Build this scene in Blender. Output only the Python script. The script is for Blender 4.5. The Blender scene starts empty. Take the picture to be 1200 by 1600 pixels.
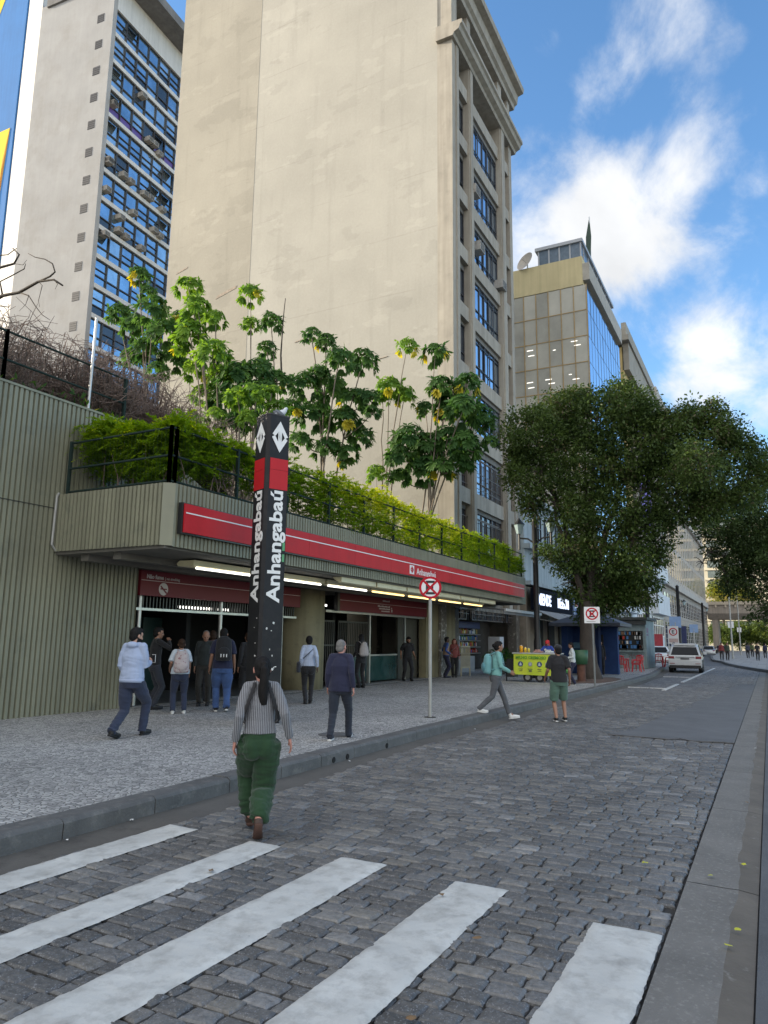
import bpy, bmesh, math, random
import numpy as np
from mathutils import Vector, Matrix, noise as mnoise

SC = bpy.context.scene
COL = SC.collection
rad = math.radians

# ------------------------------------------------------------------ camera
FPX, PITCH, YAW, ROLL = 1136.96, 0.173826, 0.482911, 0.0120076
CAM = np.array([0.0, 0.0, 1.8])
_cp, _sp, _cy, _sy = math.cos(PITCH), math.sin(PITCH), math.cos(YAW), math.sin(YAW)
FWD = np.array([_cp * _cy, _cp * _sy, _sp])
_r0 = np.array([_sy, -_cy, 0.0])
_u0 = np.cross(_r0, FWD)
RGT = _r0 * math.cos(ROLL) + _u0 * math.sin(ROLL)
UPV = -_r0 * math.sin(ROLL) + _u0 * math.cos(ROLL)
cd = bpy.data.cameras.new("camera")
cam = bpy.data.objects.new("camera", cd)
COL.objects.link(cam)
cd.sensor_fit = 'VERTICAL'
cd.sensor_height = 36.0
cd.sensor_width = 27.0
cd.lens = FPX / 1600.0 * 36.0
cd.clip_start = 0.05
cd.clip_end = 3000
_m = Matrix(((RGT[0], UPV[0], -FWD[0], 0), (RGT[1], UPV[1], -FWD[1], 0), (RGT[2], UPV[2], -FWD[2], CAM[2]), (0, 0, 0, 1)))
cam.matrix_world = _m
SC.camera = cam

# ------------------------------------------------------------------ sun, sky, exposure
SUN_DIR = Vector((-0.25, 0.93, 0.29)).normalized()
SUN_EL = math.asin(SUN_DIR.z)
sl = bpy.data.lights.new("sun", 'SUN')
sl.energy = 4.6
sl.angle = rad(0.5)
sl.color = (1.0, 0.87, 0.68)
so = bpy.data.objects.new("sun", sl)
COL.objects.link(so)
so.rotation_euler = SUN_DIR.to_track_quat('Z', 'Y').to_euler()

SC.view_settings.view_transform = 'Standard'
SC.view_settings.look = 'None'
SC.view_settings.gamma = 1.0
SC.view_settings.use_curve_mapping = False
SC.view_settings.exposure = 0.95

world = bpy.data.worlds.new("World")
SC.world = world
world.use_nodes = True


def ray_dir(x, y):
    d = FWD + RGT * ((x - 600) / FPX) + UPV * ((800 - y) / FPX)
    return d / np.linalg.norm(d)


def build_world():
    nt = world.node_tree
    N, L = nt.nodes, nt.links
    N.clear()

    def nd(t, **kw):
        n = N.new(t)
        for k, v in kw.items():
            setattr(n, k, v)
        return n

    def mth(op, a, b=None, c=None, clamp=False):
        n = nd('ShaderNodeMath', operation=op)
        n.use_clamp = clamp
        for i, v in enumerate((a, b, c)):
            if v is None:
                continue
            if isinstance(v, (int, float)):
                n.inputs[i].default_value = v
            else:
                L.new(v, n.inputs[i])
        return n.outputs[0]
    out = nd('ShaderNodeOutputWorld')
    bg = nd('ShaderNodeBackground')
    bg.inputs['Strength'].default_value = 0.10
    L.new(bg.outputs[0], out.inputs['Surface'])
    sky = nd('ShaderNodeTexSky', sky_type='NISHITA')
    sky.sun_disc = False
    sky.sun_elevation = SUN_EL
    sky.sun_rotation = math.atan2(SUN_DIR.x, SUN_DIR.y)
    sky.altitude = 700
    sky.air_density = 1.0
    sky.dust_density = 0.6
    sky.ozone_density = 1.6
    hs = nd('ShaderNodeHueSaturation')
    hs.inputs['Saturation'].default_value = 1.18
    hs.inputs['Value'].default_value = SKY_VALUE
    L.new(sky.outputs[0], hs.inputs['Color'])
    tc = nd('ShaderNodeTexCoord')
    vec = tc.outputs['Generated']
    sep = nd('ShaderNodeSeparateXYZ')
    L.new(vec, sep.inputs[0])
    zz = mth('ADD', mth('MAXIMUM', sep.outputs[2], 0.0), 0.22)
    comb = nd('ShaderNodeCombineXYZ')
    L.new(mth('DIVIDE', sep.outputs[0], zz), comb.inputs[0])
    L.new(mth('DIVIDE', sep.outputs[1], zz), comb.inputs[1])
    n1 = nd('ShaderNodeTexNoise')
    n1.inputs['Scale'].default_value = 3.1
    n1.inputs['Detail'].default_value = 9
    n1.inputs['Roughness'].default_value = 0.62
    n1.inputs['Distortion'].default_value = 0.25
    mp = nd('ShaderNodeMapping')
    mp.inputs['Location'].default_value = CLOUD_OFFSET
    mp.inputs['Rotation'].default_value = (0, 0, 0.6)
    mp.inputs['Scale'].default_value = (1.0, 1.7, 1.0)
    L.new(comb.outputs[0], mp.inputs[0])
    L.new(mp.outputs[0], n1.inputs['Vector'])
    # where the clouds gather
    bias = -0.13
    for px, py, r, w in ((850, 350, 0.10, 0.22), (930, 350, 0.08, 0.17), (1000, 300, 0.06, 0.15), (1095, 240, 0.035, 0.15), (960, 440, 0.06, 0.15), (1160, 545, 0.08, 0.17), (1060, 580, 0.06, 0.10), (1210, 600, 0.09, 0.12),
                         (1030, 30, 0.04, 0.14), (955, 120, 0.035, 0.12), (1120, 60, 0.03, 0.10), (850, 65, 0.02, 0.13), (1110, 340, 0.05, 0.08), (1195, 260, 0.03, 0.10), (790, 60, 0.06, -0.1)):
        d = ray_dir(px, py)
        dp = nd('ShaderNodeVectorMath', operation='DOT_PRODUCT')
        L.new(vec, dp.inputs[0])
        dp.inputs[1].default_value = d
        mr = nd('ShaderNodeMapRange', interpolation_type='SMOOTHSTEP')
        mr.inputs['From Min'].default_value = math.cos(r * 1.5)
        mr.inputs['From Max'].default_value = 1.0
        mr.inputs['To Max'].default_value = w
        L.new(dp.outputs['Value'], mr.inputs['Value'])
        bias = mth('ADD', mr.outputs[0], bias)
    # unseen cloud added behind the viewer to throw fill light on shaded walls
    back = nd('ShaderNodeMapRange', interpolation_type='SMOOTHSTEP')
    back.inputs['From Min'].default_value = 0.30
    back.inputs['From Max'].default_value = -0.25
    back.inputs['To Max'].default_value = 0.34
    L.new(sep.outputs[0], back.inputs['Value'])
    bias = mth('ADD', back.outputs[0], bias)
    dens = mth('ADD', n1.outputs['Fac'], bias)
    mr = nd('ShaderNodeMapRange', interpolation_type='SMOOTHSTEP')
    mr.inputs['From Min'].default_value = 0.40
    mr.inputs['From Max'].default_value = 0.80
    mr.inputs['To Max'].default_value = 0.97
    L.new(dens, mr.inputs['Value'])
    # cloud brightness: thick parts white, edges thinner; added fill cloud behind the viewer brighter
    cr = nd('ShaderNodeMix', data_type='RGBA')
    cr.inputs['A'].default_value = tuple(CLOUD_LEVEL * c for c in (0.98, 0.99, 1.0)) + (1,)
    cr.inputs['B'].default_value = tuple(BACK_FILL_LEVEL * c for c in (1.0, 0.985, 0.955)) + (1,)
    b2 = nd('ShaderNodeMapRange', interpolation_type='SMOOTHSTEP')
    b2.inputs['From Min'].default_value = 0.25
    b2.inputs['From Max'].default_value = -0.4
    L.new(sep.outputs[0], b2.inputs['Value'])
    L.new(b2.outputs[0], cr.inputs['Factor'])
    n2 = nd('ShaderNodeTexNoise')
    n2.inputs['Scale'].default_value = 3.0
    n2.inputs['Detail'].default_value = 6
    L.new(mp.outputs[0], n2.inputs['Vector'])
    shade = nd('ShaderNodeMapRange')
    shade.inputs['From Min'].default_value = 0.3
    shade.inputs['From Max'].default_value = 0.7
    shade.inputs['To Min'].default_value = 0.80
    shade.inputs['To Max'].default_value = 1.06
    L.new(n2.outputs['Fac'], shade.inputs['Value'])
    sc2 = nd('ShaderNodeVectorMath', operation='SCALE')
    L.new(cr.outputs['Result'], sc2.inputs[0])
    L.new(shade.outputs[0], sc2.inputs['Scale'])
    mix = nd('ShaderNodeMix', data_type='RGBA')
    L.new(mr.outputs[0], mix.inputs['Factor'])
    L.new(hs.outputs[0], mix.inputs['A'])
    L.new(sc2.outputs[0], mix.inputs['B'])
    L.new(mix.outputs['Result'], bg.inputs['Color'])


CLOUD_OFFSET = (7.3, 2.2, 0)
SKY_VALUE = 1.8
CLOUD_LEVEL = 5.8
BACK_FILL_LEVEL = 11.0
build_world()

# ------------------------------------------------------------------ placing: photo point -> place on a known plane
def ray(x, y):
    return FWD + RGT * ((x - 600) / FPX) + UPV * ((800 - y) / FPX)


def onZ(x, y, z):
    d = ray(x, y)
    return CAM + d * ((z - CAM[2]) / d[2])


def onY(x, y, Y):
    d = ray(x, y)
    return CAM + d * (Y / d[1])


def onX(x, y, X):
    d = ray(x, y)
    return CAM + d * (X / d[0])


PAVE = 0.18
rng = np.random.default_rng(7)
random.seed(7)


# ------------------------------------------------------------------ materials
MATS = {}


def new_mat(name):
    m = bpy.data.materials.new(name)
    m.use_nodes = True
    nt = m.node_tree
    nt.nodes.clear()
    o = nt.nodes.new('ShaderNodeOutputMaterial')
    b = nt.nodes.new('ShaderNodeBsdfPrincipled')
    nt.links.new(b.outputs[0], o.inputs[0])
    return m, nt, b


def c4(c):
    return (c[0], c[1], c[2], 1.0)


def pm(name, col, rough=0.7, var=0.12, scale=3.0, bump=0.0, bscale=40.0, metal=0.0, spec=0.5,
       streak=0.0, col2=None, c2lo=0.5, c2hi=0.7, c2scale=2.0, stretch=(1, 1, 1), coat=0.0, sheen=0.0, bdist=0.01):
    """painted / plaster / cloth: base colour broken by noise, optional second stain colour, streaks, bump"""
    if name in MATS:
        return MATS[name]
    m, nt, b = new_mat(name)
    N, L = nt.nodes, nt.links
    tc = N.new('ShaderNodeTexCoord')
    vec = tc.outputs['Object']
    if stretch != (1, 1, 1):
        mp = N.new('ShaderNodeMapping')
        mp.inputs['Scale'].default_value = stretch
        L.new(vec, mp.inputs[0])
        svec = mp.outputs[0]
    else:
        svec = vec
    nz = N.new('ShaderNodeTexNoise')
    nz.inputs['Scale'].default_value = scale
    nz.inputs['Detail'].default_value = 8
    nz.inputs['Roughness'].default_value = 0.62
    L.new(svec, nz.inputs['Vector'])
    mr = N.new('ShaderNodeMapRange')
    mr.inputs['From Min'].default_value = 0.25
    mr.inputs['From Max'].default_value = 0.75
    mr.inputs['To Min'].default_value = 1 - var
    mr.inputs['To Max'].default_value = 1 + var
    L.new(nz.outputs['Fac'], mr.inputs['Value'])
    sc = N.new('ShaderNodeVectorMath')
    sc.operation = 'SCALE'
    sc.inputs[0].default_value = col
    L.new(mr.outputs[0], sc.inputs['Scale'])
    cur = sc.outputs[0]
    if col2 is not None:
        n2 = N.new('ShaderNodeTexNoise')
        n2.inputs['Scale'].default_value = c2scale
        n2.inputs['Detail'].default_value = 10
        n2.inputs['Roughness'].default_value = 0.7
        L.new(svec, n2.inputs['Vector'])
        r2 = N.new('ShaderNodeMapRange')
        r2.inputs['From Min'].default_value = c2lo
        r2.inputs['From Max'].default_value = c2hi
        L.new(n2.outputs['Fac'], r2.inputs['Value'])
        mx = N.new('ShaderNodeMix')
        mx.data_type = 'RGBA'
        L.new(r2.outputs[0], mx.inputs['Factor'])
        L.new(cur, mx.inputs['A'])
        mx.inputs['B'].default_value = c4(col2)
        cur = mx.outputs['Result']
    if streak:
        mp = N.new('ShaderNodeMapping')
        mp.inputs['Scale'].default_value = (2.2, 2.2, 0.12)
        L.new(vec, mp.inputs[0])
        n3 = N.new('ShaderNodeTexNoise')
        n3.inputs['Scale'].default_value = 1.6
        n3.inputs['Detail'].default_value = 7
        L.new(mp.outputs[0], n3.inputs['Vector'])
        r3 = N.new('ShaderNodeMapRange')
        r3.inputs['From Min'].default_value = 0.35
        r3.inputs['From Max'].default_value = 0.72
        r3.inputs['To Min'].default_value = 1.0 + streak * 0.3
        r3.inputs['To Max'].default_value = 1.0 - streak
        L.new(n3.outputs['Fac'], r3.inputs['Value'])
        s3 = N.new('ShaderNodeVectorMath')
        s3.operation = 'SCALE'
        L.new(cur, s3.inputs[0])
        L.new(r3.outputs[0], s3.inputs['Scale'])
        cur = s3.outputs[0]
    L.new(cur, b.inputs['Base Color'])
    b.inputs['Roughness'].default_value = rough
    b.inputs['Metallic'].default_value = metal
    b.inputs['Specular IOR Level'].default_value = spec
    b.inputs['Coat Weight'].default_value = coat
    if sheen:
        b.inputs['Sheen Weight'].default_value = sheen
    if bump:
        nb = N.new('ShaderNodeTexNoise')
        nb.inputs['Scale'].default_value = bscale
        nb.inputs['Detail'].default_value = 6
        L.new(svec, nb.inputs['Vector'])
        bp = N.new('ShaderNodeBump')
        bp.inputs['Strength'].default_value = bump
        bp.inputs['Distance'].default_value = bdist
        L.new(nb.outputs['Fac'], bp.inputs['Height'])
        L.new(bp.outputs[0], b.inputs['Normal'])
    MATS[name] = m
    return m


def glass(name, col=(0.02, 0.03, 0.04), rough=0.04, var=0.4, scale=0.6, spec=0.9, metal=0.0, bump=0.0):
    """dark window glass that mirrors what stands opposite"""
    m = pm(name, col, rough=rough, var=var, scale=scale, spec=spec, metal=metal, bump=bump, bscale=0.8, bdist=0.03)
    return m


def emit(name, col, strength):
    if name in MATS:
        return MATS[name]
    m, nt, b = new_mat(name)
    b.inputs['Base Color'].default_value = c4(col)
    b.inputs['Emission Color'].default_value = c4(col)
    b.inputs['Emission Strength'].default_value = strength
    MATS[name] = m
    return m


def leaf_mat(name, c1, c2, c3=None, trans=0.35, rough=0.5):
    """leaves: colour varies leaf by leaf through the 'tint' attribute; light passes through"""
    if name in MATS:
        return MATS[name]
    m, nt, b = new_mat(name)
    N, L = nt.nodes, nt.links
    at = N.new('ShaderNodeAttribute')
    at.attribute_name = 'tint'
    cr = N.new('ShaderNodeValToRGB')
    cr.color_ramp.elements[0].color = c4(c1)
    cr.color_ramp.elements[1].color = c4(c2)
    if c3 is not None:
        cr.color_ramp.elements[1].position = 0.9
        e = cr.color_ramp.elements.new(1.0)
        e.color = c4(c3)
    L.new(at.outputs['Fac'], cr.inputs[0])
    L.new(cr.outputs[0], b.inputs['Base Color'])
    b.inputs['Roughness'].default_value = rough
    b.inputs['Specular IOR Level'].default_value = 0.25
    tr = N.new('ShaderNodeBsdfTranslucent')
    hs = N.new('ShaderNodeHueSaturation')
    hs.inputs['Hue'].default_value = 0.485
    hs.inputs['Saturation'].default_value = 1.1
    hs.inputs['Value'].default_value = 1.5
    L.new(cr.outputs[0], hs.inputs['Color'])
    L.new(hs.outputs[0], tr.inputs[0])
    mx = N.new('ShaderNodeMixShader')
    mx.inputs[0].default_value = trans
    out = [n for n in N if n.type == 'OUTPUT_MATERIAL'][0]
    L.new(b.outputs[0], mx.inputs[1])
    L.new(tr.outputs[0], mx.inputs[2])
    L.new(mx.outputs[0], out.inputs[0])
    MATS[name] = m
    return m


# ------------------------------------------------------------------ objects
def tag(o, label=None, cat=None, group=None, kind=None):
    if label:
        o['label'] = label
    if cat:
        o['category'] = cat
    if group:
        o['group'] = group
    if kind:
        o['kind'] = kind
    return o


def thing(name, label, cat, loc=(0, 0, 0), rz=0.0, group=None):
    o = bpy.data.objects.new(name, None)
    o.empty_display_size = 0.2
    COL.objects.link(o)
    o.location = [float(v) for v in loc]
    o.rotation_euler = (0, 0, rz)
    tag(o, label, cat, group)
    return o


def root_of(o):
    while o.parent:
        o = o.parent
    return o


def root_mat(o):
    r = root_of(o)
    return Matrix.Translation(r.location) @ r.rotation_euler.to_matrix().to_4x4()


class MB:
    """collects shapes; build() links them as ONE mesh object"""

    def __init__(s):
        s.v, s.f, s.m, s.sm = [], [], [], []
        s.cur, s.smooth = 0, False

    def add(s, verts, faces, mi=None):
        n = len(s.v)
        s.v.extend([tuple(float(c) for c in p) for p in verts])
        for f in faces:
            s.f.append([i + n for i in f])
            s.m.append(s.cur if mi is None else mi)
            s.sm.append(s.smooth)
        return s

    def box(s, x0, x1, y0, y1, z0, z1, mi=None):
        v = [(x0, y0, z0), (x1, y0, z0), (x1, y1, z0), (x0, y1, z0), (x0, y0, z1), (x1, y0, z1), (x1, y1, z1), (x0, y1, z1)]
        return s.add(v, [(0, 3, 2, 1), (4, 5, 6, 7), (0, 1, 5, 4), (1, 2, 6, 5), (2, 3, 7, 6), (3, 0, 4, 7)], mi)

    def bbox(s, x0, x1, y0, y1, z0, z1, b=0.02, mi=None):
        """box with chamfered edges"""
        bm = bmesh.new()
        vs = [bm.verts.new(p) for p in [(x0, y0, z0), (x1, y0, z0), (x1, y1, z0), (x0, y1, z0), (x0, y0, z1), (x1, y0, z1), (x1, y1, z1), (x0, y1, z1)]]
        for f in [(0, 3, 2, 1), (4, 5, 6, 7), (0, 1, 5, 4), (1, 2, 6, 5), (2, 3, 7, 6), (3, 0, 4, 7)]:
            bm.faces.new([vs[i] for i in f])
        bmesh.ops.bevel(bm, geom=bm.edges[:], offset=b, segments=2, profile=0.5, affect='EDGES')
        bm.verts.index_update()
        s.add([v.co[:] for v in bm.verts], [[v.index for v in f.verts] for f in bm.faces], mi)
        bm.free()
        return s

    def quad(s, a, b, c, d, mi=None):
        return s.add([a, b, c, d], [(0, 1, 2, 3)], mi)

    def prism(s, poly, axis, lo, hi, mi=None):
        """2-D outline extruded along an axis: 'x' (y,z), 'y' (x,z), 'z' (x,y)"""
        n = len(poly)

        def P(p, t):
            return {'x': (t, p[0], p[1]), 'y': (p[0], t, p[1]), 'z': (p[0], p[1], t)}[axis]
        v = [P(p, lo) for p in poly] + [P(p, hi) for p in poly]
        f = [tuple(range(n))[::-1], tuple(range(n, 2 * n))] + [(i, (i + 1) % n, n + (i + 1) % n, n + i) for i in range(n)]
        return s.add(v, f, mi)

    def tube(s, pts, r, n=8, caps=True, mi=None, ry=None, up=None):
        """tube through points; r one value or one per point; ry second radius (ellipse)"""
        pts = [Vector([float(c) for c in p]) for p in pts]
        k = len(pts)
        rs = r if isinstance(r, (list, tuple, np.ndarray)) else [r] * k
        rys = rs if ry is None else (ry if isinstance(ry, (list, tuple, np.ndarray)) else [ry] * k)
        vs, fs = [], []
        ref = None
        for i in range(k):
            t = (pts[min(i + 1, k - 1)] - pts[max(i - 1, 0)])
            if t.length < 1e-9:
                t = Vector((0, 0, 1))
            t.normalize()
            if up is not None:
                ref = Vector(up)
            elif ref is None:
                ref = Vector((0, 0, 1)) if abs(t.z) < 0.9 else Vector((1, 0, 0))
            a = (ref - t * ref.dot(t))
            if a.length < 1e-6:
                a = t.orthogonal()
            a.normalize()
            b = t.cross(a)
            if up is None:
                ref = a
            for j in range(n):
                th = 2 * math.pi * j / n
                vs.append(pts[i] + a * (math.cos(th) * rys[i]) + b * (math.sin(th) * rs[i]))
        for i in range(k - 1):
            for j in range(n):
                fs.append((i * n + j, i * n + (j + 1) % n, (i + 1) * n + (j + 1) % n, (i + 1) * n + j))
        if caps:
            fs.append(tuple(range(n))[::-1])
            fs.append(tuple((k - 1) * n + j for j in range(n)))
        return s.add(vs, fs, mi)

    def cyl(s, x, y, z0, z1, r, n=16, r2=None, mi=None):
        r2 = r if r2 is None else r2
        return s.tube([(x, y, z0), (x, y, z1)], [r, r2], n, mi=mi)

    def ell(s, c, r, n=12, m=8, mi=None, rot=None):
        vs, fs = [], []
        R = rot.to_matrix() if rot is not None else None
        for i in range(m + 1):
            ph = math.pi * i / m
            for j in range(n):
                th = 2 * math.pi * j / n
                p = Vector((r[0] * math.sin(ph) * math.cos(th), r[1] * math.sin(ph) * math.sin(th), r[2] * math.cos(ph)))
                if R is not None:
                    p = R @ p
                vs.append((p.x + c[0], p.y + c[1], p.z + c[2]))
        for i in range(m):
            for j in range(n):
                fs.append((i * n + j, (i + 1) * n + j, (i + 1) * n + (j + 1) % n, i * n + (j + 1) % n))
        return s.add(vs, fs, mi)

    def lathe(s, prof, c=(0, 0, 0), n=20, mi=None):
        vs, fs = [], []
        k = len(prof)
        for (r, z) in prof:
            for j in range(n):
                th = 2 * math.pi * j / n
                vs.append((c[0] + r * math.cos(th), c[1] + r * math.sin(th), c[2] + z))
        for i in range(k - 1):
            for j in range(n):
                fs.append((i * n + j, i * n + (j + 1) % n, (i + 1) * n + (j + 1) % n, (i + 1) * n + j))
        fs.append(tuple(range(n))[::-1])
        fs.append(tuple((k - 1) * n + j for j in range(n)))
        return s.add(vs, fs, mi)

    def build(s, name, mats, parent=None, local=False, smooth=None, mesh_only=False):
        """vertices are world coordinates unless local=True (then they are in the root thing's frame)"""
        me = bpy.data.meshes.new(name)
        v = s.v
        if parent is not None and not local:
            M = root_mat(parent).inverted()
            v = [M @ Vector(p) for p in v]
        me.from_pydata([tuple(p) for p in v], [], s.f)
        if not isinstance(mats, (list, tuple)):
            mats = [mats]
        for m in mats:
            me.materials.append(m)
        if len(mats) > 1:
            me.polygons.foreach_set('material_index', s.m)
        me.polygons.foreach_set('use_smooth', [smooth] * len(s.f) if smooth is not None else s.sm)
        me.update()
        o = bpy.data.objects.new(name, me)
        COL.objects.link(o)
        if parent is not None:
            o.parent = parent
        return o


def np_mesh(name, V, F, mats, parent=None, tint=None, smooth=False, local=False, midx=None):
    """big mesh from arrays; F is (n,4) or (n,3); tint one value per face -> attribute 'tint'"""
    V = np.asarray(V, dtype=np.float64)
    F = np.asarray(F, dtype=np.int32)
    if parent is not None and not local:
        M = np.array(root_mat(parent).inverted())
        V = V @ M[:3, :3].T + M[:3, 3]
    me = bpy.data.meshes.new(name)
    n, k = F.shape
    me.vertices.add(len(V))
    me.vertices.foreach_set('co', V.astype(np.float32).ravel())
    me.loops.add(n * k)
    me.loops.foreach_set('vertex_index', F.ravel())
    me.polygons.add(n)
    me.polygons.foreach_set('loop_start', np.arange(0, n * k, k, dtype=np.int32))
    me.polygons.foreach_set('loop_total', np.full(n, k, dtype=np.int32))
    if not isinstance(mats, (list, tuple)):
        mats = [mats]
    for m in mats:
        me.materials.append(m)
    if midx is not None:
        me.polygons.foreach_set('material_index', np.asarray(midx, dtype=np.int32))
    me.polygons.foreach_set('use_smooth', np.full(n, smooth))
    me.update(calc_edges=True)
    if tint is not None:
        a = me.attributes.new('tint', 'FLOAT', 'FACE')
        a.data.foreach_set('value', np.asarray(tint, dtype=np.float32))
    o = bpy.data.objects.new(name, me)
    COL.objects.link(o)
    if parent is not None:
        o.parent = parent
    return o


def copy_tree(o, parent=None):
    c = o.copy()
    COL.objects.link(c)
    if parent is not None:
        c.parent = parent
    for ch in [x for x in bpy.data.objects if x.parent == o]:
        copy_tree(ch, c)
    return c


def text_mesh(body, size, depth=0.004, bold=0.0, align='LEFT', spacing=1.0):
    """lettering as verts/faces in the x-y plane"""
    cu = bpy.data.curves.new('lettering', 'FONT')
    cu.body = body
    cu.size = size
    cu.extrude = depth / 2
    cu.offset = bold
    cu.align_x = align
    cu.align_y = 'BOTTOM_BASELINE'
    cu.space_character = spacing
    cu.resolution_u = 3
    o = bpy.data.objects.new('lettering', cu)
    COL.objects.link(o)
    dg = bpy.context.evaluated_depsgraph_get()
    me = bpy.data.meshes.new_from_object(o.evaluated_get(dg))
    V = [v.co.copy() for v in me.vertices]
    F = [list(p.vertices) for p in me.polygons]
    bpy.data.objects.remove(o)
    bpy.data.curves.remove(cu)
    bpy.data.meshes.remove(me)
    return V, F


def put_text(mb, body, size, origin, xdir, ydir, depth=0.006, bold=0.0, align='LEFT', mi=None, xscale=1.0, spacing=1.0):
    V, F = text_mesh(body, size, depth, bold, align, spacing)
    o, x, y = Vector([float(c) for c in origin]), Vector(xdir).normalized(), Vector(ydir).normalized()
    n = x.cross(y)
    mb.add([o + x * (v.x * xscale) + y * v.y + n * v.z for v in V], F, mi)
    return max((v.x for v in V), default=0) * xscale


def corrugate(mb, p0, p1, z0, z1, pitch=0.115, depth=0.03, normal=(0, -1), zt1=None, mi=None):
    """ribbed sheet from p0 to p1 (x,y) standing between z0 and z1; zt1 = top height at p1"""
    p0, p1 = np.array(p0, float), np.array(p1, float)
    L = np.linalg.norm(p1 - p0)
    d = (p1 - p0) / L
    nrm = np.array(normal, float)
    n = max(1, int(round(L / pitch)))
    pt = L / n
    prof = []
    for i in range(n):
        s0 = i * pt
        prof += [(s0, depth), (s0 + 0.60 * pt, depth), (s0 + 0.68 * pt, 0), (s0 + 0.92 * pt, 0)]
    prof.append((L, depth))
    zt1 = z1 if zt1 is None else zt1
    vs, fs = [], []
    for (s_, h) in prof:
        p = p0 + d * s_ + nrm * h
        vs.append((p[0], p[1], z0))
        vs.append((p[0], p[1], z1 + (zt1 - z1) * s_ / L))
    for i in range(len(prof) - 1):
        fs.append((2 * i, 2 * i + 2, 2 * i + 3, 2 * i + 1))
    mb.add(vs, fs, mi)

# ================================================================== THE SETTING: ground, road, pavements
def voronoi_paving(name, scale, cols, joint, jw=0.06, rough=0.75, bump=0.6, patch=0.25, patch_scale=0.5, rand=0.8):
    m, nt, b = new_mat(name)
    N, L = nt.nodes, nt.links
    tc = N.new('ShaderNodeTexCoord')
    v1 = N.new('ShaderNodeTexVoronoi')
    v1.voronoi_dimensions = '2D'
    v1.inputs['Scale'].default_value = scale
    v1.inputs['Randomness'].default_value = rand
    v2 = N.new('ShaderNodeTexVoronoi')
    v2.voronoi_dimensions = '2D'
    v2.feature = 'DISTANCE_TO_EDGE'
    v2.inputs['Scale'].default_value = scale
    v2.inputs['Randomness'].default_value = rand
    for v in (v1, v2):
        L.new(tc.outputs['Object'], v.inputs['Vector'])
    sep = N.new('ShaderNodeSeparateColor')
    L.new(v1.outputs['Color'], sep.inputs[0])
    cr = N.new('ShaderNodeValToRGB')
    cr.color_ramp.elements[0].color = c4(cols[0])
    cr.color_ramp.elements[0].position = 0.0
    cr.color_ramp.elements[1].color = c4(cols[-1])
    for i, c in enumerate(cols[1:-1]):
        e = cr.color_ramp.elements.new((i + 1) / (len(cols) - 1))
        e.color = c4(c)
    L.new(sep.outputs[0], cr.inputs[0])
    nz = N.new('ShaderNodeTexNoise')
    nz.inputs['Scale'].default_value = patch_scale
    nz.inputs['Detail'].default_value = 7
    nz.inputs['Roughness'].default_value = 0.65
    L.new(tc.outputs['Object'], nz.inputs['Vector'])
    mr = N.new('ShaderNodeMapRange')
    mr.inputs['From Min'].default_value = 0.3
    mr.inputs['From Max'].default_value = 0.7
    mr.inputs['To Min'].default_value = 1 - patch
    mr.inputs['To Max'].default_value = 1 + patch
    L.new(nz.outputs['Fac'], mr.inputs['Value'])
    sc = N.new('ShaderNodeVectorMath')
    sc.operation = 'SCALE'
    L.new(cr.outputs[0], sc.inputs[0])
    L.new(mr.outputs[0], sc.inputs['Scale'])
    jr = N.new('ShaderNodeMapRange')
    jr.inputs['From Min'].default_value = jw * 0.4
    jr.inputs['From Max'].default_value = jw
    L.new(v2.outputs['Distance'], jr.inputs['Value'])
    mx = N.new('ShaderNodeMix')
    mx.data_type = 'RGBA'
    L.new(jr.outputs[0], mx.inputs['Factor'])
    mx.inputs['A'].default_value = c4(joint)
    L.new(sc.outputs[0], mx.inputs['B'])
    L.new(mx.outputs['Result'], b.inputs['Base Color'])
    b.inputs['Roughness'].default_value = rough
    hr = N.new('ShaderNodeMapRange')
    hr.inputs['From Max'].default_value = jw * 2.2
    L.new(v2.outputs['Distance'], hr.inputs['Value'])
    ad = N.new('ShaderNodeMath')
    ad.operation = 'MULTIPLY_ADD'
    L.new(sep.outputs[1], ad.inputs[0])
    ad.inputs[1].default_value = 0.5
    L.new(hr.outputs[0], ad.inputs[2])
    bp = N.new('ShaderNodeBump')
    bp.inputs['Strength'].default_value = bump
    bp.inputs['Distance'].default_value = 0.008
    L.new(ad.outputs[0], bp.inputs['Height'])
    L.new(bp.outputs[0], b.inputs['Normal'])
    return m


M_asphalt = pm('asphalt', (0.085, 0.087, 0.092), rough=0.8, var=0.3, scale=1.2, bump=0.5, bscale=90, col2=(0.10, 0.10, 0.10), c2lo=0.55, c2hi=0.75, c2scale=30)
M_joint = pm('joint_dirt', (0.034, 0.032, 0.030), rough=0.95, var=0.4, scale=6, bump=0.5, bscale=60)
M_kerb = pm('kerb_granite', (0.095, 0.095, 0.094), rough=0.75, var=0.3, scale=2.5, bump=0.7, bscale=45, col2=(0.16, 0.155, 0.145), c2lo=0.52, c2hi=0.72, c2scale=9)
M_gutter = pm('gutter_concrete', (0.095, 0.088, 0.078), rough=0.9, var=0.3, scale=1.5, bump=0.4, bscale=50, col2=(0.055, 0.05, 0.045), c2lo=0.5, c2hi=0.7, c2scale=3)
M_mosaic = voronoi_paving('mosaic_paving', 17.0, [(0.20, 0.20, 0.195), (0.34, 0.335, 0.325), (0.40, 0.395, 0.38), (0.47, 0.46, 0.44)], (0.06, 0.058, 0.055), jw=0.10, patch=0.22, patch_scale=0.45, rand=0.75)
M_paint = pm('road_paint', (0.50, 0.50, 0.475), rough=0.65, var=0.16, scale=2.6, bump=0.5, bscale=22, col2=(0.24, 0.23, 0.21), c2lo=0.47, c2hi=0.80, c2scale=5.5, bdist=0.008)
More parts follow.
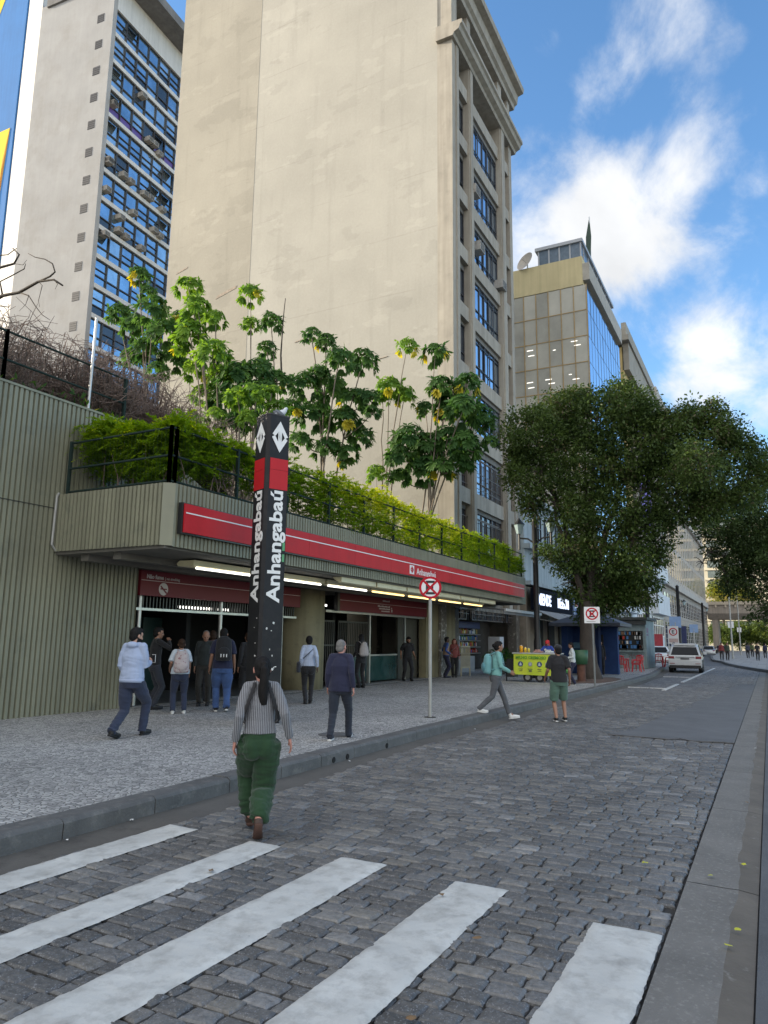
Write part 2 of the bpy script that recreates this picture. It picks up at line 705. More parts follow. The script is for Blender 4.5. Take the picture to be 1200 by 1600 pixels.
M_paint_old = pm('worn_paint', (0.5, 0.5, 0.49), rough=0.7, var=0.25, scale=6, col2=(0.10, 0.10, 0.10), c2lo=0.56, c2hi=0.62, c2scale=9)

# wide ground under everything
mb = MB()
mb.box(-150, 700, -400, 420, -0.6, -0.035)
tag(mb.build('ground', M_asphalt), kind='structure')

# smooth asphalt lane on the right of the concrete strip
mb = MB()
mb.quad((-8, -9, -0.006), (60, -9, -0.006), (60, 0.19, -0.006), (-8, 0.19, -0.006))
tag(mb.build('asphalt_lane', M_asphalt), kind='structure')

# concrete strip (drain channel) along the right edge of the setts
M_strip = pm('strip_concrete', (0.148, 0.140, 0.128), rough=0.8, var=0.28, scale=1.6, bump=0.6, bscale=80, col2=(0.25, 0.24, 0.22), c2lo=0.53, c2hi=0.70, c2scale=28)
M_dirtgut = pm('dirty_channel', (0.115, 0.10, 0.083), rough=0.9, var=0.3, scale=2, bump=0.4, bscale=40, col2=(0.2, 0.19, 0.17), c2lo=0.6, c2hi=0.7, c2scale=5)
mb = MB()
xs = -8.0
k = 0
while xs < 53:
    ln = 2.7 + 0.5 * random.random()
    mb.quad((xs, 0.40, 0.004), (xs + ln - 0.012, 0.40, 0.004), (xs + ln - 0.012, 0.69, 0.012), (xs, 0.69, 0.012), 0)
    # ragged dirty edge of the channel
    n = 14
    top, bot = [], []
    for i in range(n + 1):
        x = xs + (ln - 0.012) * i / n
        top.append((x, 0.345 + 0.055 * mnoise.noise((x * 1.7, 3.1, 0)) + 0.02 * mnoise.noise((x * 9, 1, 0)), 0.006))
        bot.append((x, 0.20, -0.012))
    for i in range(n):
        mb.quad(bot[i], bot[i + 1], top[i + 1], top[i], 1)
        mb.quad(top[i], top[i + 1], (top[i + 1][0], 0.40, 0.004), (top[i][0], 0.40, 0.004), 0)
    xs += ln
tag(mb.build('gutter_strip', [M_strip, M_dirtgut]), kind='structure')

# left kerb line (the pavement edge), bending left further up the street
KERB = [(-9.0, 5.68), (4, 5.70), (12, 5.80), (20, 5.76), (30, 5.62), (36, 5.50), (42, 5.60), (48, 6.05), (54, 6.5), (62, 7.1), (75, 8.0), (95, 9.0), (130, 10.3), (200, 11.5)]


def kerb_y(x):
    return float(np.interp(x, [p[0] for p in KERB], [p[1] for p in KERB]))


# granite setts, each a stone of its own shape
def cobbles():
    V, F, T = [], [], []
    base = np.array([(-1, -1), (-0.35, -1.04), (0.35, -1.04), (1, -1), (1.03, 0), (1, 1), (0.35, 1.04), (-0.35, 1.04), (-1, 1), (-1.03, 0)], float)
    nb = len(base)
    x = -3.2
    row = 0
    nv = 0
    while x < 66:
        dx = 0.128 + 0.020 * rng.random()
        y0 = 0.71
        y1 = kerb_y(x) - 0.36 + 0.06 * math.sin(x * 0.7)
        y = y0 + (0.0 if row % 2 else -0.02) - 0.11 * rng.random()
        while y < y1:
            ly = 0.165 + 0.075 * rng.random()
            a, b_ = max(y, y0), min(y + ly, y1)
            y += ly
            if b_ - a < 0.07:
                continue
            g = 0.0045 + 0.005 * rng.random()
            hx, hy = dx / 2 - g, (b_ - a) / 2 - g
            cx = x + dx / 2 + 0.012 * math.sin(a * 2.3 + x * 0.4) + 0.009 * (rng.random() - 0.5)
            cy = (a + b_) / 2
            out = base * (hx, hy)
            out = out + rng.normal(0, 0.0045, out.shape)
            th = rng.normal(0, 0.035)
            R = np.array([[math.cos(th), -math.sin(th)], [math.sin(th), math.cos(th)]])
            out = out @ R.T
            h = rng.normal(0, 0.0020) + 0.006 * mnoise.noise((cx * 0.8, cy * 0.8, 0))
            tx, ty = rng.normal(0, 0.021), rng.normal(0, 0.017)
            ins = out * (1 - 0.011 / max(hx, 0.03))
            ins2 = ins * 0.55
            z0 = np.full(nb, -0.034)
            z1 = h - 0.010 + out[:, 0] * tx + out[:, 1] * ty
            z2 = h + ins[:, 0] * tx + ins[:, 1] * ty + rng.normal(0, 0.0012, nb)
            z3 = h + 0.0035 + ins2[:, 0] * tx + ins2[:, 1] * ty + rng.normal(0, 0.0018, nb)
            for ring, z in ((out, z0), (out, z1), (ins, z2), (ins2, z3)):
                V.append(np.column_stack([ring[:, 0] + cx, ring[:, 1] + cy, z]))
            V.append(np.array([[cx, cy, h + 0.004]]))
            tv = rng.random()
            for r in range(3):
                for j in range(nb):
                    j2 = (j + 1) % nb
                    F.append((nv + r * nb + j, nv + r * nb + j2, nv + (r + 1) * nb + j2, nv + (r + 1) * nb + j))
                    T.append(tv)
            c = nv + 4 * nb
            for j in range(0, nb, 2):
                F.append((nv + 3 * nb + j, nv + 3 * nb + (j + 1) % nb, nv + 3 * nb + (j + 2) % nb, c))
                T.append(tv)
            nv += 4 * nb + 1
        x += dx
        row += 1
    return np.vstack(V), F, T


def sett_material():
    m, nt, b = new_mat('granite_setts')
    N, L = nt.nodes, nt.links
    at = N.new('ShaderNodeAttribute')
    at.attribute_name = 'tint'
    cr = N.new('ShaderNodeValToRGB')
    els = [(0.0, (0.078, 0.077, 0.075)), (0.45, (0.108, 0.107, 0.105)), (0.75, (0.134, 0.133, 0.131)), (0.92, (0.150, 0.142, 0.128)), (1.0, (0.20, 0.20, 0.20))]
    cr.color_ramp.elements[0].color = c4(els[0][1])
    cr.color_ramp.elements[1].color = c4(els[-1][1])
    for p, c in els[1:-1]:
        e = cr.color_ramp.elements.new(p)
        e.color = c4(c)
    L.new(at.outputs['Fac'], cr.inputs[0])
    tc = N.new('ShaderNodeTexCoord')
    nz = N.new('ShaderNodeTexNoise')
    nz.inputs['Scale'].default_value = 26
    nz.inputs['Detail'].default_value = 8
    nz.inputs['Roughness'].default_value = 0.7
    L.new(tc.outputs['Object'], nz.inputs['Vector'])
    mr = N.new('ShaderNodeMapRange')
    mr.inputs['From Min'].default_value = 0.3
    mr.inputs['From Max'].default_value = 0.7
    mr.inputs['To Min'].default_value = 0.62
    mr.inputs['To Max'].default_value = 1.40
    L.new(nz.outputs['Fac'], mr.inputs['Value'])
    n3 = N.new('ShaderNodeTexNoise')
    n3.inputs['Scale'].default_value = 0.8
    n3.inputs['Detail'].default_value = 6
    L.new(tc.outputs['Object'], n3.inputs['Vector'])
    m3 = N.new('ShaderNodeMapRange')
    m3.inputs['From Min'].default_value = 0.3
    m3.inputs['From Max'].default_value = 0.7
    m3.inputs['To Min'].default_value = 0.78
    m3.inputs['To Max'].default_value = 1.22
    L.new(n3.outputs['Fac'], m3.inputs['Value'])
    mm = N.new('ShaderNodeMath')
    mm.operation = 'MULTIPLY'
    L.new(mr.outputs[0], mm.inputs[0])
    L.new(m3.outputs[0], mm.inputs[1])
    sc = N.new('ShaderNodeVectorMath')
    sc.operation = 'SCALE'
    L.new(cr.outputs[0], sc.inputs[0])
    L.new(mm.outputs[0], sc.inputs['Scale'])
    # pale mineral specks
    vo = N.new('ShaderNodeTexVoronoi')
    vo.inputs['Scale'].default_value = 170
    L.new(tc.outputs['Object'], vo.inputs['Vector'])
    sp = N.new('ShaderNodeSeparateColor')
    L.new(vo.outputs['Color'], sp.inputs[0])
    gt = N.new('ShaderNodeMath')
    gt.operation = 'GREATER_THAN'
    gt.inputs[1].default_value = 0.93
    L.new(sp.outputs[0], gt.inputs[0])
    mx = N.new('ShaderNodeMix')
    mx.data_type = 'RGBA'
    L.new(gt.outputs[0], mx.inputs['Factor'])
    L.new(sc.outputs[0], mx.inputs['A'])
    mx.inputs['B'].default_value = (0.20, 0.20, 0.21, 1)
    L.new(mx.outputs['Result'], b.inputs['Base Color'])
    b.inputs['Roughness'].default_value = 0.52
    b.inputs['Specular IOR Level'].default_value = 0.5
    nb = N.new('ShaderNodeTexNoise')
    nb.inputs['Scale'].default_value = 55
    nb.inputs['Detail'].default_value = 7
    L.new(tc.outputs['Object'], nb.inputs['Vector'])
    bp = N.new('ShaderNodeBump')
    bp.inputs['Strength'].default_value = 0.75
    bp.inputs['Distance'].default_value = 0.006
    L.new(nb.outputs['Fac'], bp.inputs['Height'])
    L.new(bp.outputs[0], b.inputs['Normal'])
    return m


M_sett = sett_material()
V, F, T = cobbles()
road = np_mesh('road', V, F, M_sett, tint=T)
tag(road, kind='structure')
mb = MB()
mb.quad((-9, 0.19, -0.022), (66, 0.19, -0.022), (66, 9, -0.022), (-9, 9, -0.022))
tag(mb.build('road_bed', M_joint), kind='structure')
# asphalt further up the street
mb = MB()
mb.quad((66, -9, -0.004), (330, -9, -0.004), (330, 13, -0.004), (66, 12, -0.004))
tag(mb.build('road_asphalt', M_asphalt), kind='structure')
# concrete gutter between setts and left kerb
mb = MB()
xs = [(-9 + i * 0.35) for i in range(int(75 / 0.35))]
for a, b_ in zip(xs[:-1], xs[1:]):
    wa = 0.50 + 0.03 * mnoise.noise((a * 1.3, 0, 0))
    wb = 0.50 + 0.03 * mnoise.noise((b_ * 1.3, 0, 0))
    mb.quad((a, kerb_y(a) - wa, -0.012), (b_, kerb_y(b_) - wb, -0.012), (b_, kerb_y(b_) + 0.02, 0.016), (a, kerb_y(a) + 0.02, 0.016))
tag(mb.build('gutter', M_gutter), kind='structure')

# asphalt repair over the setts
mb = MB()
n = 40
pts = []
top = [(15.2 + 0.25 * mnoise.noise((i * 0.9, 5, 0)), 0.70 + 2.25 * i / 12) for i in range(13)]
right = [(15.2 + 22 * i / 20, 2.75 + 0.22 * mnoise.noise((i * 0.5, 8, 0)) - 1.5 * i / 20) for i in range(1, 21)]
end = [(37.4, 1.0), (37.0, 0.70)]
poly = top + right + end
mb.prism(poly, 'z', 0.010, 0.024)
M_patch = pm('asphalt_repair', (0.112, 0.113, 0.116), rough=0.75, var=0.25, scale=1.4, bump=0.5, bscale=70, col2=(0.125, 0.126, 0.13), c2lo=0.5, c2hi=0.7, c2scale=18)
tag(mb.build('asphalt_patch', M_patch), kind='structure')

# kerb of granite blocks
mb = MB()
x = -9.0
while x < 120:
    ln = 0.95 + 0.25 * random.random() if x < 60 else 4.0
    xa, xb = x, x + ln - 0.012
    ya, yb = kerb_y(xa), kerb_y(xb)
    j = random.uniform(-0.006, 0.006)
    zt = PAVE + 0.006 + j
    out = []
    n = 6 if x < 25 else 2
    prof = lambda: [(-0.01, -0.05), (-0.012, zt - 0.035), (0.004, zt - 0.014), (0.03, zt), (0.26, zt), (0.26, -0.05)]
    vs = []
    for i in range(n + 1):
        t = i / n
        xx, yy = xa + (xb - xa) * t, ya + (yb - ya) * t
        for q, (dy, z) in enumerate(prof()):
            w = 0.007 * mnoise.noise((xx * 3, q * 2.0, 0.5)) if 0 < q < 4 else 0
            vs.append((xx, yy + dy + w, z + w * 0.6))
    fs = []
    for i in range(n):
        for q in range(5):
            fs.append((i * 6 + q, i * 6 + q + 1, (i + 1) * 6 + q + 1, (i + 1) * 6 + q))
    fs.append((0, 1, 2, 3, 4, 5))
    fs.append(tuple(n * 6 + q for q in (5, 4, 3, 2, 1, 0)))
    mb.add(vs, [f[::-1] for f in fs], 0)
    x += ln
M_hole = pm('drain_hole_shade', (0.006, 0.006, 0.006), rough=0.9, var=0.1)  # solid black discs stand in for the shaded depth of the drain holes
for px, py in ((519, 1187), (541, 1182), (604, 1165)):
    p = onY(px, py, 5.78)
    mb.tube([(p[0], kerb_y(p[0]) - 0.022, p[2]), (p[0], kerb_y(p[0]) + 0.1, p[2])], 0.042, 14, mi=1)
tag(mb.build('kerb', [M_kerb, M_hole]), kind='structure')

# left pavement of mosaic stone
mb = MB()
xs = [-9, 4, 12, 20, 30, 36, 42, 48, 54, 62, 75, 95, 130, 200]
for a, b_ in zip(xs[:-1], xs[1:]):
    mb.quad((a, kerb_y(a) + 0.25, PAVE), (b_, kerb_y(b_) + 0.25, PAVE), (b_, 24, PAVE), (a, 24, PAVE))
tag(mb.build('pavement', M_mosaic), kind='structure')
# bare earth round the street tree
M_earth = pm('earth', (0.10, 0.062, 0.045), rough=0.95, var=0.35, scale=3, bump=0.8, bscale=25, col2=(0.06, 0.045, 0.035), c2scale=5)
mb = MB()
pts = []
for i in range(36):
    a = 2 * math.pi * i / 36
    r = 1 + 0.16 * mnoise.noise((math.cos(a) * 2, math.sin(a) * 2, 1))
    pts.append((33.0 + 3.1 * r * math.cos(a), 6.75 + 0.82 * r * math.sin(a)))
vs = [(33.0, 6.75, PAVE + 0.10)] + [(p[0] * 0.5 + 16.5, p[1] * 0.5 + 3.375, PAVE + 0.07) for p in pts] + [(p[0], p[1], PAVE + 0.006) for p in pts]
fs = [(0, 1 + i, 1 + (i + 1) % 36) for i in range(36)] + [(1 + i, 37 + i, 37 + (i + 1) % 36, 1 + (i + 1) % 36) for i in range(36)]
mb.smooth = True
mb.add(vs, fs)
tag(mb.build('earth_bed', M_earth), kind='structure')

# right pavement further up, with its rounded corner
M_walk = voronoi_paving('pale_paving', 1.6, [(0.21, 0.205, 0.20), (0.25, 0.245, 0.24), (0.29, 0.285, 0.275)], (0.12, 0.115, 0.11), jw=0.02, bump=0.2, patch=0.15, rand=0.1)
rk = [(46, -2.2), (50, -0.9), (53.6, 0.2), (58, 1.25), (63, 2.3), (68, 3.1), (72, 3.62), (75, 3.95), (78, 4.25), (80.5, 4.75), (83, 5.25), (90, 5.9), (110, 7.2), (140, 8.3), (200, 9.2)]
mb = MB()
poly = rk + [(200, -60), (46, -60)]
mb.prism([(a, b_) for a, b_ in poly], 'z', -0.03, PAVE - 0.004)
tag(mb.build('right_pavement', M_walk), kind='structure')
mb = MB()
for (xa, ya), (xb, yb) in zip(rk[:-1], rk[1:]):
    d = Vector((xb - xa, yb - ya, 0)).normalized()
    nrm = Vector((-d.y, d.x, 0)) * 0.02
    inn = Vector((d.y, -d.x, 0)) * 0.22
    A, B = Vector((xa, ya, 0)), Vector((xb, yb, 0))
    vs = [A + nrm + Vector((0, 0, -0.03)), B + nrm + Vector((0, 0, -0.03)), B + nrm + Vector((0, 0, PAVE)), A + nrm + Vector((0, 0, PAVE)), B + inn + Vector((0, 0, PAVE + .004)), A + inn + Vector((0, 0, PAVE + .004))]
    mb.add(vs, [(0, 1, 2, 3), (3, 2, 4, 5)])
tag(mb.build('right_kerb', M_kerb), kind='structure')

# zebra crossing: five worn bars of thick paint that follow the stones
def stripe(yc, w, x0, x1, skew=0.0):
    nx, ny = 150, 12
    vs, fs = [], []
    for i in range(nx + 1):
        x = x0 + (x1 - x0) * i / nx
        ea = yc - w / 2 + 0.010 * mnoise.noise((x * 2.2, yc * 7, 0)) + 0.008 * mnoise.noise((x * 9, yc * 3, 2)) + 0.006 * mnoise.noise((x * 30, yc, 2))
        eb = yc + w / 2 + 0.010 * mnoise.noise((x * 2.2, yc * 7 + 50, 0)) + 0.008 * mnoise.noise((x * 9, yc * 3 + 9, 4)) + 0.006 * mnoise.noise((x * 30, yc, 7))
        for j in range(ny + 1):
            t = j / ny
            y = ea + (eb - ea) * t
            xx = x + skew * (t - 0.5) + (0.02 * mnoise.noise((y * 8, 3, 0)) if i in (0, nx) else 0)
            z = 0.015 + 0.004 * mnoise.noise((xx * 7, y * 5.5, 0.3)) + 0.003 * mnoise.noise((xx * 14, y * 12, 0.3))
            if j in (0, ny) or i in (0, nx):
                z = 0.004
            vs.append((xx, y, z))
    for i in range(nx):
        for j in range(ny):
            a = i * (ny + 1) + j
            fs.append((a, a + ny + 1, a + ny + 2, a + 1))
    m = MB()
    m.smooth = True
    m.add(vs, [f[::-1] for f in fs])
    return m


for yc, w, x1, x0 in ((5.12, 0.36, 5.69, 1.2), (4.09, 0.35, 5.62, 1.2), (3.09, 0.44, 5.61, 1.2), (2.03, 0.42, 5.51, 1.2), (0.93, 0.43, 5.19, 1.2)):
    tag(stripe(yc, w, x0, x1, 0.0).build('crossing_bar', M_paint), kind='structure')
# parking bay lines
mb = MB()
for a, b_, w in (((30.5, 3.75), (60, 3.78), 0.14),):
    n = 30
    for i in range(n):
        if i in (5, 6):
            continue
        x0, x1 = a[0] + (b_[0] - a[0]) * i / n, a[0] + (b_[0] - a[0]) * (i + 1) / n
        mb.box(x0, x1, a[1] - w / 2, a[1] + w / 2, 0.003, 0.027)
mb.box(31.6, 31.78, 3.7, 5.25, 0.003, 0.026)
mb.box(42.8, 42.98, 3.85, 5.25, 0.003, 0.026)
tag(mb.build('parking_lines', M_paint_old), kind='structure')

# ================================================================== METRO STATION
M_corr = pm('ribbed_metal', (0.215, 0.213, 0.150), rough=0.55, var=0.12, scale=0.8, streak=0.18, bump=0.12, bscale=4, col2=(0.13, 0.135, 0.105), c2lo=0.56, c2hi=0.75, c2scale=1.2, bdist=0.02)
M_soffit = pm('soffit', (0.14, 0.13, 0.11), rough=0.75, var=0.2, scale=1.0, streak=0.1)
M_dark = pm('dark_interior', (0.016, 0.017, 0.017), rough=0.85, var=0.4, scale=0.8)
M_conc = pm('yellowed_concrete', (0.215, 0.19, 0.11), rough=0.8, var=0.2, scale=1.2, streak=0.3, bump=0.3, bscale=12, col2=(0.12, 0.105, 0.07), c2lo=0.55, c2hi=0.75, c2scale=2.5)
M_tile = pm('interior_floor', (0.09, 0.09, 0.088), rough=0.5, var=0.2, scale=1)
M_steel = pm('brushed_steel', (0.42, 0.42, 0.40), rough=0.35, var=0.15, scale=6, metal=0.8)
M_wht = pm('sign_white', (0.75, 0.75, 0.73), rough=0.5, var=0.06, scale=4)
M_red = pm('enamel_red', (0.46, 0.014, 0.020), spec=0.25, rough=0.5, var=0.10, scale=0.9, col2=(0.34, 0.02, 0.022), c2lo=0.52, c2hi=0.8, c2scale=1.5, streak=0.08)
M_maroon = pm('enamel_maroon', (0.13, 0.010, 0.018), spec=0.25, rough=0.45, var=0.1, scale=1.0)
M_blk = pm('enamel_black', (0.012, 0.012, 0.013), rough=0.35, var=0.2, scale=3)
M_tube = emit('fluorescent_white', (1.0, 0.97, 0.9), 1.6)
M_tube_warm = emit('fluorescent_warm', (1.0, 0.74, 0.30), 1.25)
M_reflect = pm('lamp_reflector', (0.62, 0.56, 0.36), rough=0.4, var=0.12, scale=2)

YW = 13.4      # plane of the station wall
YC = 10.2      # plane of the canopy's front
st = thing('metro_station', 'low metro station with ribbed olive metal wall and deep canopy over dark entrances', 'station', (10.4, YW, 0))
m = MB()
corrugate(m, (-8, YW), (12.78, YW), 0.0, 6.85, pitch=0.118, depth=-0.05, normal=(0, 1))
m.build('wall', M_corr, st)
m = MB()
corrugate(m, (12.6, YW + 0.03), (15.6, YW + 0.03), 4.3, 6.80, pitch=0.118, depth=-0.05, normal=(0, 1), zt1=5.5)
m.box(-8, 12.78, YW + 0.035, YW + 0.3, 0, 6.84)
m.build('wall', M_corr, st)
m = MB()
m.box(-8, 12.74, YW - 0.07, YW + 0.34, 6.85, 6.90)
m.build('coping', M_corr, st)
m = MB()
m.tube([(10.36, YW - 0.07, 4.82), (10.30, YW - 0.09, 4.74), (10.28, YW - 0.09, 3.7), (10.36, YW - 0.12, 3.58), (13.5, YW - 0.3, 3.50)], 0.028, 8)
m.build('conduit', pm('galvanised', (0.32, 0.32, 0.30), rough=0.5, var=0.2, metal=0.3), st)
# two horizontal seams of the cladding
m = MB()
m.box(-8, 10.33, YW - 0.058, YW - 0.046, 4.475, 4.495)
m.build('seam', pm('seam_dark', (0.03, 0.03, 0.025), rough=0.9), st)
# canopy: ribbed parapet, soffit, deck
m = MB()
corrugate(m, (10.4, YW - 0.001), (10.4, YC + 0.12), 3.56, 4.79, pitch=0.115, depth=0.05, normal=(-1, 0))
corrugate(m, (10.52, YC), (34.0, YC), 3.54, 4.79, pitch=0.115, depth=0.05, normal=(0, -1))
m.quad((10.35, YC + 0.12, 3.56), (10.52, YC - 0.05, 3.55), (10.52, YC - 0.05, 4.79), (10.35, YC + 0.12, 4.79))
m.quad((34.0, YC, 3.54), (34.0, YW, 3.54), (34.0, YW, 4.79), (34.0, YC, 4.79))
m.build('parapet', M_corr, st)
m = MB()
m.box(10.43, 33.97, YC + 0.06, YW + 6, 3.50, 3.58)
m.box(10.43, 33.97, YC + 0.04, YC + 0.30, 4.70, 4.80)
m.box(10.43, 10.70, YC + 0.30, YW - 0.03, 4.70, 4.80)
for yy in (11.6, 12.55):
    m.box(10.6, 33.9, yy, yy + 0.22, 3.36, 3.502)
m.build('soffit', M_soffit, st)
# piers, walls and the dark hall behind
m = MB()
m.lathe([(0.86, 0.1), (0.86, 3.5)], (20.55, YW + 0.55, 0), 36)
m.build('round_pillar', M_conc, st, smooth=True)
m = MB()
m.box(29.6, 33.0, YW - 0.04, YW + 0.3, 0.1, 3.5)
m.build('pier', M_conc, st)
m = MB()
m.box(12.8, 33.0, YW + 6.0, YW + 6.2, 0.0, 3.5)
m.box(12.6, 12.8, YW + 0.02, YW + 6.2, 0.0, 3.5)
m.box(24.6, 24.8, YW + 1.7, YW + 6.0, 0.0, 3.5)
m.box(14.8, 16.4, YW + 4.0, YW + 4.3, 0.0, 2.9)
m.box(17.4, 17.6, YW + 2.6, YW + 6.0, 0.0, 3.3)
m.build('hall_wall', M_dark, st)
m = MB()
m.box(12.8, 33.0, YW + 0.0, YW + 6.0, 0.10, PAVE + 0.012)
m.build('hall_floor', M_tile, st)
M_greendark = pm('dark_green_panel', (0.02, 0.045, 0.042), rough=0.3, var=0.15)
m = MB()
m.box(16.6, 17.6, YW + 3.6, YW + 3.9, 0.19, 2.4)
m.build('hall_panel', M_greendark, st)
# slim grey posts and transoms of the entrance screen
for x in (13.05, 16.05, 18.95):
    m = MB()
    m.cyl(x, YW + 0.12, PAVE, 2.80, 0.055, 12)
    m.build('post', M_steel, st)
m = MB()
m.box(12.82, 19.7, YW + 0.07, YW + 0.17, 2.44, 2.50)
m.build('transom', M_steel, st)
m = MB()
for i in range(60):
    m.box(12.9 + i * 0.113, 12.93 + i * 0.113, YW + 0.10, YW + 0.14, 2.50, 2.80)
m.build('grille', M_blk, st)
# the strip of ceiling lights seen inside the hall
for xa, xb in ((14.6, 16.0), (16.2, 16.7)):
    m = MB()
    n = int((xb - xa) / 0.12)
    for i in range(n):
        m.box(xa + i * 0.12, xa + i * 0.12 + 0.08, YW + 0.30, YW + 0.36, 2.555, 2.62)
    m.build('hall_light', M_tube, st)
# second entrance: barred gates, glass screen with steel rail
for xa, xb in ((21.7, 24.4), (24.7, 27.2)):
    m = MB()
    for i in range(int((xb - xa) / 0.14) + 1):
        m.box(xa + i * 0.14, xa + i * 0.14 + 0.03, YW + 1.5, YW + 1.53, PAVE, 2.45)
    m.box(xa, xb, YW + 1.49, YW + 1.54, 2.45, 2.52)
    m.box(xa, xb, YW + 1.49, YW + 1.54, 1.55, 1.60)
    m.build('barred_gate', pm('gate_paint', (0.10, 0.10, 0.085), rough=0.5, var=0.2), st)
m = MB()
m.box(21.4, 29.6, YW + 0.02, YW + 0.12, 2.72, 2.80)
m.build('transom', M_steel, st)
for x in (24.55, 27.6):
    m = MB()
    m.box(x, x + 0.10, YW + 0.03, YW + 0.13, PAVE, 2.72)
    m.build('post', M_steel, st)
m = MB()
m.box(27.7, 29.6, YW + 0.4, YW + 0.5, PAVE, 2.72)
m.build('side_panel', pm('olive_panel', (0.055, 0.052, 0.038), rough=0.6, var=0.15), st)
m = MB()
m.box(22.3, 27.3, YW + 0.22, YW + 0.28, 1.18, 1.24)
m.build('handrail', M_steel, st)
m = MB()
m.box(22.3, 27.3, YW + 0.24, YW + 0.26, PAVE + 0.06, 1.17)
m.build('glass_screen', pm('green_glass', (0.02, 0.055, 0.05), rough=0.12, var=0.2), st)
m = MB()
m.box(21.5, 21.9, YW + 0.3, YW + 0.36, 2.93, 3.0)
m.build('hall_light', M_tube, st)
# threshold strip across the pavement before the entrances
m = MB()
m.prism([(13.2, 12.75), (33.5, 12.9), (33.5, 12.98), (13.2, 12.83)], 'z', PAVE - 0.05, PAVE + 0.005)
tag(m.build('paving_strip', pm('dark_strip', (0.06, 0.06, 0.062), rough=0.8)), kind='structure')

# fluorescent fixtures under the canopy, hung end to end
xs = [12.0, 14.75, 17.45, 20.1, 22.75, 25.4, 28.0, 30.5]
for i, (a, b_) in enumerate(zip(xs[:-1], xs[1:])):
    warm = i in (3, 4, 5, 6)
    lab = ['white fluorescent fixture nearest the ribbed wall under the canopy', 'white fluorescent fixture behind the black metro totem', 'white fluorescent fixture just right of the black totem',
           'warm yellow fluorescent fixture over the round concrete pillar', 'warm yellow fluorescent fixture at the left end of the second maroon sign',
           'warm yellow fluorescent fixture left of the round no-stopping sign', 'warm yellow fluorescent fixture next to the grey awning'][i]
    fx = thing('ceiling_light', lab, 'light', ((a + b_) / 2, 11.1, 3.3), group='fluorescent fixtures under the station canopy')
    m = MB()
    m.prism([(10.98, 3.34), (11.42, 3.34), (11.46, 3.40), (11.38, 3.46), (10.95, 3.46)], 'x', a + 0.05, b_ - 0.05)
    m.build('housing', M_reflect, fx)
    m = MB()
    m.tube([(a + 0.2, 11.02, 3.30), (b_ - 0.2, 11.02, 3.30)], 0.027, 10)
    m.build('tube', M_tube_warm if warm else M_tube, fx)
    for xx in (a + 0.4, b_ - 0.4):
        m = MB()
        m.tube([(xx, 11.2, 3.46), (xx, 11.2, 3.52)], 0.02, 6)
        m.build('hanger', M_blk, fx)
# tilted reflector panels above them along the front
xs = [17.2, 19.3, 21.4, 23.7, 26.1, 28.2, 30.2]
for i, (a, b_) in enumerate(zip(xs[:-1], xs[1:])):
    lab = ['reflector panel with grey face above the round pillar', 'yellow reflector panel above the second gate', 'yellow reflector panel left of the round sign',
           'reflector panel behind the round no-stopping sign', 'yellow reflector panel right of the round sign', 'yellow reflector panel at the awning end of the canopy'][i]
    m = MB()
    m.prism([(10.34, 3.36), (10.40, 3.33), (10.62, 3.47), (10.60, 3.50), (10.34, 3.50)], 'x', a + 0.05, b_ - 0.05)
    tag(m.build('reflector_panel', M_reflect), lab, 'light', 'reflector panels inside the canopy front')

# long red fascia sign
fs_ = thing('fascia_sign', 'long red enamel sign with a thin white line along the canopy front', 'sign', (22, YC - 0.15, 4.1))
m = MB()
m.box(10.62, 33.4, YC - 0.16, YC - 0.055, 3.80, 4.42)
m.build('backing', M_blk, fs_)
xj = [10.66, 12.9, 15.1, 17.4, 19.6, 21.9, 24.2, 26.5, 28.8, 31.1, 33.38]
for a, b_ in zip(xj[:-1], xj[1:]):
    m = MB()
    m.box(a + 0.004, b_ - 0.004, YC - 0.19, YC - 0.162, 3.83, 4.40)
    m.build('panel', M_red, fs_)
m = MB()
m.box(10.70, 33.36, YC - 0.196, YC - 0.188, 4.208, 4.232)
m.build('white_line', M_wht, fs_)
m = MB()
put_text(m, 'Anhangabaú', 0.30, (21.42, YC - 0.196, 3.905), (1, 0, 0), (0, 0, 1), 0.008, 0.002, spacing=1.06)
m.build('lettering', M_wht, fs_)
m = MB()
m.box(20.90, 21.22, YC - 0.200, YC - 0.188, 3.885, 4.165)
m.build('emblem_plate', M_wht, fs_)


def metro_emblem(mb, o, xd, zd, w, h, mi_w, mi_b=None):
    """diamond of two interlocked arrows, one up, one down"""
    xd, zd = Vector(xd), Vector(zd)
    o = Vector([float(c) for c in o])

    def P(a, b_):
        return o + xd * (a * w) + zd * (b_ * h)
    n = xd.cross(zd) * 0.006
    # up arrow: head and shaft on the right of centre; down arrow mirrored
    up = [(0, 1.0), (0.98, 0.06), (0.62, -0.06), (0.22, 0.34), (0.22, -0.42), (-0.14, -0.02), (-0.14, 0.36), (-0.62, 0.0), (-0.92, 0.14)]
    dn = [(-a, -b_) for a, b_ in up]
    for poly in (up, dn):
        vs = [P(*p) for p in poly]
        k = len(vs)
        mb.add(vs + [v + n for v in vs], [tuple(range(k, 2 * k)), tuple(range(k))[::-1]] + [(i, (i + 1) % k, k + (i + 1) % k, k + i) for i in range(k)], mi_w)


m = MB()
metro_emblem(m, (21.06, YC - 0.202, 4.025), (1, 0, 0), (0, 0, 1), 0.12, 0.115, 0)
m.build('emblem', M_red, fs_)

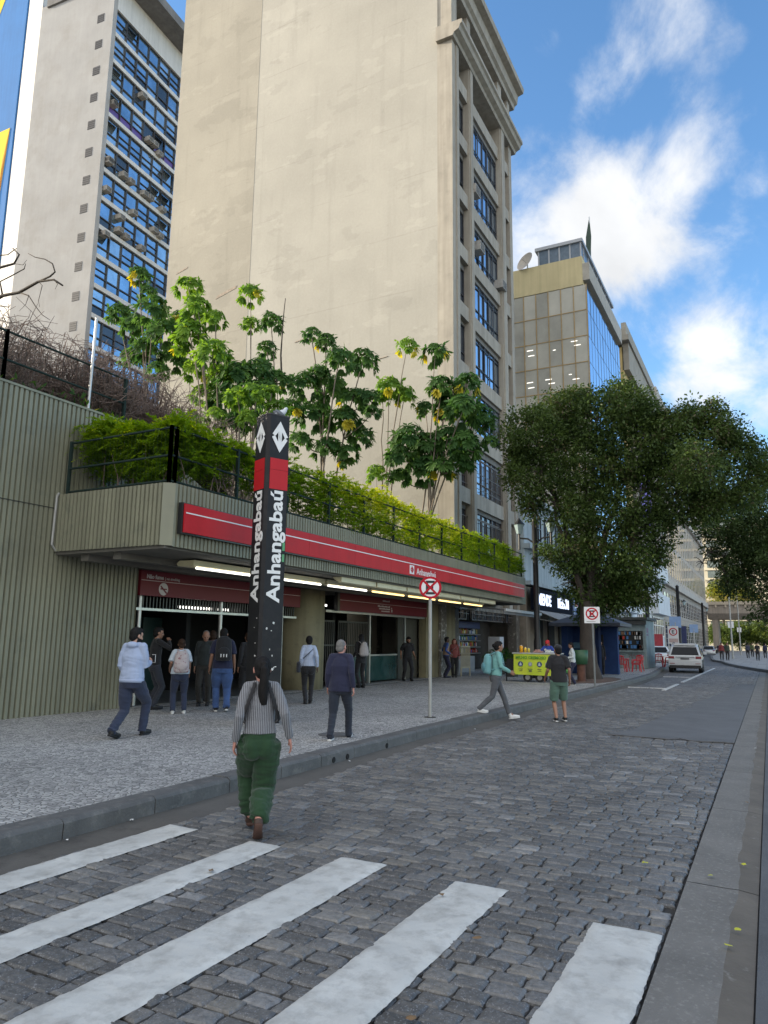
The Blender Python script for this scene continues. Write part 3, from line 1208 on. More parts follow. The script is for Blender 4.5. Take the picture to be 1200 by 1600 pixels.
# maroon entrance signs
sg = thing('entrance_sign', 'maroon sign with no-smoking symbol over the left entrance', 'sign', (16.2, YW - 0.05, 3.1))
m = MB()
m.box(12.82, 19.64, YW - 0.10, YW + 0.02, 2.79, 3.40)
m.build('panel', M_maroon, sg)
m = MB()
m.box(12.84, 19.62, YW - 0.106, YW - 0.098, 3.150, 3.166)
m.build('white_line', pm('sign_line', (0.45, 0.36, 0.36), rough=0.5), sg)
M_sgt = pm('sign_letter', (0.48, 0.44, 0.43), rough=0.5, var=0.06)
m = MB()
w_ = put_text(m, 'Não fume', 0.14, (13.0, YW - 0.105, 3.21), (1, 0, 0), (0, 0, 1), 0.008, 0.004)
put_text(m, '| no smoking', 0.10, (13.05 + w_, YW - 0.105, 3.21), (1, 0, 0), (0, 0, 1), 0.008, 0.0)
put_text(m, 'E', 0.20, (18.0, YW - 0.105, 2.87), (1, 0, 0), (0, 0, 1), 0.008, 0.004)
m.build('lettering', M_sgt, sg)
m = MB()
m.prism([(17.72, 2.86), (17.86, 2.99), (17.83, 3.01), (17.745, 2.935), (17.745, 3.10), (17.695, 3.10), (17.695, 2.935), (17.61, 3.01), (17.58, 2.99)], 'y', YW - 0.109, YW - 0.10)
m.build('arrow', M_sgt, sg)
m = MB()
m.tube([(13.58, YW - 0.108, 2.975), (13.58, YW - 0.098, 2.975)], 0.155, 28)
ic = m.build('no_smoking_symbol', M_sgt, sg)
m = MB()
m.box(13.47, 13.69, YW - 0.113, YW - 0.108, 2.962, 2.992)
m.prism([(13.49, 3.06), (13.46, 3.03), (13.67, 2.86), (13.70, 2.89)], 'y', YW - 0.1150, YW - 0.1125)
m.build('pictogram', M_maroon, ic)
sg = thing('entrance_sign', 'maroon sign with small lines of lettering over the barred entrance', 'sign', (25, YW - 0.05, 3.1))
m = MB()
m.box(22.1, 29.55, YW - 0.10, YW + 0.02, 2.80, 3.42)
m.build('panel', M_maroon, sg)
m = MB()
m.box(21.95, 22.1, YW - 0.11, YW + 0.02, 2.78, 3.44)
m.build('end_cap', M_blk, sg)
m = MB()
m.box(22.12, 29.5, YW - 0.106, YW - 0.098, 3.16, 3.176)
m.build('white_line', MATS['sign_line'], sg)
m = MB()
for z, a, b_ in ((3.27, 25.35, 25.95), (3.055, 24.95, 25.95), (2.965, 25.05, 25.95), (2.875, 25.25, 25.95)):
    x = a
    while x < b_:
        l = random.uniform(0.03, 0.075)
        m.box(x, x + l, YW - 0.106, YW - 0.099, z, z + random.uniform(0.035, 0.06))
        x += l + 0.022
m.tube([(26.12, YW - 0.103, 2.88), (26.12, YW - 0.103, 2.98)], 0.03, 8)
m.ell((26.12, YW - 0.102, 3.03), (0.035, 0.01, 0.035))
m.build('lettering', M_sgt, sg)

# ---------------------------------------------------------------- totem
TX, TY = 11.9, 8.88
ang = rad(-24.4)
tt = thing('metro_totem', 'tall black station totem with red band and white lettering, a bird on its top', 'sign', (TX, TY, PAVE), rz=ang)
M_tot = pm('totem_black', (0.014, 0.014, 0.016), spec=0.25, rough=0.5, var=0.3, scale=2.5, bump=0.06, bscale=6, col2=(0.026, 0.025, 0.024), c2lo=0.5, c2hi=0.7, c2scale=4)
HT = 6.15
S = 0.25
# local frame: the right face looks along -y, the left face along -x; a chamfer cuts their shared edge
ch = 0.06
poly = [(-S + ch, -S), (S, -S), (S, S), (-S, S), (-S, -S + ch)]
m = MB()
m.prism(poly, 'z', 0, HT)
m.build('body', M_tot, tt, local=True)
m = MB()
m.prism([(p[0] * 1.03, p[1] * 1.03) for p in poly], 'z', HT, HT + 0.03)
m.build('cap', pm('totem_cap', (0.03, 0.025, 0.022), rough=0.5), tt, local=True)
for z0, z1 in ((4.60, 5.00), (5.005, 5.24)):
    m = MB()
    m.box(-S + ch + 0.02, S - 0.005, -S - 0.008, -S + 0.001, z0, z1)
    m.build('red_band', M_red, tt, local=True)
    m = MB()
    m.box(-S - 0.008, -S + 0.001, -S + ch + 0.02, S - 0.005, z0, z1)
    m.build('red_band', M_red, tt, local=True)
m = MB()
metro_emblem(m, (0.03, -S - 0.007, 5.70), (1, 0, 0), (0, 0, 1), 0.19, 0.33, 0)
m.build('emblem', M_wht, tt, local=True)
m = MB()
metro_emblem(m, (-S - 0.007, 0.03, 5.70), (0, -1, 0), (0, 0, 1), 0.19, 0.33, 0)
m.build('emblem', M_wht, tt, local=True)
for (o, yd) in (((0.14, -S - 0.004, 2.33), (-1, 0, 0)), ((-S - 0.004, -0.10, 2.33), (0, 1, 0))):
    m = MB()
    V_, F_ = text_mesh('Anhangabaú', 0.40, 0.006, 0.008, 'LEFT')
    wid = max(v.x for v in V_)
    put_text(m, 'Anhangabaú', 0.40, o, (0, 0, 1), yd, 0.008, 0.010, xscale=2.24 / wid)
    m.build('lettering', M_wht, tt, local=True)
# torn stickers and scraps
for z, x, w, h in ((3.36, 0.18, 0.055, 0.17), (3.14, 0.18, 0.05, 0.15)):
    m = MB()
    m.box(x, x + w, -S - 0.006, -S - 0.001, z, z + h)
    m.build('sticker', pm('green_sticker', (0.10, 0.32, 0.14), rough=0.6) if z > 2.8 else pm('grey_sticker', (0.22, 0.24, 0.25), rough=0.6), tt, local=True)
M_scrap = pm('paper_scrap', (0.6, 0.6, 0.58), rough=0.8, var=0.2, scale=30)
rs = random.Random(4)
for k in range(13):
    m = MB()
    z = rs.uniform(0.75, 2.05)
    w, h = rs.uniform(0.02, 0.07), rs.uniform(0.02, 0.08)
    q = [(rs.uniform(0.7, 1) * math.cos(a), rs.uniform(0.6, 1) * math.sin(a)) for a in (0.3, 1.3, 2.5, 3.6, 5.2)]
    if k % 3:
        x = rs.uniform(-S + ch + 0.05, S - 0.1)
        m.prism([(x + a * w / 2, z + b_ * h / 2) for a, b_ in q], 'y', -S - 0.004, -S - 0.001)
    else:
        y = rs.uniform(-S + ch + 0.05, S - 0.1)
        m.prism([(y + a * w / 2, z + b_ * h / 2) for a, b_ in q], 'x', -S - 0.004, -S - 0.001)
    m.build('paper_scrap', M_scrap, tt, local=True)

# ================================================================== BUILDINGS
def render_wall(name, col, seed):
    """old lime render: blotches, patched fields, rain streaks, thin storey seams"""
    m, nt, b = new_mat(name)
    N, L = nt.nodes, nt.links
    tc = N.new('ShaderNodeTexCoord')

    def noise_(scale, stretch, detail, off, rough=0.6):
        mp = N.new('ShaderNodeMapping')
        mp.inputs['Scale'].default_value = stretch
        mp.inputs['Location'].default_value = (off, off * 1.7, off * 0.6)
        L.new(tc.outputs['Object'], mp.inputs[0])
        n = N.new('ShaderNodeTexNoise')
        n.inputs['Scale'].default_value = scale
        n.inputs['Detail'].default_value = detail
        n.inputs['Roughness'].default_value = rough
        L.new(mp.outputs[0], n.inputs['Vector'])
        return n.outputs['Fac']

    def rng_(v, f0, f1, t0, t1):
        r = N.new('ShaderNodeMapRange')
        r.inputs['From Min'].default_value = f0
        r.inputs['From Max'].default_value = f1
        r.inputs['To Min'].default_value = t0
        r.inputs['To Max'].default_value = t1
        L.new(v, r.inputs['Value'])
        return r.outputs[0]

    def mul(a_, b_):
        n = N.new('ShaderNodeMath')
        n.operation = 'MULTIPLY'
        for i, v in enumerate((a_, b_)):
            if isinstance(v, float):
                n.inputs[i].default_value = v
            else:
                L.new(v, n.inputs[i])
        return n.outputs[0]
    f = rng_(noise_(0.13, (1, 1, 1), 9, seed), 0.3, 0.7, 0.86, 1.10)
    f = mul(f, rng_(noise_(0.30, (1, 0.8, 1.5), 5, seed + 9), 0.56, 0.585, 1.0, 0.93))
    f = mul(f, rng_(noise_(0.42, (1, 0.7, 1.8), 4, seed + 21), 0.60, 0.62, 1.0, 1.07))
    f = mul(f, rng_(noise_(1.2, (1, 1.4, 0.10), 6, seed + 4), 0.55, 0.80, 1.0, 0.88))
    f = mul(f, rng_(noise_(7.0, (1, 1, 1), 8, seed + 2, 0.75), 0.3, 0.75, 1.05, 0.93))
    sep = N.new('ShaderNodeSeparateXYZ')
    L.new(tc.outputs['Object'], sep.inputs[0])
    md = N.new('ShaderNodeMath')
    md.operation = 'PINGPONG'
    md.inputs[1].default_value = 1.7275
    wob = N.new('ShaderNodeMath')
    wob.operation = 'MULTIPLY_ADD'
    L.new(noise_(0.8, (1, 1, 0.2), 5, seed + 5), wob.inputs[0])
    wob.inputs[1].default_value = 0.10
    L.new(sep.outputs[2], wob.inputs[2])
    L.new(wob.outputs[0], md.inputs[0])
    line = rng_(md.outputs[0], 0.0, 0.05, 1.0, 0.0)
    line = mul(line, rng_(noise_(0.5, (1, 1, 1), 4, seed + 13), 0.42, 0.60, 0.0, 0.13))
    inv = rng_(line, 0.0, 1.0, 1.0, 0.0)
    f = mul(f, inv)
    sc = N.new('ShaderNodeVectorMath')
    sc.operation = 'SCALE'
    sc.inputs[0].default_value = col
    L.new(f, sc.inputs['Scale'])
    L.new(sc.outputs[0], b.inputs['Base Color'])
    b.inputs['Roughness'].default_value = 0.92
    b.inputs['Specular IOR Level'].default_value = 0.2
    bp = N.new('ShaderNodeBump')
    bp.inputs['Strength'].default_value = 0.35
    bp.inputs['Distance'].default_value = 0.03
    L.new(noise_(2.2, (1, 1, 1), 8, seed + 3), bp.inputs['Height'])
    L.new(bp.outputs[0], b.inputs['Normal'])
    return m


M_beige = render_wall('beige_render', (0.372, 0.355, 0.312), 0.0)
M_beige2 = render_wall('beige_render_older', (0.338, 0.315, 0.265), 31.0)
M_facade = pm('facade_stone', (0.33, 0.30, 0.25), rough=0.85, var=0.14, scale=0.9, streak=0.22, bump=0.2, bscale=8, col2=(0.23, 0.21, 0.18), c2lo=0.55, c2hi=0.8, c2scale=1.2)
M_frame = pm('window_steel', (0.045, 0.046, 0.05), rough=0.5, var=0.2)
M_frame_br = pm('window_brown', (0.10, 0.075, 0.06), rough=0.5, var=0.2)
M_glass = glass('window_glass', (0.035, 0.045, 0.06), rough=0.05, var=0.35, spec=1.0, bump=0.0)
M_glass_blue = glass('window_glass_blue', (0.40, 0.52, 0.66), rough=0.05, var=0.25, spec=1.0, metal=0.92)
M_ac = pm('ac_casing', (0.34, 0.32, 0.29), rough=0.7, var=0.25, scale=3, streak=0.2)
M_acg = pm('ac_grille', (0.06, 0.06, 0.06), rough=0.8, var=0.3)


def split_windows(mb_frame, x0, x1, y, z0, z1, n, trans=(), t=0.05, d=0.05):
    """frame bars standing in plane y (facing -y)"""
    mb_frame.box(x0, x1, y - d, y + d, z0, z0 + t)
    mb_frame.box(x0, x1, y - d, y + d, z1 - t, z1)
    for i in range(n + 1):
        x = x0 + (x1 - x0 - t) * i / n
        mb_frame.box(x, x + t, y - d + 0.003, y + d - 0.003, z0 + t, z1 - t)
    for tz in trans:
        mb_frame.box(x0 + t, x1 - t, y - d + 0.006, y + d - 0.006, z0 + (z1 - z0) * tz, z0 + (z1 - z0) * tz + t * 0.8)


# ---------------------------------------------------------------- beige building with blind side wall
YB, XB = 13.6, 33.55
bb = thing('tall_building', 'tall beige building with blank stained side wall and narrow windowed street front', 'building', (XB, YB, 0))
m = MB()
m.box(XB, 44.3, YB + 0.9, 17.2, 3.46, 40.6)
m.box(XB, XB + 0.3, YB + 0.9, 17.2, 0, 3.455)
m.box(XB, 44.3, 17.2, 27.3, 0, 51)
m.build('side_wall', M_beige, bb)
m = MB()
m.box(XB - 0.012, 44.3, 27.3, 34.3, 0, 52)
m.build('rear_wall', M_beige2, bb)
# patched scars on the render
M_scar = pm('render_scar', (0.30, 0.25, 0.20), rough=0.95, var=0.3, scale=6)
for px, py, w, h, tilt in ((352, 456, 0.85, 0.15, 0.16), (283, 422, 0.5, 0.08, 0.16), (470, 530, 0.5, 0.05, 0.1), (590, 560, 0.6, 0.03, 0.08)):
    p = onX(px, py, XB - 0.11)
    m = MB()
    q = [(-w, -h), (-w * 0.3, -h * 0.7), (w * 0.9, h * 0.2 - h * .3), (w, h), (w * 0.2, h * 0.8), (-w * 0.8, h * 0.3)]
    m.prism([(p[1] - a, p[2] + b_ + a * tilt) for a, b_ in q], 'x', XB - 0.030, XB - 0.0)
    m.build('render_scar', M_scar, bb)
# the street front: pilasters, spandrels, recessed windows
pil = [(33.55, 34.45), (36.05, 36.62), (41.75, 42.55), (43.75, 44.3)]
m = MB()
for i, (a, b_) in enumerate(pil):
    yf = YB - (0.0 if i in (0, 3) else 0.04)
    m.box(a, b_, yf, YB + 0.9, 3.4, 36.0)
    if i in (0, 1, 2):
        m.box(a + (0.50 if i == 0 else 0.1), b_ - 0.05, yf - 0.07, yf - 0.003, 3.4, 35.6)
m.build('pilaster', M_facade, bb)
heads = [33.15 - 3.455 * k for k in range(9)]
bays = [(34.45, 36.05, 2), (36.62, 41.75, 6), (42.55, 43.75, 2)]
for zh in heads + [36.6]:
    for bi, (a, b_, n) in enumerate(bays):
        m = MB()
        m.box(a, b_, YB + (0.10 if bi == 1 else 0.06), YB + 0.9, zh, zh + 0.82)
        m.build('spandrel', M_facade, bb)
m = MB()
m.box(34.45, 43.75, YB + 0.25, YB + 0.9, 3.4, 5.6)
m.build('lintel', M_facade, bb)
kk = 0
for k, zh in enumerate([36.6] + heads):
    z1 = zh - 0.002
    z0 = zh - 3.455 + 0.82
    if k == 0:
        continue
    for bi, (a, b_, n) in enumerate(bays):
        y = YB + (0.34 if bi == 1 else 0.42)
        g = MB()
        nn = 6 if bi == 1 else 2
        for i in range(nn):
            xa, xb = a + (b_ - a) * i / nn, a + (b_ - a) * (i + 1) / nn
            ta = random.uniform(-0.02, 0.02)
            g.quad((xa, y - ta, z0), (xb, y + ta, z0), (xb, y + ta, z1), (xa, y - ta, z1))
        w = g.build('window', M_glass_blue if (bi == 1 and k < 8) else M_glass, bb)
        f = MB()
        split_windows(f, a, b_, y - 0.045, z0, z1, n, (0.27, 0.80) if bi == 1 else (0.3,), t=0.06, d=0.03)
        if k >= 7:
            for i in range(22 if bi == 1 else 6):
                xx = a + (b_ - a) * (i + 0.5) / (22 if bi == 1 else 6)
                f.box(xx, xx + 0.022, y - 0.20, y - 0.178, z0, z1 - 0.6)
            for zz in (0.12, 0.45, 0.75):
                f.box(a, b_, y - 0.205, y - 0.174, z0 + (z1 - z0) * zz, z0 + (z1 - z0) * zz + 0.03)
        f.build('frame', M_frame_br if k >= 7 else M_frame, w)
        # roller-blind box in the head of the recess
        bl = MB()
        bl.box(a, b_, y - 0.09, y + 0.1, z1 - 0.34 + 0.14 * random.random(), z1 - 0.001)
        bl.build('blind_box', pm('blind_grey', (0.16, 0.15, 0.135), rough=0.8, var=0.2), w)
# cornices and attic loggia
m = MB()
prof = [(YB + 0.9, 35.45), (YB - 0.15, 35.45), (YB - 0.22, 35.62), (YB - 0.50, 35.75), (YB - 0.58, 35.98), (YB - 0.70, 36.06), (YB - 0.70, 36.28), (YB + 0.9, 36.36)]
m.prism(prof, 'x', XB - 0.25, 44.85)
prof = [(YB + 0.9, 39.05), (YB - 0.10, 39.05), (YB - 0.16, 39.30), (YB - 0.34, 39.42), (YB - 0.42, 40.0), (YB - 0.80, 40.10), (YB - 0.86, 40.42), (YB + 0.9, 40.62)]
m.prism(prof, 'x', XB + 0.3, 44.95)
m.build('cornice', M_facade, bb)
m = MB()
for a, b_ in ((33.6, 34.4), (36.05, 36.62), (41.75, 42.5), (43.75, 44.3)):
    m.box(a, b_, YB + 0.05, YB + 0.9, 36.36, 39.05)
m.box(34.4, 43.75, YB + 0.75, YB + 0.89, 36.36, 39.05)
m.build('attic', M_facade, bb)
m = MB()
for x in (36.9, 38.6, 40.3, 42.0, 43.8):
    m.box(x, x + 1.2, YB - 0.7, YB - 0.4, 40.56, 40.85)
m.build('roof_edge', pm('roof_dark', (0.08, 0.075, 0.07), rough=0.9), bb)
for px, py in ((741, 300), (748, 388), (783, 447)):
    p = onY(px, py, YB)
    a = MB()
    a.box(p[0] - 0.4, p[0] + 0.4, YB - 0.25, YB + 0.42, p[2] - 0.28, p[2] + 0.28)
    o = a.build('air_conditioner', M_ac, bb)
    a = MB()
    for i in range(6):
        a.box(p[0] - 0.34, p[0] + 0.34, YB - 0.258, YB - 0.251, p[2] - 0.22 + i * 0.08, p[2] - 0.18 + i * 0.08)
    a.build('grille', M_acg, o)

# ground floor bar beneath, with lit shelves
m = MB()
m.box(33.3, 34.2, YB + 0.05, YB + 0.6, 0.1, 3.42)
m.box(43.6, 44.3, YB + 0.05, YB + 0.6, 0.1, 3.42)
m.box(33.3, 44.3, YB + 4.0, YB + 4.2, 0.1, 3.45)
m.build('shopfront', pm('shop_wall', (0.11, 0.10, 0.085), rough=0.8, var=0.3, scale=2, col2=(0.3, 0.28, 0.24), c2lo=0.56, c2hi=0.62, c2scale=3), bb)
m = MB()
m.box(34.2, 43.6, YB + 1.75, YB + 2.0, 0.2, 3.4)
m.build('shop_interior', pm('shop_back', (0.06, 0.052, 0.045), rough=0.8, var=0.3), bb)
rs = random.Random(2)
mm = [pm('good_' + n, c, rough=0.5, var=0.1) for n, c in (('red', (0.35, 0.03, 0.02)), ('white', (0.6, 0.6, 0.58)), ('brown', (0.16, 0.09, 0.05)), ('green', (0.05, 0.16, 0.05)), ('yellow', (0.5, 0.34, 0.04)), ('blue', (0.04, 0.08, 0.3)))]
m = MB()
for z in (1.15, 1.5, 1.85, 2.2):
    x = 35.0
    while x < 40.6:
        w, h = rs.uniform(0.06, 0.16), rs.uniform(0.12, 0.28)
        m.box(x, x + w, YB + 1.5, YB + 1.65, z, z + h, mi=rs.randrange(6))
        x += w + 0.03
tag(m.build('shelf_goods', mm, bb), kind='stuff')
m = MB()
for z in (1.12, 1.47, 1.82, 2.17):
    m.box(34.9, 41.0, YB + 1.4, YB + 1.74, z - 0.03, z)
m.box(34.9, 37.6, YB + 0.5, YB + 1.0, 0.19, 1.0)
m.build('shelf', pm('shelf_grey', (0.3, 0.3, 0.29), rough=0.6), bb)
m = MB()
m.box(35.2, 40.6, YB + 1.3, YB + 1.35, 2.50, 2.85)
m.build('blue_board', pm('board_blue', (0.03, 0.05, 0.16), rough=0.5), bb)
m = MB()
m.box(40.9, 41.6, YB + 0.2, YB + 0.9, 0.19, 2.05)
m.build('white_panel', pm('white_sheet', (0.55, 0.56, 0.57), rough=0.6, var=0.1), bb)

# ---------------------------------------------------------------- tower with ribbon windows, far left
tw = thing('office_tower', 'pale grey office tower with ribbon windows, blank stair wall and blue mural', 'building', (42, 52.5, 0), rz=rad(4.6))
M_tow = pm('tower_render', (0.315, 0.313, 0.31), rough=0.9, var=0.14, scale=0.25, streak=0.04, bump=0.15, bscale=2, col2=(0.265, 0.255, 0.24), c2lo=0.48, c2hi=0.75, c2scale=0.3)
M_tow_white = pm('tower_band', (0.55, 0.54, 0.52), rough=0.8, var=0.1, scale=0.8, streak=0.12)
m = MB()
m.box(0, 34, 0.35, 9.9, 0, 66.0)
m.box(0, 0.5, 0, 0.35, 0, 66.0)
m.build('wall', M_tow, tw, local=True)
def on_mural(px, py):
    Mi = root_mat(tw).inverted()
    c0, d0 = Mi @ Vector(CAM), Mi.to_3x3() @ Vector(ray(px, py))
    p = c0 + d0 * ((3.2 - c0.x) / d0.x)
    return (p.y, p.z)


V0 = on_mural(44, 0)[0]
m = MB()
m.prism([(0, 9.9), (3.4, V0), (34, V0), (34, 9.9)], 'z', 0, 74)
m.build('corner_strip', pm('strip_render', (0.50, 0.49, 0.47), rough=0.9, var=0.06, scale=0.3, streak=0.14), tw, local=True)
m = MB()
m.box(3.2, 34, V0, 32, 0, 78)
mural = m.build('mural_wall', pm('mural_blue', (0.035, 0.17, 0.44), rough=0.8, var=0.07, scale=0.4, streak=0.08), tw, local=True)
M_mury = pm('mural_yellow', (0.80, 0.55, 0.03), rough=0.8, var=0.08, scale=0.4)
M_muro = pm('mural_orange', (0.62, 0.28, 0.03), rough=0.8, var=0.08, scale=0.4)
m = MB()
m.prism([on_mural(*q) for q in ((10, -4), (-60, 180), (-90, -4))], 'x', 3.17, 3.198, 0)
m.prism([on_mural(*q) for q in ((16, 200), (-8, 350), (-60, 420), (-60, 225), (0, 207))], 'x', 3.17, 3.198, 0)
m.prism([on_mural(*q) for q in ((16, 200), (13, 214), (4, 252), (-3, 330), (-8, 350), (-2, 290))], 'x', 3.15, 3.168, 1)
m.build('mural_shape', [M_mury, M_muro], mural, local=True)
# storey ribbons
tops = [63.2 - 0.55 - 2.93 * k for k in range(17)]
M_tg = [glass('tower_glass_a', (0.34, 0.46, 0.56), rough=0.05, var=0.35, metal=0.9), glass('tower_glass_b', (0.48, 0.58, 0.64), rough=0.06, var=0.3, metal=0.85), glass('tower_glass_c', (0.03, 0.04, 0.055), rough=0.05, var=0.4), pm('curtain_purple', (0.10, 0.05, 0.22), rough=0.4, var=0.2, spec=0.8)]
rs = random.Random(11)
for k, zt in enumerate(tops):
    z0 = zt - 2.50
    g = MB()
    x = 0.5
    step = 1.62
    i = 0
    while x < 26:
        for (za, zb) in ((z0, z0 + 0.85), (z0 + 0.85, zt)):
            tl = rs.uniform(-0.02, 0.02)
            mi = rs.choices([0, 1, 2], [0.55, 0.3, 0.15])[0]
            if k == 3 and za == z0 and 0 <= i < 12 and i not in (3, 6):
                mi = 3
            g.quad((x, 0.30 - tl, za), (x + step, 0.30 + tl, za), (x + step, 0.30 + tl * 0.4, zb), (x, 0.30 - tl, zb), mi)
        x += step
        i += 1
    w = g.build('window', M_tg, tw, local=True)
    f = MB()
    for q in range(i + 1):
        f.box(0.5 + q * step - 0.06, 0.5 + q * step + 0.06, 0.16, 0.32, z0, zt)
    f.box(0.5, 0.5 + i * step, 0.18, 0.31, z0 + 0.82, z0 + 0.92)
    f.box(0.5, 0.5 + i * step, 0.19, 0.31, zt - 0.08, zt)
    f.box(0.5, 0.5 + i * step, 0.19, 0.31, z0, z0 + 0.08)
    for q in range(i):
        if rs.random() < 0.55:
            f.box(0.5 + q * step, 0.5 + (q + 1) * step, 0.19, 0.31, z0 + 1.5, z0 + 1.56)
        if rs.random() < 0.14:      # open hopper
            xq = 0.5 + q * step
            f.add([(xq + 0.1, 0.15, zt - 0.15), (xq + step - 0.1, 0.15, zt - 0.15), (xq + step - 0.1, -0.4, zt - 0.75), (xq + 0.1, -0.4, zt - 0.75)], [(0, 1, 2, 3)])
    f.build('frame', M_frame, w, local=True)
    b_ = MB()
    b_.box(0.5, 26.6, 0.05, 0.349, z0 - 0.43, z0 - 0.001)
    b_.build('spandrel', M_tow_white, tw, local=True)
b_ = MB()
b_.box(0.5, 34, 0.02, 0.349, 62.67, 65.6)
b_.build('spandrel', M_tow_white, tw, local=True)
m = MB()
m.box(-0.2, 36, -2.2, 9.0, 65.6, 66.6)
m.build('roof_slab', pm('slab_grey', (0.17, 0.165, 0.16), rough=0.9, var=0.25, scale=0.8, streak=0.2), tw, local=True)
for k in range(17):
    z = 61.8 - 2.93 * k
    m = MB()
    m.box(-0.02, 0.06, 1.15, 2.0, z - 0.55, z + 0.35)
    w = m.build('vent_window', pm('vent_dark', (0.035, 0.035, 0.04), rough=0.6, var=0.3), tw, local=True)
    f = MB()
    for a_ in (0, 1, 2, 3):
        f.box(-0.035, -0.018, 1.15, 2.0, z - 0.5 + a_ * 0.22, z - 0.46 + a_ * 0.22)
    f.build('louvre', M_frame, w, local=True)
acs = [(222, 150), (165, 152), (176, 162), (232, 219), (240, 226), (247, 241), (160, 243), (168, 252), (192, 274), (203, 284), (224, 303), (233, 310), (252, 328), (156, 289), (207, 333), (239, 360), (248, 369), (185, 360), (195, 370), (219, 388), (187, 340), (163, 366)]
for i, (px, py) in enumerate(acs):
    # on the tower's window face
    Mi = root_mat(tw).inverted()
    c0 = Mi @ Vector(CAM)
    d0 = (Mi.to_3x3() @ Vector(ray(px, py)))
    t = (0.0 - c0.y) / d0.y
    p = c0 + d0 * t
    p.x = max(p.x, 0.95)
    a = MB()
    a.box(p.x - 0.33, p.x + 0.33, -0.42, 0.28, p.z - 0.26, p.z + 0.22)
    o = a.build('air_conditioner', M_ac, tw, local=True)
    a = MB()
    for q in range(6):
        a.box(p.x - 0.28, p.x + 0.28, -0.43, -0.421, p.z - 0.21 + q * 0.068, p.z - 0.175 + q * 0.068)
    a.build('grille', M_acg, o, local=True)

# ---------------------------------------------------------------- pale blue low building with shop below
pb = thing('low_building', 'faded pale blue low building with a black shop sign at street level', 'building', (44.4, 13.3, 0))
M_pblue = pm('faded_blue', (0.33, 0.39, 0.42), rough=0.9, var=0.15, scale=0.6, streak=0.28, bump=0.2, bscale=4, col2=(0.25, 0.27, 0.27), c2lo=0.5, c2hi=0.75, c2scale=1.2)
m = MB()
m.box(44.4, 58.0, 13.3, 22, 5.3, 11.4)
m.box(44.36, 58.0, 13.0, 13.4, 10.9, 11.2)
m.box(44.36, 58.0, 12.9, 13.4, 7.6, 7.9)
m.box(44.36, 58.0, 12.9, 13.4, 5.3, 5.55)
m.build('wall', M_pblue, pb)
m = MB()
m.box(44.4, 58, 13.25, 22, 0, 5.2)
m.build('ground_floor', pm('shop_tan', (0.22, 0.19, 0.15), rough=0.85, var=0.25, scale=2, streak=0.2), pb)
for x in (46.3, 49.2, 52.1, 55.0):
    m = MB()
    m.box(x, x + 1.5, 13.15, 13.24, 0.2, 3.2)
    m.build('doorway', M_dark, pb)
    m = MB()
    m.box(x, x + 1.7, 13.2, 13.29, 8.3, 10.1)
    w = m.build('window', M_glass, pb)
    f = MB()
    split_windows(f, x, x + 1.7, 13.17, 8.3, 10.1, 3, (0.5,), 0.06, 0.03)
    f.build('frame', M_frame, w)
# dish, signs and awnings
sb = thing('shop_sign', 'black shop sign with white lit letter blocks above the grey awnings', 'sign', (49, 12.7, 4.4))
m = MB()
m.box(44.4, 57.0, 12.7, 12.95, 3.75, 5.1)
m.build('panel', pm('sign_navy', (0.006, 0.008, 0.016), rough=0.9, spec=0.08), sb)
M_lit = emit('sign_letters_lit', (0.62, 0.68, 0.85), 0.75)
m = MB()
put_text(m, 'MIENDE', 0.98, (45.2, 12.69, 4.12), (1, 0, 0), (0, 0, 1), 0.02, 0.035, xscale=0.92, spacing=0.95)
m.build('lettering', M_lit, sb)
m = MB()
put_text(m, 'MEIEOM', 0.98, (50.0, 12.69, 4.12), (1, 0, 0), (0, 0, 1), 0.02, 0.035, xscale=0.92, spacing=0.95)
m.build('lettering', M_lit, sb)
m = MB()
m.box(54.3, 55.9, 12.60, 12.69, 3.55, 5.05)
lg = m.build('drink_panel', pm('panel_blue', (0.10, 0.16, 0.30), rough=0.5), sb)
m = MB()
c_ = (55.1, 4.35)
for lo, hi, mi in ((0.18, 1.2, 0), (-0.14, 0.18, 1), (-1.2, -0.14, 2)):
    pts = []
    for i in range(25):
        a = 2 * math.pi * i / 24
        x, z = 0.5 * math.cos(a), 0.5 * math.sin(a)
        zz = min(max(z, lo * 0.5 + 0.05 * x), hi * 0.5 + 0.05 * x)
        pts.append((c_[0] + (x if abs(zz - z) < 1e-6 else math.copysign(min(abs(x), math.sqrt(max(0.25 - zz * zz, 0))), x)), c_[1] + zz))
    m.prism(pts[:-1], 'y', 12.585, 12.598, mi)
m.build('drink_emblem', [pm('em_red', (0.5, 0.04, 0.06), rough=0.5), M_wht, pm('em_blue', (0.03, 0.1, 0.4), rough=0.5)], lg)
M_awn = pm('awning_grey', (0.20, 0.205, 0.21), rough=0.8, var=0.15, scale=1.5, streak=0.1)
for xa, xb, yo, zt, zb, lab in ((44.6, 50.3, 10.9, 3.7, 2.95, 'grey slanted awning below the white shop letters'), (50.7, 56.6, 10.9, 3.7, 2.95, 'grey slanted awning below the round drink emblem')):
    aw = thing('awning', lab, 'awning', ((xa + xb) / 2, 12.7, zt), group='street awnings')
    m = MB()
    m.prism([(12.7, zt), (yo, zb), (yo, zb - 0.28), (yo - 0.03, zb - 0.28), (yo - 0.03, zb + 0.02), (12.7, zt + 0.04)], 'x', xa, xb)
    m.build('canvas', M_awn, aw)
    m = MB()
    for x in (xa + 0.1, (xa + xb) / 2, xb - 0.1):
        m.tube([(x, 12.7, zt - 0.5), (x, yo + 0.05, zb - 0.06)], 0.025, 6)
    m.build('arm', M_steel, aw)
aw = thing('awning', 'long grey awning tucked under the far end of the red-signed canopy', 'awning', (34, 11.8, 3.4), group='street awnings')
m = MB()
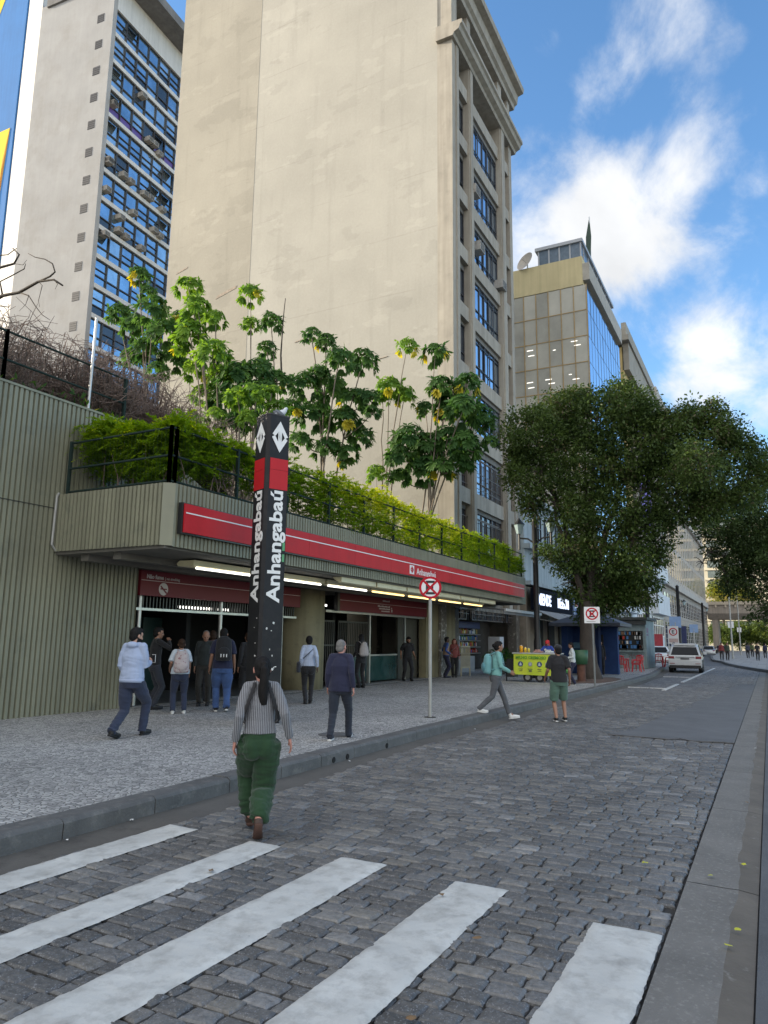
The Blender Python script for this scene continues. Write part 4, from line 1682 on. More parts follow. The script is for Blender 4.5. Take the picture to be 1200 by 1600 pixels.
m.prism([(13.2, 3.48), (10.25, 3.16), (10.25, 2.98), (10.2, 2.98), (10.2, 3.20), (13.2, 3.53)], 'x', 30.9, 36.6)
m.build('canvas', M_awn, aw)
m = MB()
m.box(30.9, 36.6, 10.12, 10.26, 3.10, 3.22)
m.build('front_bar', pm('awning_bar', (0.42, 0.42, 0.42), rough=0.5), aw)

# ---------------------------------------------------------------- glass office block
gb = thing('glass_building', 'tall block with a grey tiled glass side and a blue mirrored street front', 'building', (60.4, 12, 0))
M_gp = pm('yellow_parapet', (0.50, 0.43, 0.25), rough=0.85, var=0.1, scale=0.5, streak=0.12)
m = MB()
m.box(60.5, 76.2, 12.1, 30, 0, 32.2)
m.build('core', pm('core_grey', (0.12, 0.12, 0.115), rough=0.8), gb)
rows = [(32.6 - 2.36 * k) for k in range(13)]
M_side = [glass('side_pane_a', (0.37, 0.36, 0.315), rough=0.35, var=0.15, spec=0.5), glass('side_pane_b', (0.42, 0.41, 0.36), rough=0.35, var=0.15, spec=0.5), glass('side_pane_c', (0.31, 0.305, 0.27), rough=0.35, var=0.2, spec=0.5)]
M_mull = pm('ochre_mullion', (0.34, 0.24, 0.11), rough=0.6, var=0.25)
M_mirror = glass('mirror_blue', (0.42, 0.58, 0.80), rough=0.03, var=0.12, metal=0.92, spec=1.0)
rs = random.Random(5)
for k, zt in enumerate(rows):
    zb = zt - 2.36
    g = MB()
    y = 12.06
    while y < 29:
        g.box(60.40, 60.47, y, y + 1.06, zb + 0.03, zt - 0.03, rs.choices([0, 1, 2], [0.5, 0.3, 0.2])[0])
        y += 1.12
    p = g.build('side_glazing', M_side, gb)
    g = MB()
    g.box(60.36, 60.45, 12.0, 29, zb - 0.035, zb + 0.035)
    g.build('mullion', M_mull, p)
    g = MB()
    x = 60.5
    while x < 76:
        tl = rs.uniform(-0.006, 0.006)
        g.quad((x + 0.02, 12.0 + tl, zb + 0.02), (x + 1.28, 12.0 - tl, zb + 0.02), (x + 1.28, 12.0 - tl, zt - 0.02), (x + 0.02, 12.0 + tl, zt - 0.02))
        x += 1.31
    p = g.build('front_glazing', M_mirror, gb)
    g = MB()
    g.box(60.5, 76.2, 11.99, 12.06, zb - 0.02, zb + 0.02)
    g.build('mullion', M_frame, p)
g = MB()
y = 12.03
while y < 29:
    g.box(60.34, 60.44, y - 0.035, y + 0.035, 2, 32.6)
    y += 1.12
g.build('mullion', M_mull, gb)
g = MB()
x = 60.5
while x < 76:
    g.box(x - 0.02, x + 0.015, 11.985, 12.055, 2, 32.6)
    x += 1.31
g.build('mullion', M_frame, gb)
# a few lit ceiling strips behind the side glazing
M_strip_lit = emit('office_light', (1.0, 0.95, 0.85), 0.85)
for px, py in ((828, 548), (830, 556), (897, 533), (902, 539), (828, 598), (830, 606), (857, 593), (862, 599), (891, 585), (900, 592), (866, 547)):
    p = onX(px, py, 60.38)
    a = MB()
    w = 0.28 if px not in (891, 866) else 0.12
    a.box(60.385, 60.396, p[1] - w, p[1] + w, p[2] - 0.03, p[2] + 0.03)
    a.build('office_light', M_strip_lit, gb)
m = MB()
m.box(60.36, 76.2, 12.3, 29, 32.62, 35.3)
m.build('parapet', M_gp, gb)
m = MB()
m.box(60.40, 76.3, 11.7, 12.3, 33.0, 34.6)
m.box(64, 76.0, 12.8, 22, 35.3, 36.0)
m.build('frieze', pm('frieze_grey', (0.34, 0.32, 0.28), rough=0.8, var=0.2, scale=1.5), gb)
m = MB()
m.box(61.0, 75.5, 12.5, 16.3, 35.3, 37.0)
m.build('penthouse', pm('penthouse_glass', (0.13, 0.17, 0.22), rough=0.2, var=0.2), gb)
m = MB()
m.box(60.8, 75.8, 12.3, 16.6, 37.0, 37.3)
for y in (12.5, 13.45, 14.4, 15.35, 16.3):
    m.box(60.93, 61.0, y - 0.06, y + 0.06, 35.3, 37.0)
for x in range(62, 76, 2):
    m.box(x, x + 0.1, 12.43, 12.5, 35.3, 37.0)
m.build('penthouse_frame', pm('frame_pale', (0.35, 0.37, 0.40), rough=0.5), gb)
p = onX(823, 414, 60.6)
ds = thing('satellite_dish', 'round satellite dish on the yellow parapet of the glass block', 'antenna', (60.9, p[1], 35.3))
m = MB()
dn = Vector((-0.78, 0.42, 0.30)).normalized()
q = dn.to_track_quat('Z', 'Y')
cc = Vector((60.6, p[1], p[2] + 0.2))
vs, fs = [], []
for i in range(7):
    for j in range(24):
        a = 2 * math.pi * j / 24
        r = 0.92 * i / 6
        v = cc + q @ Vector((r * math.cos(a), r * math.sin(a), 0.28 * (r / 0.92) ** 2))
        vs.append(v)
for i in range(6):
    for j in range(24):
        fs.append((i * 24 + j, (i + 1) * 24 + j, (i + 1) * 24 + (j + 1) % 24, i * 24 + (j + 1) % 24))
m.smooth = True
m.add(vs, fs)
m.build('dish', pm('dish_grey', (0.42, 0.38, 0.33), rough=0.6, var=0.15), ds)
m = MB()
m.tube([(60.9, p[1], 35.25), (60.8, p[1], cc.z), (60.66, p[1], cc.z)], 0.06, 8)
m.tube([cc, cc + dn * 0.6], 0.03, 6)
m.build('mast', M_steel, ds)
fl = thing('flagpole', 'flagpole with a furled dark green flag on the roof behind the glass block', 'flagpole', (66, 12.9, 36))
m = MB()
m.tube([(66, 12.6, 36), (66, 12.6, 42.3)], 0.05, 8)
m.build('pole', M_steel, fl)
m = MB()
m.tube([(66, 12.62, 42.0), (65.93, 12.72, 40.2), (65.95, 12.8, 38.2), (66, 12.7, 36.8)], [0.04, 0.26, 0.22, 0.12], 8, ry=[0.03, 0.12, 0.12, 0.05])
m.build('flag', pm('flag_green', (0.035, 0.06, 0.045), rough=0.8), fl)

# ---------------------------------------------------------------- ochre building with purple banners, white balconies below
ob = thing('banner_building', 'ochre edged building with purple banners above and white balconies below', 'building', (80, 12, 0))
m = MB()
m.box(80, 102.0, 12.2, 30, 10.5, 34.2)
m.build('wall', pm('ochre_wall', (0.50, 0.38, 0.17), rough=0.85, var=0.12, scale=0.5, streak=0.15), ob)
m = MB()
m.box(80.0, 102, 11.6, 12.3, 31.5, 34.6)
m.box(79.0, 102, 11.4, 16, 34.6, 35.2)
m.box(79.4, 102, 11.7, 12.2, 35.2, 36.8)
m.build('crown', pm('crown_grey', (0.28, 0.26, 0.22), rough=0.85, var=0.2, scale=1), ob)
for k in range(8):
    m = MB()
    x = 82 + 2.4 * k
    m.box(x, x + 1.3, 12.0, 12.19, 12, 31.0)
    m.build('window_strip', M_glass, ob)
    m = MB()
    m.box(x + 1.3, x + 2.4, 11.8, 12.19, 11, 31.0)
    m.build('fin', pm('fin_grey', (0.40, 0.38, 0.34), rough=0.8, var=0.12), ob)
M_purp = pm('banner_purple', (0.20, 0.14, 0.50), rough=0.7, var=0.15, scale=0.6)
for x0, x1 in ((84.0, 88.3), (89.5, 92.0)):
    m = MB()
    m.box(x0, x1, 11.55, 11.62, 14, 29.0)
    m.build('banner', M_purp, ob)
M_white = pm('white_render', (0.56, 0.60, 0.63), rough=0.8, var=0.1, scale=0.7, streak=0.2)
m = MB()
m.box(66.0, 101.5, 12.0, 26, 0, 11.3)
m.build('podium', M_white, ob)
for x0, x1, z0, z1 in ((78, 88, 8.9, 10.6), (90, 101, 9.4, 11.2), (90, 101.4, 5.2, 7.6), (68, 77, 4.6, 7.3)):
    m = MB()
    m.box(x0, x1, 11.1, 12.0, z0, z1)
    m.build('balcony', M_white, ob)
for x0, x1, z0, z1 in ((69, 76, 7.5, 9.6), (91, 100.5, 2.6, 4.9), (80, 88, 2.8, 6.8)):
    m = MB()
    m.box(x0, x1, 11.93, 12.03, z0, z1)
    w = m.build('window', M_glass, ob)
    f = MB()
    split_windows(f, x0, x1, 11.9, z0, z1, 6, (0.55,), 0.12, 0.03)
    f.build('frame', M_wht, w)

# ---------------------------------------------------------------- long stone building
sb_ = thing('stone_building', 'long grey stone building with regular rows of tall windows further up the street', 'building', (103, 12, 0))
M_ash = pm('ashlar', (0.36, 0.325, 0.28), rough=0.9, var=0.12, scale=0.8, streak=0.2)
M_ash_hi = pm('ashlar_pale', (0.42, 0.39, 0.35), rough=0.9, var=0.10, scale=0.6, streak=0.15)
m = MB()
m.box(102.2, 181, 12.1, 40, 0, 9.7)
m.build('base', M_ash, sb_)
m = MB()
m.box(102.2, 181, 12.25, 40, 9.7, 36)
m.build('wall', M_ash_hi, sb_)
m = MB()
m.box(101.9, 181.3, 11.6, 12.3, 9.6, 10.6)
m.box(101.9, 181.3, 11.7, 12.3, 22.8, 23.5)
m.box(101.9, 181.3, 11.4, 12.6, 35.0, 36.6)
for k in range(15):
    m.box(102.2, 181, 12.04, 12.105, 0.55 + 0.62 * k, 0.60 + 0.62 * k)
m.build('string_course', M_ash_hi, sb_)
cnt = 0
rest = MB()
rf = MB()
for zi, (z0, z1, w) in enumerate(((1.4, 4.6, 1.5), (5.9, 8.7, 1.4), (11.6, 15.6, 1.45), (16.4, 21.8, 1.45), (24.5, 28.0, 1.4), (29.5, 33.5, 1.4))):
    for k in range(25):
        x = 104 + 3.1 * k
        if zi < 4 and cnt < 99:
            m = MB()
            m.box(x, x + w, 12.06 if z1 < 9 else 12.22, 12.3, z0, z1)
            o = m.build('window', M_glass, sb_)
            cnt += 1
        else:
            rest.box(x, x + w, 12.06 if z1 < 9 else 12.22, 12.3, z0, z1)
o = rest.build('window_rows', M_glass, sb_)
o['kind'] = 'stuff'
m = MB()
for k in range(26):
    x = 104 - 1.2 + 3.1 * k
    m.box(x, x + 0.7, 12.17, 12.26, 10.6, 22.8)
    m.box(x + 0.1, x + 0.6, 12.18, 12.26, 23.5, 35.0)
m.build('pilaster', M_ash_hi, sb_)

# ---------------------------------------------------------------- overpass and the block beyond
ov = thing('overpass', 'concrete road overpass with a railing crossing the far end of the street', 'bridge', (180, -10, 0))
M_ovc = pm('overpass_concrete', (0.30, 0.26, 0.22), rough=0.9, var=0.15, scale=0.5, streak=0.2)
m = MB()
m.prism([(181.2, 7.3), (189.5, 7.3), (191.5, 8.5), (191.5, 10.4), (180, 10.4), (180, 8.5)], 'y', -70, 12.0)
m.build('deck', M_ovc, ov)
m = MB()
m.box(179.6, 180.2, -70, 12.0, 10.4, 11.1)
for y in range(-70, 12, 2):
    m.box(179.65, 179.95, y, y + 0.35, 9.8, 10.4)
m.build('edge_beam', pm('edge_beam', (0.42, 0.36, 0.28), rough=0.85, var=0.2), ov)
m = MB()
for y in range(-70, 13, 2):
    m.tube([(179.9, y, 11.1), (179.9, y, 12.2)], 0.05, 5)
for z in (11.5, 11.85, 12.2):
    m.tube([(179.9, -70, z), (179.9, 12, z)], 0.04, 5)
m.build('railing', pm('railing_ochre', (0.42, 0.30, 0.10), rough=0.6), ov)
for y in (10.6, -24):
    m = MB()
    m.box(181.5, 189, y - 0.6, y + 0.6, 0, 7.3)
    m.build('pier', M_ovc, ov)
ap = thing('apartment_block', 'cream apartment block with a grid of windows beyond the overpass', 'building', (230, 8, 0))
M_cream = pm('cream_render', (0.55, 0.50, 0.38), rough=0.85, var=0.1, scale=0.3)
m = MB()
m.box(230, 250, -1.5, 40, 0, 37)
m.build('wall', M_cream, ap)
for k in range(12):
    for q in range(3):
        m = MB()
        y = 3.2 + 4.0 * q
        m.box(229.85, 230.02, y, y + 3.3, 3.2 + 2.9 * k, 5.2 + 2.9 * k)
        m.build('window', glass('apt_glass', (0.14, 0.17, 0.16), rough=0.2, var=0.5), ap)
m = MB()
for k in range(13):
    m.box(229.6, 230.02, 2.6, 15.4, 2.4 + 2.9 * k, 2.75 + 2.9 * k)
m.build('ledge', M_cream, ap)

# ================================================================== TERRACE, HEDGE, TREES
def sstep(a, b_, x):
    t = min(max((x - a) / (b_ - a), 0), 1)
    return t * t * (3 - 2 * t)


def soil_z(x, y):
    return 6.62 - 1.80 * sstep(14.0, 19.5, x) + 0.06 * mnoise.noise((x * 0.8, y * 0.8, 0))


M_soil = pm('garden_soil', (0.045, 0.05, 0.025), rough=0.95, var=0.4, scale=3, bump=0.8, bscale=20, col2=(0.07, 0.05, 0.03), c2scale=2)
xs = np.linspace(-8, 33.5, 60)
ys = np.linspace(13.72, 52, 40)
vs = [(x, y, soil_z(x, y)) for x in xs for y in ys]
fs = [(i * 40 + j, (i + 1) * 40 + j, (i + 1) * 40 + j + 1, i * 40 + j + 1) for i in range(59) for j in range(39)]
mb = MB()
mb.add(vs, fs)
mb.box(10.72, 33.9, 10.5, 13.74, 4.60, 4.74)
mb.box(15.6, 33.5, 13.70, 13.78, 3.6, 4.9)
tag(mb.build('terrace', M_soil), kind='structure')


def leaves(C, D, Nn, Ln, Wd):
    """rhombic leaves: base C, direction D, blade normal Nn, length, width -> verts, faces"""
    C, D, Nn = np.asarray(C), np.asarray(D), np.asarray(Nn)
    D = D / np.linalg.norm(D, axis=1, keepdims=True)
    S = np.cross(D, Nn)
    S = S / (np.linalg.norm(S, axis=1, keepdims=True) + 1e-9)
    Ln, Wd = np.asarray(Ln)[:, None], np.asarray(Wd)[:, None]
    U = np.cross(S, D)
    mid = C + D * Ln * 0.5 + U * Ln * 0.06
    V = np.stack([C, mid + S * Wd * 0.5, C + D * Ln, mid - S * Wd * 0.5], 1).reshape(-1, 3)
    F = np.arange(len(C) * 4).reshape(-1, 4)
    return V, F


class Foliage:
    def __init__(s):
        s.V, s.F, s.T, s.n = [], [], [], 0

    def add(s, V, F, T):
        s.V.append(V)
        s.F.append(F + s.n)
        s.T.append(np.asarray(T))
        s.n += len(V)

    def build(s, name, mat, parent):
        return np_mesh(name, np.vstack(s.V), np.vstack(s.F), mat, parent=parent, tint=np.concatenate(s.T))


def unit(n):
    v = rng.normal(size=(n, 3))
    return v / np.linalg.norm(v, axis=1, keepdims=True)


def clumps(fo, centres, rad_, per, ln, wd, droop=0.0, up=0.6, tint=None):
    """leaf clumps: per leaves round every centre"""
    k = len(centres)
    C = np.repeat(np.asarray(centres), per, 0)
    R = np.repeat(np.asarray(rad_), per)
    off = unit(k * per) * (rng.random((k * per, 1)) ** 0.45) * R[:, None]
    off[:, 2] *= 0.75
    D = off / (R[:, None] + 1e-6) + unit(k * per) * 0.8
    D[:, 2] -= droop
    N_ = unit(k * per)
    N_[:, 2] = np.abs(N_[:, 2]) + up
    l_ = ln * rng.uniform(0.5, 1.45, k * per)
    V, F = leaves(C + off, D, N_, l_, l_ * wd)
    if tint is None:
        t = np.repeat(rng.random(k), per) * 0.6 + rng.random(k * per) * 0.4
    else:
        t = np.repeat(np.asarray(tint), per) + rng.normal(0, 0.08, k * per)
    fo.add(V, F, np.clip(t, 0, 1))


M_bark = pm('bark', (0.050, 0.041, 0.034), rough=0.95, var=0.35, scale=4, bump=0.9, bscale=18, stretch=(2, 2, 0.4), bdist=0.03)
M_bark_pale = pm('bark_pale', (0.17, 0.14, 0.11), rough=0.9, var=0.3, scale=5, bump=0.5, bscale=22)
M_twig = pm('dry_twig', (0.16, 0.115, 0.095), rough=0.95, var=0.35, scale=3)
M_crown = leaf_mat('crown_leaves', (0.026, 0.052, 0.014), (0.085, 0.130, 0.032), (0.10, 0.088, 0.05), trans=0.34)
M_crown_r = leaf_mat('crown_leaves_dark', (0.020, 0.040, 0.014), (0.060, 0.095, 0.028), (0.085, 0.11, 0.035), trans=0.30)
M_hedge = leaf_mat('hedge_leaves', (0.055, 0.135, 0.014), (0.19, 0.30, 0.022), (0.42, 0.46, 0.04), trans=0.5)
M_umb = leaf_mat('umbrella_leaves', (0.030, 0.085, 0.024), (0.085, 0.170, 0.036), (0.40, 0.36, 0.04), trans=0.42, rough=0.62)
M_umb_b = leaf_mat('umbrella_leaves_bright', (0.07, 0.165, 0.028), (0.19, 0.31, 0.045), (0.42, 0.40, 0.05), trans=0.5, rough=0.62)  # brighter copy of the umbrella leaves, sunlit tone put into the colour
M_far = leaf_mat('far_leaves', (0.11, 0.15, 0.02), (0.24, 0.25, 0.04), (0.40, 0.30, 0.05), trans=0.4)
M_far_dk = leaf_mat('far_leaves_green', (0.04, 0.075, 0.02), (0.12, 0.17, 0.035), (0.22, 0.25, 0.05), trans=0.35)


def curve3(a, b_, bow=(0, 0, 0), n=7):
    a, b_, bow = Vector([float(c) for c in a]), Vector([float(c) for c in b_]), Vector(bow)
    return [a.lerp(b_, i / (n - 1)) + bow * (4 * (i / (n - 1)) * (1 - i / (n - 1))) for i in range(n)]


def wiggle(pts, amp, seed):
    return [p + Vector((mnoise.noise((i * 0.9 + seed, 1, 0)), mnoise.noise((i * 0.9 + seed, 5, 0)), 0)) * amp * min(i, 1) for i, p in enumerate(pts)]


# ---------------------------------------------------------------- big street tree over the pavement
def street_tree(name, label, base, blobs, fork, trunk_r, mat, leaf, per=40, cl=0.42, density=1.0, gaps=0.35, cat='tree', group=None, fork_z=3.2, lean=(0, 0)):
    t = thing(name, label, cat, base, group=group)
    B = Vector([float(c) for c in base])
    fo = Foliage()
    wood = MB()
    wood.smooth = True
    top = B + Vector((lean[0], lean[1], fork_z))
    tr = wiggle(curve3(B - Vector((0, 0, 0.2)), top, (0.12, 0.1, 0), 9), 0.12, base[0])
    wood.tube(tr, [trunk_r * k for k in (1.55, 1.15, 1.0, 0.95, 0.9, 0.88, 0.86, 0.84, 0.8)], 14)
    limbs = MB()
    limbs.smooth = True
    main = sorted(range(len(blobs)), key=lambda i: -blobs[i][1])
    nodes = []
    for i in main[:fork]:
        c, r = blobs[i]
        p = wiggle(curve3(top - Vector((0, 0, 0.5)), c, (0, 0, 0.5), 8), 0.35, i * 3.3)
        limbs.tube(p, np.linspace(trunk_r * 0.38, 0.035, 8), 8)
        nodes += p[3:]
    for i in main[fork:]:
        c = Vector([float(q) for q in blobs[i][0]])
        q = min(nodes, key=lambda n_: (n_ - c).length) if nodes else top
        p = wiggle(curve3(q, c, (0, 0, 0.2), 6), 0.25, i * 2.1)
        limbs.tube(p, np.linspace(0.06, 0.02, 6), 6)
        nodes += p[2:]
    allc, allr = [], []
    for c, r in blobs:
        k = int(density * 26 * r ** 2) + 4
        u = unit(k)
        rr = r * (0.35 + 0.7 * rng.random((k, 1)) ** 0.5)
        P = np.asarray(c)[None] + u * rr * np.array([1, 1, 0.85])
        for q in P:
            if mnoise.noise(tuple(q * 0.55)) < -gaps:
                continue
            allc.append(q)
            allr.append(cl * rng.uniform(0.6, 1.35))
        for q in P[:6]:
            qv = Vector([float(z) for z in q])
            n_ = min(nodes, key=lambda a: (a - qv).length)
            limbs.tube(curve3(n_, qv, (0, 0, 0.1), 4), [0.03, 0.022, 0.016, 0.01], 5)
    allc = np.array(allc)
    tint = np.array([0.5 + 0.55 * mnoise.noise(tuple(q * 0.7)) for q in allc]) + rng.normal(0, 0.15, len(allc))
    tint = np.where(rng.random(len(allc)) < 0.08, 0.98, np.clip(tint, 0, 0.88))
    clumps(fo, allc, allr, per, leaf, 0.5, droop=0.3, up=0.5, tint=tint)
    wood.build('trunk', M_bark, t)
    limbs.build('limbs', M_bark, t)
    fo.build('crown', mat, t)
    return t


def px_blobs(lst, X):
    out = []
    for px, py, r, dx in lst:
        p = onX(px, py, X + dx)
        dep = float((p - CAM) @ FWD)
        out.append((p, r * dep / FPX))
    return out


bl = px_blobs([(830, 680, 50, -1.5), (880, 645, 42, 0), (930, 655, 52, 0), (985, 645, 42, 1), (840, 740, 52, -1.5), (915, 725, 62, 0), (990, 715, 60, 1), (1050, 695, 52, 1), (1108, 690, 46, 1.5), (1148, 730, 36, 1.5),
               (1060, 775, 52, 1), (1118, 775, 36, 1.5), (955, 800, 46, 0), (895, 800, 30, -1), (1010, 830, 40, 1), (940, 872, 42, 0), (990, 885, 30, 0), (885, 880, 18, -1), (858, 862, 14, -1.5), (972, 612, 20, 1),
               (1112, 645, 20, 1.5), (800, 715, 22, -1.5), (1090, 730, 44, -1), (1075, 655, 30, 1), (1140, 680, 30, 1.5), (1165, 770, 26, 1.5), (1190, 740, 26, 2), (1180, 700, 18, 2), (1100, 800, 30, 1), (960, 930, 22, 0.5), (835, 795, 16, -1), (905, 620, 16, 0), (1030, 660, 26, 1), (925, 925, 26, 0), (905, 900, 24, 0.5), (975, 915, 24, 0.5), (1010, 905, 16, 0.8), (1030, 870, 16, 1), (900, 850, 28, -0.5), (920, 960, 16, 0.8), (900, 912, 28, 0), (942, 940, 26, 0.5), (972, 935, 22, 0.6), (955, 905, 30, 0.4), (1002, 935, 18, 0.8), (925, 900, 30, 0)], 33.0)
street_tree('street_tree', 'large dark green street tree with thick trunk beside the green bin', (32.6, 6.9, PAVE), bl, 8, 0.36, M_crown, 0.15, per=44, cl=0.46, density=2.9, gaps=0.40, fork_z=3.4, lean=(0.1, 0.1))
bl = px_blobs([(1150, 850, 38, 0), (1192, 800, 40, 2), (1125, 885, 24, -1), (1185, 905, 42, 0), (1235, 850, 60, 2), (1205, 960, 30, -2), (1175, 765, 24, 2), (1215, 730, 36, 3), (1112, 862, 16, -1), (1240, 920, 50, 0), (1140, 915, 15, -1), (1122, 822, 32, -1), (1098, 880, 16, -2), (1160, 785, 36, 0), (1205, 870, 46, 0), (1150, 900, 22, 0), (1112, 790, 22, -1), (1180, 840, 40, 1)], 47.0)
street_tree('street_tree', 'dark tree hanging over the right edge of the street beyond the kerb corner', (49, -4.6, PAVE), bl, 5, 0.35, M_crown_r, 0.17, per=40, cl=0.55, density=1.7, gaps=0.3, fork_z=4.0)

# trees lit by the sun beyond the overpass
for i, (px, py, r, X, mat, lab, bz) in enumerate(((1128, 918, 22, 205, M_far, 'rounded yellow green tree showing above the overpass railing, left one', 0), (1166, 928, 17, 212, M_far, 'small golden green tree above the overpass railing, right one', 0),
                                                  (1122, 985, 20, 200, M_far_dk, 'green tree seen under the overpass at the left', 0), (1155, 984, 24, 205, M_far_dk, 'green tree seen under the overpass in the middle', 0), (1192, 982, 24, 202, M_far_dk, 'green tree seen under the overpass at the right', 0))):
    b0 = px_blobs([(px, py, r * 0.7, 0), (px - r * 0.5, py + r * 0.3, r * 0.5, 2), (px + r * 0.6, py + r * 0.3, r * 0.5, -2), (px, py + r * 0.6, r * 0.6, 1)], X)
    p = onX(px, py, X)
    street_tree('tree', lab, (X, p[1], 0), b0, 2, 0.35, mat, 0.55, per=18, cl=1.1, density=0.5, gaps=0.5, fork_z=max(1.5, p[2] - 4), group='trees beyond the overpass')

# ---------------------------------------------------------------- hedge on the canopy, in its wire fence
def hedge(label, spots, stems, tintf):
    t = thing('hedge', label, 'hedge', (float(spots[0][0]), float(spots[0][1]), 4.74))
    fo = Foliage()
    k = len(spots)
    P = np.array(spots)
    nl = 9
    D = unit(k) * 0.9
    D[:, 2] = rng.uniform(-0.35, 0.9, k)
    D /= np.linalg.norm(D, axis=1, keepdims=True)
    L_ = rng.uniform(0.18, 0.40, k)
    tb = np.array([tintf(p) for p in P]) + rng.normal(0, 0.12, k)
    for s_ in range(nl):
        f = (s_ + 0.5) / nl
        for sgn in (-1, 1):
            C = P + D * (L_ * f)[:, None]
            C[:, 2] -= 0.12 * f * f * L_ / 0.3
            side = np.cross(D, np.array([0, 0, 1.0]) + unit(k) * 0.5) * sgn
            dd = D * 0.7 + side + unit(k) * 0.25
            nn = unit(k) * 0.6 + np.array([0, 0, 1.0])
            ln = rng.uniform(0.06, 0.10, k) * (1.1 - 0.4 * f)
            V, F = leaves(C, dd, nn, ln, ln * 0.48)
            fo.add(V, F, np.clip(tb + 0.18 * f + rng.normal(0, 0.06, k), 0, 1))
    fo.build('foliage', M_hedge, t)
    for (a, b_) in stems:
        m = MB()
        m.tube(wiggle(curve3(a, b_, (0, 0, 0), 6), 0.06, a[0] * 7), np.linspace(0.016, 0.006, 6), 5)
        m.build('stem', M_twig, t)


def htop(x):
    return float(np.interp(x, [10.5, 12, 13.5, 15.5, 18, 19.5, 21, 23, 26, 29, 32, 34], [6.25, 6.05, 6.12, 6.22, 6.2, 6.38, 6.2, 6.12, 6.1, 6.1, 6.0, 5.7])) + 0.14 * mnoise.noise((x * 1.9, 3, 0))


sp, stm = [], []
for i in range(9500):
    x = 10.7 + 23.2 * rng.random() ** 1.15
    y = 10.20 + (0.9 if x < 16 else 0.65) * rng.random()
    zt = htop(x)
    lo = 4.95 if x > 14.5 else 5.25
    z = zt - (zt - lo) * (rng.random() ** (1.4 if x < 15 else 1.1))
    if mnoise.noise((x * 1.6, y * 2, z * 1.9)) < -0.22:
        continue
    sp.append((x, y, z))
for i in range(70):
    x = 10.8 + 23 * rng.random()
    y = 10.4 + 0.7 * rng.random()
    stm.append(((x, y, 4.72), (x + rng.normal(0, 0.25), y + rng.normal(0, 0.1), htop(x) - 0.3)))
hedge('long feathery yellow green hedge above the red fascia sign', sp, stm, lambda p: 0.42 + 0.32 * sstep(14.5, 18.5, p[0]) * (1 - sstep(25, 30, p[0])) + 0.25 * (p[2] - 5.4))  # tint carries the sunlit middle stretch in leaf colour; leaves also lighter upwards
sp, stm = [], []
for i in range(3600):
    y = 10.5 + 2.7 * rng.random()
    x = 10.62 + 0.9 * rng.random()
    zt = 6.15 + 0.25 * mnoise.noise((y * 2, 8, 0)) + (0.28 if y > 12.2 else 0)
    z = zt - 1.15 * rng.random() ** 1.7
    if mnoise.noise((x * 2, y * 1.8, z * 1.9)) < -0.15:
        continue
    sp.append((x, y, z))
for i in range(16):
    y = 10.6 + 2.5 * rng.random()
    x = 10.8 + 0.5 * rng.random()
    stm.append(((x, y, 4.72), (x + rng.normal(0, 0.15), y + rng.normal(0, 0.25), 5.9)))
for q in range(3):
    pass
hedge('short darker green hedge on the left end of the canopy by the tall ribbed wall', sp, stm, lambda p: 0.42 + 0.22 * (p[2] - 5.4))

# low plants behind the hedge and on the slope
fo = Foliage()
cs = []
for i in range(1500):
    x = rng.uniform(8.5, 33)
    y = rng.uniform(13.8, 24) if x > 12.5 else rng.uniform(13.75, 17)
    cs.append((x, y, soil_z(x, y) + rng.uniform(0.05, 0.45)))
clumps(fo, cs, rng.uniform(0.2, 0.45, len(cs)), 14, 0.16, 0.35, droop=-0.2)
gc = fo.build('ground_cover', M_umb, None)
tag(gc, 'low dark green plants covering the terrace slope', 'plants', kind='stuff')

M_fence = pm('fence_green', (0.016, 0.030, 0.026), rough=0.8, var=0.2, spec=0.2)


def wire_fence(label, path, h, rails, post_step, base_z, double_ends=True, r=0.03):
    a = thing('fence', label, 'fence', (float(path[0][0]), float(path[0][1]), base_z(path[0][0])))
    rl = MB()
    wr = MB()
    for (p, q) in zip(path[:-1], path[1:]):
        P, Q = Vector((p[0], p[1], 0)), Vector((q[0], q[1], 0))
        L_ = (Q - P).length
        n = max(1, round(L_ / post_step))
        for i in range(n + 1):
            c = P.lerp(Q, i / n)
            z = base_z(c.x)
            m = MB()
            m.box(c.x - r, c.x + r, c.y - r, c.y + r, z, z + h + 0.02)
            m.build('post', M_fence, a)
        for rz in rails:
            rl.tube([(P.x, P.y, base_z(P.x) + rz), (Q.x, Q.y, base_z(Q.x) + rz)], r * 0.85, 6)
        nv = int(L_ / 0.10)
        for i in range(nv):
            c = P.lerp(Q, (i + 0.5) / nv)
            z = base_z(c.x)
            wr.tube([(c.x, c.y, z + 0.04), (c.x, c.y, z + h)], 0.0022, 3, caps=False)
    rl.build('rail', M_fence, a)
    o = wr.build('wire_mesh', M_fence, a)
    return a


wire_fence('dark green wire fence standing on the canopy edge in front of the hedge', [(10.47, 13.2), (10.47, 10.30), (10.6, 10.28), (33.8, 10.28)], 1.17, (1.15, 0.58, 0.06), 1.95, lambda x: 4.79)
wire_fence('dark green wire fence on top of the tall ribbed wall at the left', [(3, 13.62), (6.1, 13.62), (9.0, 13.62), (12.2, 13.62)], 1.18, (1.16, 0.55, 0.05), 2.9, lambda x: 6.88)
wire_fence('short dark green wire fence running down the slope behind the ribbed wall', [(12.25, 13.7), (13.4, 15.0), (15.2, 15.6)], 1.15, (1.13, 0.55), 1.5, lambda x: 6.95 - 0.46 * max(0, x - 12.25))
tag(MB().tube([(11.03, 13.47, 6.85), (11.06, 13.47, 9.15)], 0.032, 10).build('steel_pole', pm('galv_pole', (0.45, 0.45, 0.44), rough=0.4, metal=0.5, var=0.1)), 'thin pale steel pole standing on the tall ribbed wall', 'pole')


